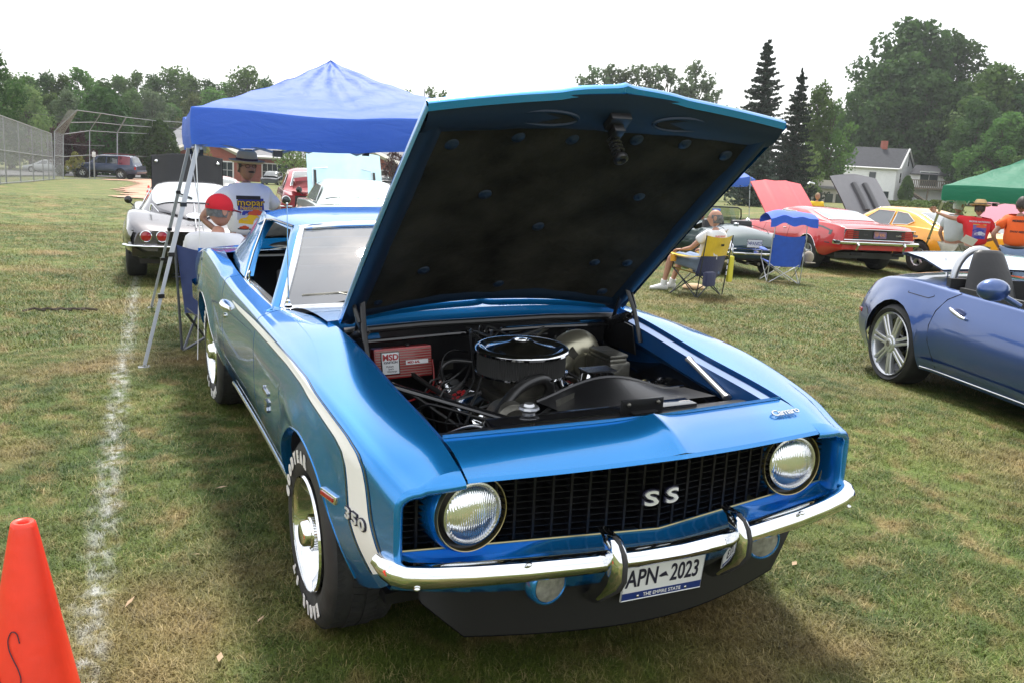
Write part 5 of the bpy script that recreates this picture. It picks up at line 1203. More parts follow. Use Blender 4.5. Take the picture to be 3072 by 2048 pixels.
            if g.get('trim',1):
                yl=list(np.linspace(ya,yb,10)); kl=list(np.linspace(-kk,kk,17)); ring=[fn(ya,k) for k in kl]+[fn(y,kk) for y in yl[1:]]+[fn(yb,k) for k in reversed(kl[:-1])]+[fn(y,-kk) for y in reversed(yl[1:-1])]
                B().tube(ring,.012,6,loop=True,flat=.7).build('window_trim',Mt['chrome'],w_,smooth=80)
        for poly in g.get('side',[]):
            for sg in (-1,1):
                lp=[]
                for i in range(len(poly)):
                    (ya,va),(yb,vb)=poly[i],poly[(i+1)%len(poly)]
                    for k in range(4):
                        y=lerp(ya,yb,k/4); v=lerp(va,vb,k/4); z=lerp(bz(y),s.Hh-s.ht,v); wbm=s.wb(y); x=lerp(wbm,s.wt*wbm/s.wb((y0+y1)/2),(z-bz(y))/max(s.Hh-bz((y0+y1)/2),.1))+.008; lp.append((sg*x,y,z))
                q=B(); q.slab(lp,(-.004*sg,0,0)); w_=q.build('side_window',gl,s.root,smooth=0)
                if g.get('trim',1): B().tube([Vector(p)+Vector((sg*.003,0,0)) for p in lp],.008,5,loop=True).build('window_trim',Mt['chrome'] if g.get('trim',1)==1 else g['trim'],w_)
    # bits ---------------------------------------------------------
    def P(s,name,b,m,par=None,**k): return b.build(name,m,par or s.root,**k)
    def sidestrip(s,name,pts,wd,m,off=.004,g=(-1,1)):
        for sg in g:
            b=B(); b.loft([[(sg*(s.sx(y,z+e)+off),y,z+e) for e in (-wd/2,-wd/4,0,wd/4,wd/2)] for y,z in pts],closed=False,cap=False); s.P(name,b,m,smooth=60)
    def archtrim(s,m,r=.007):
        for wy in s.wh:
            for sg in (-1,1):
                pts=[]; R_=s.sp.get('R',.33)
                for i in range(25):
                    a=pi*i/24; y=wy+s.arch*cos(a); z=R_+s.arch*sin(a)*s.sp.get('archh',1.0)
                    if z<s.zb(y): continue
                    pts.append((sg*(s.sx(y,z)+.002),y,z))
                s.P('arch_trim',B().tube(pts,r,5),m)
    def bumper(s,name,xs,y0,z,hh,m=None,bow=.06,dep=.06,wrap=.14,tail=True):
        sg=-1 if tail else 1; m=m or Mt['chrome']; b=B(); pts=[]
        n=24
        for i in range(n+1):
            u=-1+2*i/n; x=xs*u; yy=y0+sg*(bow*(1-u*u)); pts.append((x,yy))
        pts=[(-xs-.01,y0-sg*wrap)]+pts+[(xs+.01,y0-sg*wrap)]
        b.loft([[(x,y+sg*o,z+e) for o,e in ((0,hh/2),(dep*.7,hh/2-.004),(dep,hh*.2),(dep*.95,-hh*.2),(dep*.6,-hh/2+.003),(0,-hh/2))] for x,y in pts]); return s.P(name,b,m,smooth=50)
    def plate(s,x,y,z,w_=.305,h_=.152,txt='',base=None,ink=None,frame_=True):
        p=B().box((0,0,0),(w_,.006,h_)).build('licence_plate',base or Mt['plate'],s.root,M=Matrix.Translation((x,y,z)))
        if frame_: B().tube([(-w_/2,-.004,-h_/2),(w_/2,-.004,-h_/2),(w_/2,-.004,h_/2),(-w_/2,-.004,h_/2)],.007,5,loop=True).build('plate_frame',Mt['gloss'],p)
        if txt: ptext(txt,h_*.62,0,-.004,ink or Mt['navyp'],p,yy=-.0045,sx=.72,bold=.001)
        return p
    def seam(s,y,z0,z1,g=(-1,1)):
        for sg in g: s.P('door_seam',B().tube([(sg*(s.sx(y,z)+.0005),y,z) for z in np.linspace(z0,z1,10)],.0035,4),Mt['hole'])
    def tail_lights(s,xs,y,z,r,m=None):
        for x in xs:
            o=s.P('tail_light',B().lathe([(0,.018),(r*.6,.016),(r,.004),(r,-.01)],20,Matrix.Translation((x,y,z))@Matrix.Rotation(pi/2,4,'X')),m or Mt['tail'],smooth=50)
            B().lathe([(r,.0),(r*1.04,.016),(r*1.16,.012),(r*1.2,-.01)],24,Matrix.Translation((x,y,z))@Matrix.Rotation(pi/2,4,'X')).build('light_ring',Mt['chrome'],o)
    def head_lights(s,xs,y,z,r,tail=False):
        for x in xs:
            o=s.P('headlight',B().lathe([(0,.012),(r*.7,.01),(r,0),(r,-.02)],20,Matrix.Translation((x,y,z))@Matrix.Rotation(-pi/2,4,'X')),lensm,smooth=50)
            B().lathe([(r,.0),(r*1.08,.012),(r*1.2,-.0),(r*1.2,-.03)],24,Matrix.Translation((x,y,z))@Matrix.Rotation(-pi/2,4,'X')).build('light_ring',Mt['chrome'],o)
    def mirror(s,y,z,m,round_=True,g=(-1,1),off=.06):
        for sg in g:
            x=sg*(s.sx(y,s.E(y)-.04)+off); b=B(); b.tube([(x-sg*off,y,z-.07),(x,y,z-.02)],.010,6); 
            if round_: b.lathe([(0,-.02),(.035,-.018),(.055,-.006),(.058,.006),(.05,.01),(0,.01)],20,Matrix.Translation((x+sg*.02,y,z+.02))@Matrix.Rotation(-pi/2,4,'X'))
            else: b.sph((x+sg*.03,y,z+.01),(.075,.05,.045),14,8)
            s.P('door_mirror',b,m,smooth=60)
    def handle(s,y,z,ln=.13,m=None):
        for sg in (-1,1): s.P('door_handle',B().tube([(sg*(s.sx(y,z)+.005),y-ln/2,z),(sg*(s.sx(y,z)+.022),y-ln/4,z),(sg*(s.sx(y,z)+.022),y+ln/4,z),(sg*(s.sx(y,z)+.005),y+ln/2,z)],.010,6),m or Mt['chrome'])
    def hood(s,hinge_y,hinge_z,ln,ang,wd,m,mu=None,front=False,ridges=(),fn=None,name='raised_hood'):
        """panel hinged at hinge_y, leaning by ang; seen face carries ridges"""
        sg=-1 if front else 1      # ordinary hood extends forward(+y) from hinge at the cowl
        M_=Matrix.Translation((0,hinge_y,hinge_z))@Matrix.Rotation(sg*rad(ang),4,'X')
        H_=empty(name,None,None); H_.parent=s.root; H_.matrix_local=M_
        fn=fn or (lambda x,t:0)
        b=B(); xs=list(np.linspace(-wd/2,wd/2,25)); ts=[i/12 for i in range(13)]
        f=lambda x,t:(x,sg*ln*t*(1+.05*(1-(2*x/wd)**2)*(t>.99)),.03*(1-(2*x/wd)**2)+.02*sin(pi*t)+fn(x,t))
        b.grid(f,xs,ts); b.build('hood_panel',m,H_,smooth=40,weld=False)
        b=B(); b.grid(lambda x,t:(lambda p:(p[0]*.985,p[1]*.99,p[2]-.03))(f(x,t)),xs,ts); 
        for e in (0,1): b.grid(lambda x,t:(lambda p:(p[0],p[1],p[2]-.03*t))(f(x,e)),xs,[0,1])
        for xe in (-wd/2,wd/2): b.grid(lambda t,u:(lambda p:(p[0],p[1],p[2]-.03*u))(f(xe,t)),ts,[0,1])
        b.build('hood_underside',mu or m,H_,smooth=40,weld=False)
        for (x0,x1,w_,t0,t1,hh,rm) in ridges:
            q=B(); q.loft([[(x+e*w_,sg*ln*t,f(x,t)[2]+k*hh) for e,k in ((-1,-.1),(-.8,.8),(-.5,1),(.5,1),(.8,.8),(1,-.1))] for x,t in [(lerp(x0,x1,i/6),lerp(t0,t1,i/6)) for i in range(7)]]); q.build('hood_scoop',rm,H_,smooth=40)
        return H_
def cst(v,L): return [(0,v),(L,v)]
# --- silver coupe seen from behind, black underside of its front-hinged hood beyond it
silver=cmat('silver paint',(.13,.125,.135),metal=.7,rough=.22)
Lc=4.45
cv=Car('sports_coupe','low silver coupe with tapering tail, round red lights and black lined hood tipped up',headM(-.20,10.1,5),
 dict(L=Lc,W=[(0,.78),(.25,.85),(.9,.885),(2.2,.84),(3.6,.88),(4.3,.80),(Lc,.70)],E=[(0,.70),(.25,.80),(.8,.90),(1.3,.88),(2.2,.80),(3.5,.86),(4.2,.70),(Lc,.62)],Z=[(0,.70),(.3,.78),(.8,.86),(1.6,.86),(2.6,.80),(3.5,.78),(4.2,.66),(Lc,.6)],
  B=[(0,.42),(.2,.34),(.5,.26),(2,.2),(3.8,.24),(Lc,.34)],wheels=(.95,3.45),R=.34,tw=.25,rim=.19,arch=.37,mid=.55,round=.06,er=.10,tuck=.16,flare=.02,
  gh=dict(h=[(.45,.84),(.9,.98),(1.5,1.17),(1.95,1.245),(2.3,1.25),(2.65,1.19),(3.0,.93),(3.15,.82)],wb=[(.45,.10),(.8,.42),(1.2,.66),(1.7,.72),(3.1,.72)],wt=.50,r=.07,rg=(.98,1.72),rk=.93,fg=(2.68,3.05),side=[[(1.75,.12),(1.95,.85),(2.3,.9),(2.75,.12)]],glass=mat('pale rear glass',(.35,.4,.42),.05,.3,1))),silver)
s=cv
s.P('tail_centre_rib',B().tube([(0,.06,.735),(0,.4,.885),(0,.85,1.0)],.008,6),Mt['chrome'])
b=B(); b.lathe([(0,.012),(.07,.010),(.085,.004),(.09,0)],30,Matrix.Translation((0,.36,.872))@Matrix.Rotation(rad(22),4,'X')); b.v=[(x*1.25,y,z) for x,y,z in b.v]; em=s.P('fuel_door',b,Mt['chrome'])
b=B(); b.grid(lambda x,t:(x,-.02+.10*(abs(x)/.8)**3,lerp(.69,.36,t)),list(np.linspace(-.77,.77,21)),[0,.5,1]); s.P('tail_panel',b,Mt['gloss'])
s.sidestrip('lower_tail_paint',[(y,.50) for y in (.02,.1,.2,.3,.42,.55)],.36,Mt['gloss'],off=.003)  # body is silver here; its dark ground reflection is laid on as gloss black
s.tail_lights((-.60,-.41,.41,.60),-.03,.625,.062)
for sg in (-1,1): 
    b=B(); b.tube([(sg*.86,.16,.50),(sg*.80,.0,.50),(sg*.6,-.06,.50),(sg*.26,-.08,.50),(sg*.24,-.07,.38)],[.03,.034,.034,.034,.02],8,flat=.5); s.P('rear_bumper',b,Mt['chrome'],smooth=70)
s.plate(0,-.05,.50,.33,.17,'NOLO'); s.mirror(2.75,.90,Mt['gloss'])
b=B(); b.tube([(-.20,1.22,1.12),(-.02,1.08,1.06)],.012,5); s.P('wiper',b,Mt['black'])
b=B(); b.tube([(-.55,.62,.90),(-.53,.6,.99)],.02,8); b.tube([(-.53,.6,.99),(-.45,.5,.90)],.005,5); s.P('aerial_base',b,Mt['chrome'])
H_=s.hood(4.30,.62,.98,98,1.16,silver,Mt['black'],front=True,name='tipped_hood',fn=lambda x,t:.05*math.exp(-((abs(x)-.52)/.12)**2)*t)
for x in (-.62,.62): B().sph((x*.8,-.88,-.02),(.03,.03,.02)).build('hood_catch',Mt['chrome'],H_)
# --- small red car beyond it
rc=Car('red_car','red car mostly hidden behind the silver coupe, only its door mirror and pillar showing',headM(1.0,17.5,4.5),
 dict(L=4.3,W=[(0,.75),(.6,.86),(3.7,.86),(4.3,.72)],E=[(0,.85),(2,.9),(4.3,.7)],Z=[(0,.87),(2,.92),(4.3,.72)],B=cst(.25,4.3),wheels=(.85,3.4),
 gh=dict(h=[(.5,.9),(1.2,1.25),(2.0,1.30),(2.7,1.05),(3.0,.88)],wb=.78,wt=.6,rg=(.6,1.15),fg=(2.2,2.9),side=[[(.8,.1),(1.3,.8),(2.1,.85),(2.6,.1)]])),cmat('deep red paint',(.38,.01,.02)))
rc.mirror(2.6,1.06,cmat('red mirror paint',(.4,.015,.03)),False,off=.12)
# --- aqua / silver coupe with pale aqua hood up
aq=cmat('pale silver green paint',(.52,.60,.58),metal=.5,rough=.3); aqh=mat('pale aqua hood paint',(.50,.74,.80),.35,0,.8,noise=.05)
ac=Car('classic_coupe','pale silver green classic coupe with its pale aqua hood standing up',headM(2.78,12.2,8),
 dict(L=4.6,W=[(0,.84),(.3,.90),(4.2,.90),(4.6,.82)],E=[(0,.88),(.8,.97),(2,.97),(4.6,.9)],Z=[(0,.92),(1,1.0),(2,1.0),(4.6,.92)],B=cst(.26,4.6),wheels=(1.0,3.65),
 gh=dict(h=[(.75,1.0),(1.0,1.15),(1.35,1.32),(1.9,1.385),(2.5,1.36),(2.9,1.18),(3.2,.99)],wb=.80,wt=.60,r=.07,rg=(.92,1.38),rk=.9,fg=(2.55,3.1),side=[[(1.2,.1),(1.45,.85),(2.5,.88),(2.95,.1)]],glass=mat('bright glass',(.55,.6,.62),.06,.2,1))),aq)
ac.mirror(2.85,1.10,Mt['gloss'],True)
H_=ac.hood(3.30,1.0,.98,58,1.46,aqh,aqh,fn=lambda x,t:.05*max(0,1-abs(x)/.3))
for x in (-.58,.58): 
    B().box((x,.38,.03),(.05,.36,.012)).build('vent_slot',Mt['black'],H_,bev=.004); B().tube([(x-.05,.18,.045),(x-.05,.58,.045),(x+.25*(-1 if x>0 else 1),.62,.05)],.010,5).build('vent_trim',Mt['chrome'],H_)
# --- dark red fifties sedan with open boot
dr=cmat('dark red paint',(.28,.008,.018)); dm=Car('vintage_sedan','dark red fifties sedan with chrome bumpers and its trunk lid raised, behind the standing man',headM(3.55,18.6,10),
 dict(L=5,W=[(0,.86),(.3,.93),(4.6,.93),(5,.85)],E=[(0,1.0),(.4,1.06),(1.3,1.05),(5,.98)],Z=[(0,.95),(1,1.05),(5,1.0)],B=cst(.33,5),wheels=(1.2,4.1),R=.35,round=.08,
 gh=dict(h=[(1.0,1.05),(1.4,1.40),(2.0,1.56),(3.0,1.56),(3.4,1.3),(3.6,1.05)],wb=.84,wt=.66,rg=(1.12,1.6),fg=(3.1,3.5),side=[[(1.45,.1),(1.6,.75),(3.0,.8),(3.3,.1)]])),dr)
dm.bumper('rear_bumper',.93,0,.55,.14,bow=.05); dm.tail_lights((-.80,.80),-.03,.86,.085,Mt['dglass'])
for x in (-.3,.3): dm.P('bumper_guard',B().tube([(x,-.10,.45),(x,-.14,.58),(x,-.08,.70)],.04,8),Mt['chrome'])
b=B(); b.box((0,-.0,.80),(1.2,.03,.34)); dm.P('trunk_opening',b,Mt['gloss'])
for sg in (-1,1):
    b=B(); b.tube([(sg*.93,.02,.72),(sg*.66,-.02,.72)],.018,6); dm.P('light_trim',b,Mt['chrome'])
b=B(); b.loft([[(x,y0+.0,z0+.06*(1-(x/.62)**2)) for x in np.linspace(-.62,.62,13)] for y0,z0 in ((.95,1.08),(.6,1.24),(.25,1.34),(-.02,1.36),(-.06,1.28))],closed=False,cap=False); dm.P('trunk_lid',b,dr,weld=False)
def RHT(dx,az): return Vector((dx*cos(rad(az)),-dx*sin(rad(az))))
# --- red fastback with wide tail panel
rd=cmat('bright red paint',(.52,.008,.012)); rdh=mat('red hood paint',(.60,.07,.08),.4,0,.6,noise=.05)
Lq=4.75
cu=Car('muscle_car','bright red two-door muscle car seen from its wide black tail panel, hood up',headM(*at(1925,550,18.5).to_2d()+RHT(.95,13),13),
 dict(L=Lq,W=[(0,.90),(.3,.94),(1.2,.965),(2.6,.93),(4.2,.93),(Lq,.84)],E=[(0,.97),(.5,1.02),(1.3,1.03),(2.2,.93),(3,.88),(Lq,.80)],Z=[(0,1.0),(.5,1.04),(1.5,1.03),(3,.93),(Lq,.86)],B=[(0,.50),(.25,.44),(.6,.33),(4,.25),(Lq,.36)],wheels=(1.15,3.9),R=.345,tw=.27,rim=.19,arch=.39,round=.10,mid=.56,flare=.02,
 gh=dict(h=[(.85,1.04),(1.1,1.10),(1.5,1.20),(1.95,1.285),(2.5,1.30),(2.9,1.24),(3.3,1.02),(3.42,.92)],wb=[(.85,.62),(1.3,.76),(2,.80),(3.4,.80)],wt=.60,r=.06,rg=(1.0,1.72),rk=.82,fg=(2.95,3.35),side=[[(2.05,.12),(2.2,.82),(2.85,.86),(3.15,.12)]],glass=mat('pale glass',(.20,.24,.26),.05,.2,1))),rd)
s=cu
b=B(); b.grid(lambda x,t:(x,-.012+.02*(abs(x)/.8)**2,lerp(.935,.725,t)),list(np.linspace(-.82,.82,13)),[0,.5,1]); TP=s.P('tail_panel',b,Mt['vinyl'])
b=B(); b.tube([(-.83,-.02,.94),(.83,-.02,.94),(.83,-.02,.72),(-.83,-.02,.72)],.011,6,loop=True); s.P('tail_panel_trim',b,Mt['chrome'])
for sg in (-1,1):
    for k in range(4): s.P('tail_light_bar',B().box((sg*.64,-.03,.885-.038*k),(.26,.02,.016)),Mt['tail'])
    s.P('exhaust_outlet',B().box((sg*.5,.0,.43),(.26,.06,.07)),Mt['hole'],bev=.015)
s.plate(.0,-.03,.835,.305,.152,'NF 4343',mat('orange blue plate',(.45,.2,.1),.5,col2=(.05,.08,.3),noise=.2,nscale=9),mat('orange ink',(.6,.25,.1),.5))
ptext('cuda',.07,.45,.835,Mt['chromed'],s.root,yy=-.02); ptext('hemi',.05,-.33,.835,mat('faint print',(.08,.08,.08),.4),s.root,yy=-.02)
s.bumper('rear_bumper',.93,.0,.655,.085,bow=.05,dep=.07,wrap=.22)
for x in (-.55,.55): s.P('bumper_guard',B().tube([(x,-.10,.68),(x,-.13,.62),(x,-.08,.51)],[.02,.03,.02],8),Mt['chrome'])
s.archtrim(Mt['chrome']); s.handle(2.25,.80,.14); s.seam(2.05,.32,.88); s.seam(3.2,.32,.85); s.mirror(3.15,.98,Mt['chrome'],True,off=.05)
s.sidestrip('side_stripe',[(.42,.88),(.7,.93),(1.1,.955),(1.6,.93),(2.2,.87)],.035,Mt['pin']); s.sidestrip('side_stripe',[(.32,.84),(.42,.84)],.10,Mt['pin']); s.sidestrip('side_stripe',[(.32,.62),(.50,.62)],.02,Mt['pin'])
for t_,z_ in (('H',.80),('E',.755),('M',.71),('I',.665)): pass
s.hood(3.45,.95,1.35,38,1.40,rdh,rdh,fn=lambda x,t:.022*math.exp(-((abs(x)-.28)/.05)**2)*(t>.05)-.02*math.exp(-(x/.12)**2)*(t>.2))
b=B()
for sg in (-1,1): b.tube([(sg*.62,3.45,.92),(sg*.63,3.52,1.0),(sg*.6,3.62,1.04)],.02,6)
s.P('hood_hinge',b,rd)
# --- yellow coupe with grey scooped hood
ye=cmat('yellow paint',(.78,.36,.01),metal=0); gyh=mat('satin grey hood',(.12,.12,.13),.45,0,.3,noise=.06); 
du=Car('muscle_car','yellow two-door coupe with a black side stripe and a raised satin grey scooped hood',headM(*at(2285,560,19.2).to_2d(),4)@Matrix.Scale(1.04,4),
 dict(L=4.75,W=[(0,.84),(.3,.90),(1.2,.93),(4.2,.90),(4.75,.8)],E=[(0,.84),(.6,.92),(1.6,.96),(2.4,.90),(4.75,.82)],Z=[(0,.86),(.5,.94),(1.5,.98),(4.75,.88)],B=cst(.27,4.75),wheels=(1.1,3.85),R=.335,round=.09,arch=.38,
 gh=dict(h=[(.55,.95),(.9,1.05),(1.6,1.28),(2.1,1.345),(2.6,1.34),(2.95,1.22),(3.4,.95)],wb=.80,wt=.60,r=.06,rg=(.7,1.5),fg=(2.75,3.3),side=[[(2.12,.12),(2.12,.88),(2.62,.9),(3.1,.12)],[(1.45,.35),(1.72,.8),(2.04,.88),(2.04,.12),(1.6,.12)]])),ye)
s=du; s.sidestrip('side_stripe',[(.1,.70),(1.2,.76),(2.4,.78),(4.2,.76)],.045,Mt['pin']); s.seam(1.95,.32,.88); s.seam(3.1,.32,.86); s.handle(2.1,.80); s.mirror(3.05,1.0,ye,False)
s.bumper('rear_bumper',.88,0,.52,.09)
s.hood(3.42,.98,1.30,48,1.46,gyh,Mt['black'],ridges=((-.17,-.17,.085,.16,.80,.075,mat('grey scoop',(.06,.06,.065),.4)),(.17,.17,.085,.16,.80,.075,bpy.data.materials['grey scoop'])),fn=lambda x,t:.02*max(0,1-abs(x)/.4))
b=B(); b.sph((.36,3.0,1.05),(.09,.06,.09)); b.sph((.36,2.97,1.18),(.06,.05,.06)); s.P('yellow_soft_toy',b,mat('toy yellow',(.8,.6,.02),.9))
# --- dark green roadster
gr=cmat('dark green paint',(.008,.035,.038),metal=.3,rough=.3)
rs_=Car('roadster','dark green vintage roadster seen from behind with chrome bumper and rounded tail',headM(*at(1733,560,16.9).to_2d(),17),
 dict(L=4.0,W=[(0,.55),(.15,.68),(.4,.755),(1,.77),(2.2,.74),(3.4,.75),(4,.55)],E=[(0,.62),(.15,.74),(.45,.82),(1.0,.86),(1.6,.78),(2.5,.78),(3.4,.84),(4,.66)],Z=[(0,.64),(.2,.80),(.6,.90),(1.1,.94),(2.6,.92),(3.5,.84),(4,.66)],B=[(0,.36),(.3,.26),(3.6,.26),(4,.36)],wheels=(.85,3.15),R=.31,tw=.17,rim=.18,arch=.34,round=.12,er=.12,tuck=.12,open=(1.25,2.15,.56),wx=.0),gr)
s=rs_
s.P('cockpit_tub',B().box((0,1.7,.55),(1.2,.95,.1)),Mt['vinyl']); 
for sg in (-1,1): s.P('bucket_seat',B().box((sg*.3,1.42,.80),(.44,.16,.42)),Mt['vinyl'],bev=.06)
s.P('trunk_seam',B().tube([(-.42,.12,.70),(-.44,.5,.885),(-.40,1.0,.93),(0,1.08,.955),(.40,1.0,.93),(.44,.5,.885),(.42,.12,.70)],.006,5),Mt['hole'])
WF=s.P('windscreen_frame',B().tube([(-.60,2.25,.86),(-.60,2.15,1.05),(-.56,2.10,1.20),(-.48,2.09,1.235),(.48,2.09,1.235),(.56,2.10,1.20),(.60,2.15,1.05),(.60,2.25,.86)],.016,8),Mt['gloss'])
b=B(); b.add([(-.58,2.24,.88),(.58,2.24,.88),(.54,2.10,1.22),(-.54,2.10,1.22)],[(0,1,2,3)]); b.build('windscreen',Mt['glass'],WF)
s.P('interior_mirror',B().box((0,2.05,1.17),(.18,.02,.05)),mat('blue tinted mirror',(.1,.2,.6),.2),bev=.01)
s.bumper('rear_bumper',.66,-.02,.46,.055,bow=.07,dep=.05,wrap=.16); s.P('rub_strip',B().tube([(-.62,-.06,.545),(-.3,-.10,.55),(.3,-.10,.55),(.62,-.06,.545)],.012,6),Mt['chrome']); 
for x in (-.50,.50): s.P('bumper_guard',B().tube([(x,-.08,.34),(x,-.13,.48),(x,-.12,.60),(x,-.05,.68)],[.03,.045,.04,.02],10),Mt['chrome'],smooth=70)
s.plate(-.02,-.055,.655,.305,.152,'74PAN025'); s.P('plate_light',B().box((0,-.09,.50),(.10,.05,.06)),Mt['chromed'],bev=.01); s.P('boot_handle',B().tube([(0,-.05,.56),(0,-.09,.585),(0,-.05,.61)],.014,8),Mt['chrome'])
s.mirror(2.1,.95,Mt['chrome'],True); s.P('filler_cap',B().lathe([(.05,0),(.055,.02),(.04,.03),(0,.03)],16,Matrix.Translation((0,.95,.945))),Mt['chrome'])
for x in (-.1,.12): s.P('exhaust_pipe',B().tube([(x,-.02,.27),(x,.5,.27)],.03,10),Mt['cast'])
# --- copper sedan
co=cmat('copper paint',(.36,.14,.07),metal=.4); cr_=mat('white roof paint',(.75,.75,.73),.3,0,.8)
cs=Car('classic_sedan','copper coloured sixties sedan with a white roof, behind the green roadster',headM(14.9,19.2,305),
 dict(L=4.8,W=[(0,.86),(.3,.92),(4.4,.92),(4.8,.86)],E=[(0,.92),(1,.98),(4.8,.94)],Z=[(0,.96),(1,1.02),(4.8,.98)],B=cst(.32,4.8),wheels=(1.1,3.8),rim=.17,ws='disc',rm=Mt['chrome'],round=.06,
 gh=dict(h=[(1.0,1.02),(1.3,1.25),(1.6,1.43),(2.2,1.47),(2.8,1.45),(3.05,1.3),(3.3,1.02)],wb=.80,wt=.64,rm=cr_,rg=(1.08,1.5),fg=(2.85,3.2),side=[[(1.45,.1),(1.6,.85),(2.15,.88),(2.15,.1)],[(2.25,.1),(2.25,.88),(2.75,.85),(3.0,.1)]])),co)
cs.archtrim(Mt['chrome']); cs.bumper('rear_bumper',.9,0,.5,.1); cs.bumper('front_bumper',.9,4.8,.5,.1,tail=False); cs.handle(2.0,.88); cs.sidestrip('side_moulding',[(.2,.80),(2.4,.82),(4.6,.80)],.02,Mt['chrome'])
# --- green hot rod nose with two round headlights
hg=cmat('hot rod green paint',(.01,.09,.05))
hr=Car('hot_rod','dark green hot rod with two round chrome headlights and its side hood propped open',headM(10.9,18.2,195),
 dict(L=3.6,W=[(0,.6),(.5,.70),(2.2,.66),(3.2,.45),(3.6,.36)],E=[(0,.8),(1,1.0),(2.2,1.0),(3.6,.92)],Z=[(0,.85),(1,1.05),(2.2,1.08),(3.6,1.0)],B=cst(.3,3.6),wheels=(.7,3.05),R=.33,round=.05,wx=.22),hg)
hr.head_lights((-.42,.42),3.50,.84,.11); hr.P('radiator_shell',B().tube([(-.30,3.62,.45),(-.30,3.62,.95),(0,3.62,1.02),(.30,3.62,.95),(.30,3.62,.45)],.03,8,loop=True),Mt['chrome']); hr.P('grille',B().box((0,3.61,.70),(.56,.02,.52)),Mt['grb'])
hr.hood(1.9,1.05,1.2,55,1.1,Mt['gloss'],Mt['gloss'],name='raised_panel')
for sg in (-1,1): hr.P('front_mudguard',B().grid(lambda a,u:(sg*(.62+.14*u),3.05+.40*cos(a),.36+.38*sin(a)),[pi*i/12 for i in range(13)],[-1,-.5,0,.5,1]),hg,weld=False)
# --- dark blue sport utility
nv=cmat('navy paint',(.02,.035,.085),metal=.3); bur=cmat('burgundy trim paint',(.16,.01,.03),metal=.3)
sp=gp(189,408); az_=atz=90+3
su=Car('sport_utility','dark blue sport utility with a burgundy rear quarter parked behind the backstop',None,{},None) if False else None
p0=tat(325,80); dirv=(tat(170,80)-p0).normalized(); az_=math.degrees(math.atan2(dirv.x,dirv.y))
su=Car('sport_utility','dark blue sport utility with burgundy rear window frame parked behind the backstop',Matrix.Translation(p0+Vector((0,0,.0)))@Matrix.Rotation(-rad(az_),4,'Z')@Matrix.Scale(1.22,4),
 dict(L=4.85,W=[(0,.86),(.3,.91),(4.3,.91),(4.85,.80)],E=[(0,1.02),(1,1.06),(3.4,1.06),(4.3,.98),(4.85,.86)],Z=[(0,1.04),(1,1.1),(3.4,1.12),(4.3,1.06),(4.85,.9)],B=cst(.42,4.85),wheels=(1.15,3.9),R=.37,tw=.25,rim=.20,arch=.44,round=.05,mid=.7,flare=.03,
 gh=dict(h=[(.25,1.06),(.32,1.3),(.50,1.68),(1.0,1.74),(2.5,1.74),(2.95,1.62),(3.5,1.12)],wb=.82,wt=.68,r=.07,rg=(.3,.45),fg=(3.0,3.45),trim=0,side=[[(.55,.12),(.68,.82),(1.25,.85),(1.25,.12)],[(1.42,.12),(1.42,.86),(2.15,.86),(2.15,.12)],[(2.25,.12),(2.25,.86),(2.72,.84),(3.15,.12)]],glass=Mt['dglass'])),nv)
su.sidestrip('side_cladding',[(.1,.62),(.7,.62)],.2,nv); su.sidestrip('lower_cladding',[(1.65,.52),(3.4,.52)],.14,Mt['black']); su.bumper('front_bumper',.86,4.80,.58,.22,m=Mt['black'],tail=False); su.bumper('rear_bumper',.88,.02,.6,.2,m=nv)
su.P('roof_rack',B().tube([(-.6,.7,1.80),(-.6,2.5,1.80)],.02,6).tube([(.6,.7,1.80),(.6,2.5,1.80)],.02,6),bur); su.seam(1.34,.5,1.02); su.seam(2.3,.5,1.02); su.seam(3.2,.5,1.0); su.P('tail_light',B().box((-.87,.1,.85),(.06,.12,.2)).box((.87,.1,.85),(.06,.12,.2)),Mt['tail'])
for sg in (-1,1): su.P('headlight',B().box((sg*.72,4.74,.78),(.24,.1,.14)),mat('amber headlamp',(.6,.3,.08),.2) if sg<0 else bpy.data.materials['amber headlamp'],bev=.02)
su.mirror(3.15,1.15,nv,False)
for sg in (-1,1):
    b=B(); b.grid(lambda y,v:(sg*(lerp(.82,.70,v)+.004),y,lerp(1.06,1.66,v)),[.50,1.36],[0,.5,1]); su.P('burgundy_quarter',b,bur)
# --- silver sedan far left, partly behind the wire fence
slv=cmat('far silver paint',(.4,.42,.42),metal=.5)
p0=tat(168,92); dirv=(tat(60,92)-p0).normalized(); az_=math.degrees(math.atan2(dirv.x,dirv.y))
ss=Car('silver_sedan','silver sedan parked on the asphalt behind the wire fence',Matrix.Translation(p0)@Matrix.Rotation(-rad(az_),4,'Z'),
 dict(L=4.8,W=[(0,.8),(.3,.88),(4.4,.88),(4.8,.76)],E=[(0,.85),(1,.92),(3.4,.88),(4.8,.66)],Z=[(0,.88),(1,.95),(3.4,.92),(4.8,.7)],B=cst(.24,4.8),wheels=(1.05,3.8),round=.05,
 gh=dict(h=[(.7,.95),(1.3,1.25),(2.0,1.42),(2.7,1.40),(3.3,1.15),(3.8,.92)],wb=.78,wt=.56,rg=(.9,1.5),fg=(2.9,3.6),trim=0,side=[[(1.3,.12),(1.7,.75),(2.2,.85),(2.2,.12)],[(2.3,.12),(2.3,.85),(2.7,.82),(3.3,.12)]])),slv)
ss.mirror(3.3,.98,slv,False)
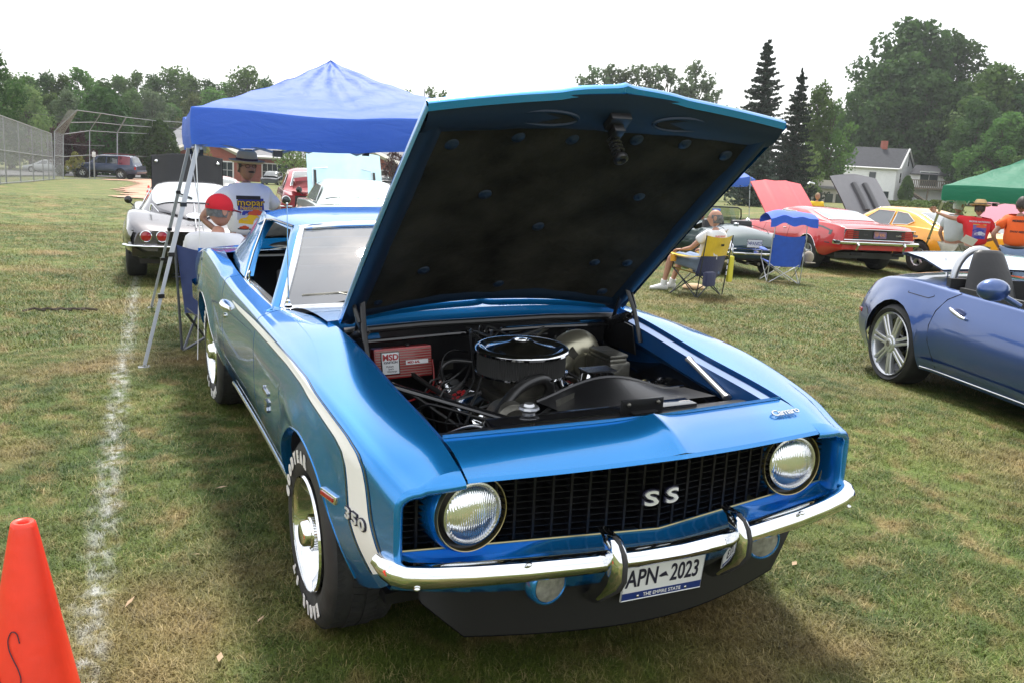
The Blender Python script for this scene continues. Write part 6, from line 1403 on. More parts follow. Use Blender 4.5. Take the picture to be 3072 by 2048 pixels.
for px,d,lb,nm,c in ((633,94,'small dark car with a bright windscreen far off before the school','parked_car',(.03,.04,.06)),(887,92,'small grey car partly hidden behind the blue hood edge near the school doors','parked_car',(.10,.10,.11))):
    p0=tat(px,d); q=Car(nm,lb,Matrix.Translation(p0)@Matrix.Rotation(-rad(200),4,'Z'),
     dict(L=4.5,W=[(0,.8),(.3,.88),(4.1,.88),(4.5,.76)],E=[(0,.85),(1,.92),(4.5,.7)],Z=[(0,.88),(1,.95),(4.5,.75)],B=cst(.24,4.5),wheels=(1.0,3.5),
     gh=dict(h=[(.7,.95),(1.3,1.3),(2.0,1.42),(2.6,1.38),(3.3,.95)],wb=.78,wt=.56,rg=(.9,1.5),fg=(2.65,3.2),trim=0,side=[[(1.3,.12),(1.7,.75),(2.5,.8),(2.9,.12)]])),cmat(lb[:10],c))
# --- cars under and beyond the green canopy on the right
pk=mat('pale red hood paint',(.55,.22,.28),.4,0,.5)
p=gp(2330,600); 
yr=Car('muscle_car','yellow muscle car with a black lower stripe and raised pink hood behind the red-shirted man',headM(*at(2470,560,18.5).to_2d(),36),
 dict(L=4.75,W=[(0,.84),(.3,.92),(4.2,.92),(4.75,.82)],E=[(0,.84),(.6,.92),(4.75,.82)],Z=[(0,.86),(.5,.94),(4.75,.88)],B=cst(.27,4.75),wheels=(1.1,3.85),round=.09,
 gh=dict(h=[(.6,.95),(1.6,1.28),(2.1,1.34),(2.6,1.33),(2.95,1.2),(3.4,.95)],wb=.8,wt=.6,rg=(.75,1.5),fg=(2.75,3.3),side=[[(1.6,.12),(2.1,.85),(2.6,.9),(3.1,.12)]])),ye)
yr.sidestrip('side_stripe',[(.1,.55),(1.2,.55),(2.4,.55),(4.2,.55)],.18,Mt['pin']); yr.bumper('rear_bumper',.88,0,.5,.1); yr.hood(3.42,.98,1.3,42,1.5,pk,pk); yr.P('tail_band',B().box((0,-.02,.70),(1.5,.03,.16)),Mt['gloss'])
# --- nearest blue roadster on the right
cb_=cmat('steel blue paint',(.035,.080,.235),metal=.55,rough=.3); sil=mat('wheel silver',(.6,.61,.63),.28,.75)
Lx=4.06
def cfz(x,y): return 0
cf=Car('roadster','steel blue modern roadster with silver seven-spoke wheels at the right edge',headM(5.62,3.78,196.5,0),
 dict(L=Lx,W=[(0,.66),(.10,.76),(.3,.835),(.8,.885),(1.5,.86),(2.2,.86),(3.2,.88),(3.8,.78),(Lx,.6)],E=[(0,.60),(.06,.70),(.2,.80),(.45,.875),(.85,.90),(1.4,.875),(2.2,.85),(3.0,.80),(3.7,.70),(Lx,.58)],Z=[(0,.62),(.08,.80),(.3,.91),(.8,.955),(1.3,.95),(2.2,.90),(3.0,.86),(3.7,.74),(Lx,.6)],
  B=[(0,.34),(.12,.26),(.35,.22),(3.6,.20),(Lx,.28)],wheels=(.80,3.20),R=.335,tw=.255,rim=.265,arch=.375,ws='seven',rm=sil,mid=.46,round=.13,er=.09,tuck=.07,flare=.022,crown=.8,open=(1.18,2.35,.72),wx=.005,endpull=.04),cb_)
s=cf
s.sidestrip('side_spear',[(1.22,.295),(1.6,.305),(2.2,.30),(2.8,.29)],.035,cb_,off=.012); s.P('sill_trim',B().tube([(.0+(s.sx(y,.235)+.004),y,.235) for y in np.linspace(1.2,2.8,12)],.006,5),Mt['chromed'])
for sg in (-1,1):
    s.P('door_seam',B().tube([(sg*(s.sx(y,z)+.0005),y,z) for y,z in ((1.46,.86),(1.36,.80),(1.30,.70),(1.28,.58),(1.30,.46),(1.36,.34),(1.38,.26))],.004,5),Mt['hole'])
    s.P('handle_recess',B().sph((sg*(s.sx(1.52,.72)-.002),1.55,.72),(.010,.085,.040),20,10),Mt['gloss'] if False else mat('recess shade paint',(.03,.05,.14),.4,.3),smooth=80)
    s.P('door_handle',B().tube([(sg*(s.sx(1.44,.74)+.010),1.45,.745),(sg*(s.sx(1.5,.73)+.026),1.50,.735),(sg*(s.sx(1.6,.70)+.026),1.62,.705),(sg*(s.sx(1.66,.69)+.012),1.66,.695)],[.010,.014,.014,.010],8),Mt['alu'],smooth=70)
    s.P('side_marker',B().box((sg*(s.sx(.19,.53)+.002),.20,.535),(.012,.10,.035),Matrix.Rotation(sg*-.35,3,'Z')),Mt['tail'],bev=.004)
    s.P('bumper_seam',B().tube([(sg*(s.sx(y,z)+.001),y,z) for y,z in ((.02,.66),(.18,.63),(.36,.57),(.43,.53))],.004,5),Mt['hole'])
s.P('fuel_door',B().tube([(s.sx(y,z)+.001 if z<.83 else s.sx(y,.83)-.03,y,z) for y,z in ((.90,.79),(1.15,.78),(1.20,.80),(1.18,.855),(.95,.865),(.88,.85))],.003,4,loop=True),Mt['hole'])
for x in (-.38,.38):
    S_=empty('bucket_seat',None,None); S_.parent=s.root
    b=B(); secs=[]
    for t in [i/8 for i in range(9)]:
        z=lerp(.55,1.16,t); ww=lerp(.25,.13,t**2.2); y=1.38-.16*t; secs.append([(x+ww*cos(a),y+.07*sin(a)*(1-.3*t),z) for a in [2*pi*j/18 for j in range(18)]])
    secs.append([(x+(q[0]-x)*.7,1.22+(q[1]-1.22)*.7,1.185) for q in secs[-1]]); b.loft(secs); b.build('backrest',Mt['vinyl'],S_,smooth=60)
    B().box((x,1.62,.52),(.5,.5,.14)).build('cushion',Mt['vinyl'],S_,bev=.04)
    B().tube([(x+.19*cos(a),1.10,.93+.25*sin(a)) for a in [pi*i/16 for i in range(17)]],.030,12,cap=False).build('roll_hoop',Mt['alu'],s.root,smooth=80)
s.P('cockpit_tub',B().box((0,1.95,.42),(1.3,1.25,.08)).box((0,1.20,.70),(1.36,.05,.5)),Mt['vinyl']); s.P('dashboard',B().box((0,2.42,.84),(1.3,.2,.18)),Mt['vinyl'],bev=.04)
s.P('inner_door_panel',B().box((.70,1.9,.70),(.04,1.0,.4)),Mt['vinyl']); s.P('inner_door_panel',B().box((-.70,1.9,.70),(.04,1.0,.4)),Mt['vinyl'])
# raised soft-top cover
s.P('raised_deck_cover',B().loft([[(x*w_,y+.10*(1-(x/.72)**2)*(k>0)*-1,z+dz-.03*(x/.72)**2) for x in np.linspace(-.62,.62,15)] for y,z,w_,dz,k in ((1.02,1.02,1,0,0),(.80,1.09,1.03,0,1),(.55,1.11,1.02,0,1),(.42,1.10,.96,0,1),(.43,1.08,.95,0,1),(.80,1.065,1.0,0,1),(1.02,1.0,.97,0,0))],closed=False,cap=False),mat('pale lacquer cover',(.42,.50,.66),.3,.3,1),weld=False,smooth=50)
for sg in (-1,1): s.P('cover_strut',B().tube([(sg*.45,.85,.92),(sg*.45,.80,1.08)],.012,6),Mt['chromed'])
WF=s.P('windscreen_frame',B().tube([(-.68,2.55,.86),(-.62,2.22,1.14),(-.52,2.08,1.24),(.52,2.08,1.24),(.62,2.22,1.14),(.68,2.55,.86)],.022,8),cb_)
b=B(); b.add([(-.66,2.55,.88),(.66,2.55,.88),(.54,2.10,1.23),(-.54,2.10,1.23)],[(0,1,2,3)]); b.build('windscreen',Mt['glass'],WF)
for sg in (-1,1):
    b=B(); b.sph((sg*1.01,2.14,.98),(.12,.08,.078),20,12); b.tube([(sg*.83,2.2,.88),(sg*.95,2.15,.95)],.02,8); s.P('door_mirror',b,cb_,smooth=80)
# ------------------------------------------------------------------ buildings
def wallmat(name,c,line,per,bumpd=.01):
    m=mat(name,c,.8,noise=.08,nscale=2.5); N=m.node_tree; p=N.nodes['Principled BSDF']
    t=N.nodes.new('ShaderNodeTexCoord'); sp=N.nodes.new('ShaderNodeSeparateXYZ'); N.links.new(t.outputs['Object'],sp.inputs[0]); w_=N.nodes.new('ShaderNodeMath'); w_.operation='MULTIPLY'; w_.inputs[1].default_value=1/per; N.links.new(sp.outputs[2],w_.inputs[0])
    f=N.nodes.new('ShaderNodeMath'); f.operation='FRACT'; N.links.new(w_.outputs[0],f.inputs[0]); b=N.nodes.new('ShaderNodeBump'); b.inputs['Distance'].default_value=bumpd; b.inputs['Strength'].default_value=1; N.links.new(f.outputs[0],b.inputs['Height']); N.links.new(b.outputs[0],p.inputs['Normal']); return m
def brickmat():
    m=mat('school brick',(.33,.10,.07),.85,noise=.12,nscale=3); return m
shg=mat('grey shingles',(.17,.17,.18),.9,noise=.15,nscale=3,bump=.3,bscale=6); shd=mat('dark shingles',(.035,.037,.045),.9,noise=.2,nscale=3,bump=.3,bscale=6)
brick=brickmat(); wht=mat('white trim paint',(.75,.75,.75),.6); clap=mat('white clapboard',(.82,.83,.84),.6,noise=.04,nscale=2); wood=mat('grey timber',(.16,.13,.10),.85,noise=.3,nscale=6)
pane=mat('window pane',(.03,.04,.045),.08,0,.5); sand=mat('pale render',(.45,.42,.37),.8)
def local(px,d,z=0,turn=0):   # frame standing at a pixel column, x to the right as seen, y away
    p=tat(px,d); R_=Matrix.Rotation(-math.atan2(FHv.x,FHv.y)+rad(turn),4,'Z'); return Matrix.Translation(p+Vector((0,0,z)))@R_
def win(par,x,y,z,w_,h_,mull=1,fr=.07,nm='window',door=False):
    W_=B().box((x,y,z),(w_+2*fr,.08,h_+2*fr)).build(nm,wht,par,smooth=0)
    n=mull; 
    for k in range(n): B().box((x-w_/2+w_*(k+.5)/n,y-.045,z+(h_*.25 if not door else 0)),(w_/n-.06,.02,h_*.5-.05 if not door else h_-.1)).build('pane',pane,W_,smooth=0)
    if not door:
        for k in range(n): B().box((x-w_/2+w_*(k+.5)/n,y-.045,z-h_*.25),(w_/n-.06,.02,h_*.5-.05)).build('pane',pane,W_,smooth=0)
    return W_
# white house
hd=118.; HO=empty('white_house','two-storey white clapboard house with dark roof and a rear wing with balcony','house',M=local(2059,hd,turn=-0))
kx=hd/2057.
def hz(px,py,dd=0): return hpx(px,py,hd+dd)
Me=lambda px: (px-2059)*kx
ez=hz(2059,386); rz_=hz(2045,342,3.5); L_=Me(1938); x1=0; gw=4.4; ang_=rad(42)
# main block: long wall facing us, gable wall turned away to the right
dxg,dyg=cos(rad(38)),sin(rad(38)); GW=7.2
c0=Vector((L_,0,0)); c1=Vector((0,0,0)); g1=Vector((dxg*GW*.82,dyg*GW,0)); 
gx=Me(2137); g1=Vector((gx+.5,GW*.95,0)); c0b=Vector((L_+gx*.9,GW*.95,0))
def board_wall(par,a,c,z0,z1f,top=None,pitch=.22):
    """clapboards as one part per wall would hide them: each board is its own strip"""
    n=int((z1f-z0)/pitch); d=(c-a); d.normalize(); nn=Vector((d.y,-d.x,0)); b=B()
    for k in range(n+1):
        z=z0+k*pitch; zt=min(z+pitch,z1f); 
        if top:
            ta,tc=top(z); 
            if tc-ta<.05: continue
            A,C_=a.lerp(c,ta),a.lerp(c,tc)
        else: A,C_=a,c
        b.add([A+Vector((0,0,z))+nn*.035,C_+Vector((0,0,z))+nn*.035,C_+Vector((0,0,zt))+nn*.005,A+Vector((0,0,zt))+nn*.005],[(0,1,2,3)]); b.add([A+Vector((0,0,z))+nn*.035,C_+Vector((0,0,z))+nn*.035,C_+Vector((0,0,z)),A+Vector((0,0,z))],[(3,2,1,0)])
    o=b.build('clapboards',clap,par,smooth=0,weld=False); o['kind']='stuff'; return o
board_wall(HO,c0,c1,-.5,ez); pk_=rz_
board_wall(HO,c1,g1,-.5,pk_,top=lambda z:(0,1) if z<=ez else ((z-ez)/(pk_-ez)*.5,1-(z-ez)/(pk_-ez)*.5))
for a,c in ((c0b,c0),(g1,c0b)): B().add([a+Vector((0,0,-.5)),c+Vector((0,0,-.5)),c+Vector((0,0,ez)),a+Vector((0,0,ez))],[(0,1,2,3)]).build('wall',clap,HO,smooth=0,weld=False)
mid=(c1+g1)/2; mid0=(c0+c0b)/2; ov=Vector((-.35,0,0)); rg0=mid0+Vector((Me(1981)-Me(1938)-gx*.45,0,rz_)); rg1=mid+Vector((.15,-.1,rz_+.05))
def slab3(name,pts,th,m_,par): return B().slab([Vector(p) for p in pts],(0,0,-th)).build(name,m_,par,smooth=0)
slab3('roof',[c0+Vector((-.4,-.5,ez-.1)),c1+Vector((.15,-.5,ez-.1)),rg1,rg0],.14,shd,HO)
slab3('roof',[c0b+Vector((-.4,.5,ez-.1)),g1+Vector((.45,.4,ez-.1)),rg1+Vector((0,0,.004)),rg0+Vector((0,0,.004))],.14,shd,HO)
slab3('roof',[c0+Vector((-.4,-.5,ez-.09)),rg0+Vector((0,0,.008)),c0b+Vector((-.4,.5,ez-.09))],.1,shd,HO)
for a,c in ((c1+Vector((.2,-.52,ez-.14)),rg1+Vector((.05,-.05,-.02))),(g1+Vector((.5,.3,ez-.14)),rg1+Vector((.05,-.05,-.02)))): B().tube([a,c],.13,4).build('gable_trim',wht,HO,smooth=0)
B().tube([c0+Vector((-.4,-.55,ez-.18)),c1+Vector((.1,-.55,ez-.18))],.10,4).build('eave_trim',wht,HO,smooth=0)
B().box(rg0.lerp(rg1,.52)+Vector((0,0,.35)),(.7,.7,1.1)).build('chimney',brick,HO,smooth=0)
win(HO,Me(2004),-.05,hz(2004,412),.95,1.9); win(HO,Me(2032),-.05,hz(2032,457),1.7,1.9,2)
MG=Matrix.Identity(4)
def gwin(t,z,w_,h_):
    d=(g1-c1).normalized(); q=win(HO,0,0,0,w_,h_); q.matrix_local=frame(c1+(g1-c1)*t-Vector((-d.y,d.x,0))*.05+Vector((0,0,z)),d,(-d.y,d.x,0),(0,0,1)); return q
gwin(.62,hz(2113,370),.7,1.5); gwin(.22,hz(2078,410),.7,1.3)
# wing with balcony
wz=hz(2150,400); wr=hz(2180,385,3); wl,wrx=Me(2098),Me(2182)
Wy=1.2
board_wall(HO,Vector((wl,Wy,0)),Vector((wrx,Wy,0)),-.5,wz); e2=Vector((Me(2222),Wy+4.5,0)); board_wall(HO,Vector((wrx,Wy,0)),e2,-.5,wr,top=lambda z:(0,1) if z<=wz else ((z-wz)/(wr-wz)*.5,1-(z-wz)/(wr-wz)*.5))
wm=(Vector((wrx,Wy,0))+e2)/2
slab3('wing_roof',[Vector((wl-.2,Wy-.5,wz-.1)),Vector((wrx+.2,Wy-.5,wz-.1)),wm+Vector((.2,0,wr+.1)),Vector((wl+1.6,Wy+2.2,wr+.1))],.12,shd,HO)
slab3('wing_roof',[e2+Vector((.5,.3,wz-.1)),wm+Vector((.2,0,wr+.104)),Vector((wl+1.6,Wy+2.2,wr+.104)),Vector((wl+3,Wy+4.6,wz-.1))],.12,shd,HO)
B().tube([Vector((wrx+.25,Wy-.5,wz-.12)),wm+Vector((.25,-.05,wr+.02)),e2+Vector((.5,.3,wz-.12))],.10,4).build('gable_trim',wht,HO,smooth=0)
win(HO,Me(2143),Wy-.05,hz(2143,413),2.4,1.9,2,nm='glass_door',door=True); 
dk=hz(2130,434); DK=empty('balcony',None,None); DK.parent=HO
dl,dr_=Me(2078),Me(2175)
B().box(((dl+dr_)/2,Wy-1.3,dk),(dr_-dl,2.4,.22)).build('deck',wood,DK,smooth=0)
for x in (dl+.1,(dl+dr_)/2,dr_-.1): B().box((x,Wy-2.4,dk/2-.2),(.16,.16,dk+.4)).build('post',wood,DK,smooth=0)
B().box(((dl+dr_)/2,Wy-2.45,dk+1.05),(dr_-dl,.10,.10)).build('handrail',wood,DK,smooth=0)
for k in range(22):
    x=dl+(dr_-dl)*(k+.5)/22; B().box((x,Wy-2.45,dk+.55),(.11,.04,.9)).build('baluster',wood,DK,smooth=0)
for sx_ in (0,1.1): B().tube([(dl-.3+sx_*0,Wy-2.4+sx_*1.0,dk),(Me(2128),Wy-4.6+sx_*1.0,-.3)],.14,4).build('stair_string',wood,DK,smooth=0)
for k in range(12): t=k/12; B().box((lerp(dl-.3,Me(2128),t),lerp(Wy-1.9,Wy-4.1,t),lerp(dk,-.3,t)),(.30,1.0,.05)).build('stair_tread',wood,DK,smooth=0)
# low beige building left of the house
LB=empty('low_building','low pale building with flat grey roof left of the white house','building',M=local(1915,90))
kb=90/2057.; B().box(((1890-1915)*kb,3,.9),(90*kb,6,2.6)).build('wall',sand,LB,smooth=0); B().box(((1885-1915)*kb,3,hpx(1915,432,90)),(150*kb,7,.25)).build('roof',shg,LB,smooth=0)
for px in (1860,1885,1910,1935): B().box(((px-1915)*kb,-.05,hpx(1915,452,90)-.2),(.8,.06,.9)).build('window',pane,LB,smooth=0)
LB=empty('low_building','long low grey roofed building behind the yellow-shirted man','building',M=local(1860,110))
kb=110/2057.; B().box((0,3,.9),(150*kb,6,2.4)).build('wall',sand,LB,smooth=0); B().slab([(-80*kb,-.4,hpx(1860,440,110)),(75*kb,-.4,hpx(1860,440,110)),(60*kb,3,hpx(1860,428,110)),(-60*kb,3,hpx(1860,428,110))],(0,0,-.15)).build('roof',shg,LB,smooth=0)
# lamp post
p=tat(1858,60); LPm=empty('lamp_post','thin dark lamp post with a small curved head before the low building','lamp',p); hh=hpx(1858,424,60)
B().tube([(0,0,0),(0,0,hh)],.05,8).build('pole',Mt['gloss'],LPm); B().tube([(0,0,hh),(.15,0,hh+.12),(.5,-.1,hh+.05)],.07,8).build('lamp_head',Mt['alu'],LPm)
# far chain fence on the right
def fence(name,label,pts,hs,rails,m_,post=.04,mesh=True,mm=None,step=1):
    F_=empty(name,label,'fence',pts[0]); o=Vector(pts[0])
    for i,(p,h_) in enumerate(zip(pts,hs)):
        B().tube([p-o+Vector((0,0,-.1)),p-o+Vector((0,0,h_))],post,6).build('post',m_,F_)
    for r in rails: B().tube([p-o+Vector((0,0,h_*r)) for p,h_ in zip(pts,hs)],post*.75,6).build('rail',m_,F_)
    if mesh:
        b=B(); 
        for i in range(len(pts)-1): b.add([pts[i]-o,pts[i+1]-o,pts[i+1]-o+Vector((0,0,hs[i+1])),pts[i]-o+Vector((0,0,hs[i]))],[(0,1,2,3)])
        # uv for wire pattern
        me=b.mesh('wire_mesh',mm,smooth=0,weld=False); uv=me.uv_layers.new(name='UVMap'); acc=0; k=0
        for i in range(len(pts)-1):
            l=(pts[i+1]-pts[i]).length
            for (u,v) in ((acc,0),(acc+l,0),(acc+l,hs[i+1]),(acc,hs[i])): uv.data[k].uv=(u,v); k+=1
            acc+=l
        q=bpy.data.objects.new('wire_mesh',me); COL.objects.link(q); q.parent=F_
    return F_
galv=mat('galvanised steel',(.27,.28,.29),.45,.6,noise=.1)

def wiremat(name,per,wd):
    m=bpy.data.materials.new(name); m.use_nodes=True; N=m.node_tree; p=N.nodes['Principled BSDF']; p.inputs['Base Color'].default_value=(.30,.31,.33,1); p.inputs['Metallic'].default_value=.3; p.inputs['Roughness'].default_value=.5
    t=N.nodes.new('ShaderNodeTexCoord'); sp=N.nodes.new('ShaderNodeSeparateXYZ'); N.links.new(t.outputs['UV'],sp.inputs[0])
    def m2(op,a,b=None):
        q=N.nodes.new('ShaderNodeMath'); q.operation=op
        for i,c in enumerate((a,b)):
            if c is None: continue
            if isinstance(c,(int,float)): q.inputs[i].default_value=c
            else: N.links.new(c,q.inputs[i])
        return q.outputs[0]
    s1=m2('FRACT',m2('DIVIDE',m2('ADD',sp.outputs[0],sp.outputs[1]),per)); s2=m2('FRACT',m2('DIVIDE',m2('SUBTRACT',sp.outputs[0],sp.outputs[1]),per))
    N.links.new(m2('MAXIMUM',m2('LESS_THAN',s1,wd),m2('LESS_THAN',s2,wd)),p.inputs['Alpha']); return m
wire=wiremat('chain link wire',.07,.28)
pts=[gp(px,py) for px,py in ((-130,438),(-60,431),(0,425),(15,423.5),(48,421),(78,418.5),(100,416),(113,414.5),(123,413.2))]
tops=[(-130,215),(-60,243),(0,264),(15,269),(48,281),(78,292),(100,300),(113,304.5),(123,308)]
def hat(p,py,px):  # height of pole top seen at py
    d=(p-CP).dot(CF); q=at(px,py,d); return q.z-p.z
hs=[hat(p,ty,px) for p,(px,ty) in zip(pts,tops)]
fence('chain_link_fence','tall grey chain-link fence running along the left of the ball field','',[],[],None) if False else fence('chain_link_fence','tall grey chain-link fence running along the left of the ball field',pts,hs,[1,.50,.02],galv,.036,True,wire)
# backstop
BS=empty('backstop','grey pipe ball field backstop with an overhanging top, in front of the sport utility','fence',gp(163,412)); o=Vector(BS.location)
P=[(125,413,302.5,None,None),(145.5,412,309,178,254),(206,412.5,301,232,261),(269.5,412.5,305,290,270),(350,412,308,350,277),(440,411,312,437,283)]
base=[gp(px,py) for px,py,*_ in P]; dd=[(b_-CP).dot(CF) for b_ in base]
bend=[at(p[0]+ (3 if i>1 else 0)*0,p[2],d) for i,(p,d) in enumerate(zip(P,dd))]; topp=[at(p[3],p[4],d-2.2) if p[3] else None for p,d in zip(P,dd)]
topp[0]=at(178,253,dd[1]-3); 
for i in range(6): B().tube([base[i]-o,bend[i]-o]+([topp[i]-o] if topp[i] else []),.034 if i!=3 else .05,8).build('post',galv,BS)
for k,t in ((0,.02),(1,.50),(2,1.0)): B().tube([(base[i].lerp(bend[i],t))-o for i in range(1,6)],.030,6).build('rail',galv,BS)
B().tube([bend[i].lerp(topp[i],.5)-o for i in range(1,6)],.030,6).build('rail',galv,BS); B().tube([topp[i]-o for i in range(1,6)],.032,6).build('rail',galv,BS)
B().tube([base[0].lerp(bend[0],.5)-o,base[1].lerp(bend[1],.5)-o],.04,6).build('rail',galv,BS)
for a in range(5):
    q=[base[a],base[a+1],bend[a+1],bend[a]]; me=B().add([v-o for v in q],[(0,1,2,3)]).mesh('wire_panel',wire,smooth=0,weld=False); 
    def setuv(me,q):
        uv=me.uv_layers.new(name='UVMap'); w_=(q[1]-q[0]).length; h_=(q[3]-q[0]).length
        for k,c in enumerate(((0,0),(w_,0),(w_,h_),(0,h_))): uv.data[k].uv=c
    setuv(me,q)
    if a in (0,): x=bpy.data.objects.new('wire_panel',me); COL.objects.link(x); x.parent=BS
q=[bend[0],bend[1],topp[1],topp[0]+Vector((-.6,.6,0))]; me=B().add([v-o for v in q],[(0,1,2,3)]).mesh('wire_panel',wire,smooth=0,weld=False); setuv(me,q); x=bpy.data.objects.new('wire_panel',me); COL.objects.link(x); x.parent=BS
# sign post behind fence
p=tat(218/1.0*1.0,70); 
SG=empty('sign_post','small white sign on a thin post behind the backstop','sign',tat(217*1.0,76)); h_=hpx(217,452*.0+452*0+ 452*0+ 0+ (300+600/3.92)/1.306,76)
h_=hpx(217,347,76); B().tube([(0,0,0),(0,0,h_)],.06,6).build('post',galv,SG); B().box((0,-.05,h_-.3),(.28,.04,.4)).build('sign_plate',wht,SG)
# school
sdist=106.; SC=empty('school_building','long red brick school with grey roofs and two white trimmed gables','school building',M=local(600,sdist)); ks=sdist/2057.
Xs=lambda px:(px-600)*ks
Zs=lambda px,py,dd=0: at(px,py,sdist+dd).z-SC.matrix_world.translation.z
zg=0; ze=Zs(650,364); zr=Zs(650,325,10)
B().box(((Xs(300)+Xs(960))/2,9,ze/2-.5),(Xs(960)-Xs(300),16,ze+1)).build('wall',brick,SC,smooth=0)
slab3('roof',[(Xs(296),.2,ze),(Xs(965),.2,ze),(Xs(955),9,Zs(700,318,9)),(Xs(330),9,Zs(400,318,9))],.25,shg,SC); 
slab3('roof',[(Xs(286),6,Zs(300,350)),(Xs(440),6,Zs(440,350)),(Xs(425),15,Zs(420,276,15)),(Xs(316),15,Zs(316,280,15))],.3,shg,SC)
B().tube([(Xs(560),-.1,ze),(Xs(800),-.1,ze)],.18,4).build('eave_trim',wht,SC,smooth=0)
for (cx_,hw,pkz,ez_) in ((500,72,322,352),(846,62,341,368)):
    x0,x1=Xs(cx_-hw),Xs(cx_+hw); zt=Zs(cx_,pkz,-3); zb_=Zs(cx_,ez_,-3)
    B().slab([(x0,-3,-1),(x1,-3,-1),(x1,-3,zb_),(Xs(cx_),-3,zt),(x0,-3,zb_)],(0,3.5,0)).build('gable_wall',brick,SC,smooth=0)
    slab3('gable_roof',[(x0-.8,-3.6,zb_-.2),(Xs(cx_),-3.6,zt+.25),(Xs(cx_),8,zt+.25),(x0-.8,8,zb_-.2)],.2,shg,SC); slab3('gable_roof',[(x1+.8,-3.6,zb_-.2),(Xs(cx_),-3.6,zt+.25),(Xs(cx_),8,zt+.25),(x1+.8,8,zb_-.2)],.2,shg,SC)
    B().tube([(x0-.9,-3.65,zb_-.35),(Xs(cx_),-3.65,zt+.1),(x1+.9,-3.65,zb_-.35)],.32,4).build('gable_trim',mat('cream trim',(.6,.57,.5),.7) if cx_==500 else bpy.data.materials['cream trim'],SC,smooth=0)
    B().lathe([(0,.1),(.42,.1),(.5,.02)],24,Matrix.Translation((Xs(cx_-8 if cx_==500 else cx_),-3.0,Zs(cx_,344 if cx_==500 else 349,-3)))@Matrix.Rotation(pi/2,4,'X')).build('round_vent',mat('slate vent',(.10,.13,.15),.6) if cx_==500 else bpy.data.materials['slate vent'],SC)
for px,w_ in ((535,2.4),(450,2.4),(615,2.2),(650,2.2),(715,2.2),(745,2.2),(700,1.6),(820,1.6),(865,2.6),(885,1.8)):
    yy=-3.06 if (428<px<572 or 784<px<908) else .95
    win(SC,Xs(px),yy,1.25,w_*.8,1.8,3 if w_>2 else 2,fr=.12)
# grey hangar-like chimney stack far behind canopy
tag(B().tube([at(975,232,180),at(975,205,180)],.12,6).build('flag_pole',galv),'thin pole against the sky right of the blue canopy','pole')
# ------------------------------------------------------------------ fabric canopies
def canopy_mat(name,c,c2):
    m=bpy.data.materials.new(name); m.use_nodes=True; N=m.node_tree; p=N.nodes['Principled BSDF']; p.inputs['Roughness'].default_value=.5; p.inputs['Base Color'].default_value=(*c,1); p.inputs['Specular IOR Level'].default_value=.3; p.inputs['Roughness'].default_value=.55
    t=N.nodes.new('ShaderNodeTexCoord'); n=N.nodes.new('ShaderNodeTexNoise'); n.inputs['Scale'].default_value=3.5; n.inputs['Detail'].default_value=5; n.inputs['Distortion'].default_value=1.5
    mp=N.nodes.new('ShaderNodeMapping'); mp.inputs['Scale'].default_value=(1,1,3); N.links.new(t.outputs['Object'],mp.inputs[0]); N.links.new(mp.outputs[0],n.inputs['Vector'])
    b=N.nodes.new('ShaderNodeBump'); b.inputs['Strength'].default_value=.4; b.inputs['Distance'].default_value=.03; N.links.new(n.outputs['Fac'],b.inputs['Height']); N.links.new(b.outputs[0],p.inputs['Normal'])
    tr=N.nodes.new('ShaderNodeBsdfTranslucent'); tr.inputs[0].default_value=(*c2,1); ms=N.nodes.new('ShaderNodeMixShader'); ms.inputs[0].default_value=.3; o=N.nodes['Material Output']; N.links.new(p.outputs[0],ms.inputs[1]); N.links.new(tr.outputs[0],ms.inputs[2]); N.links.new(ms.outputs[0],o.inputs[0]); return m
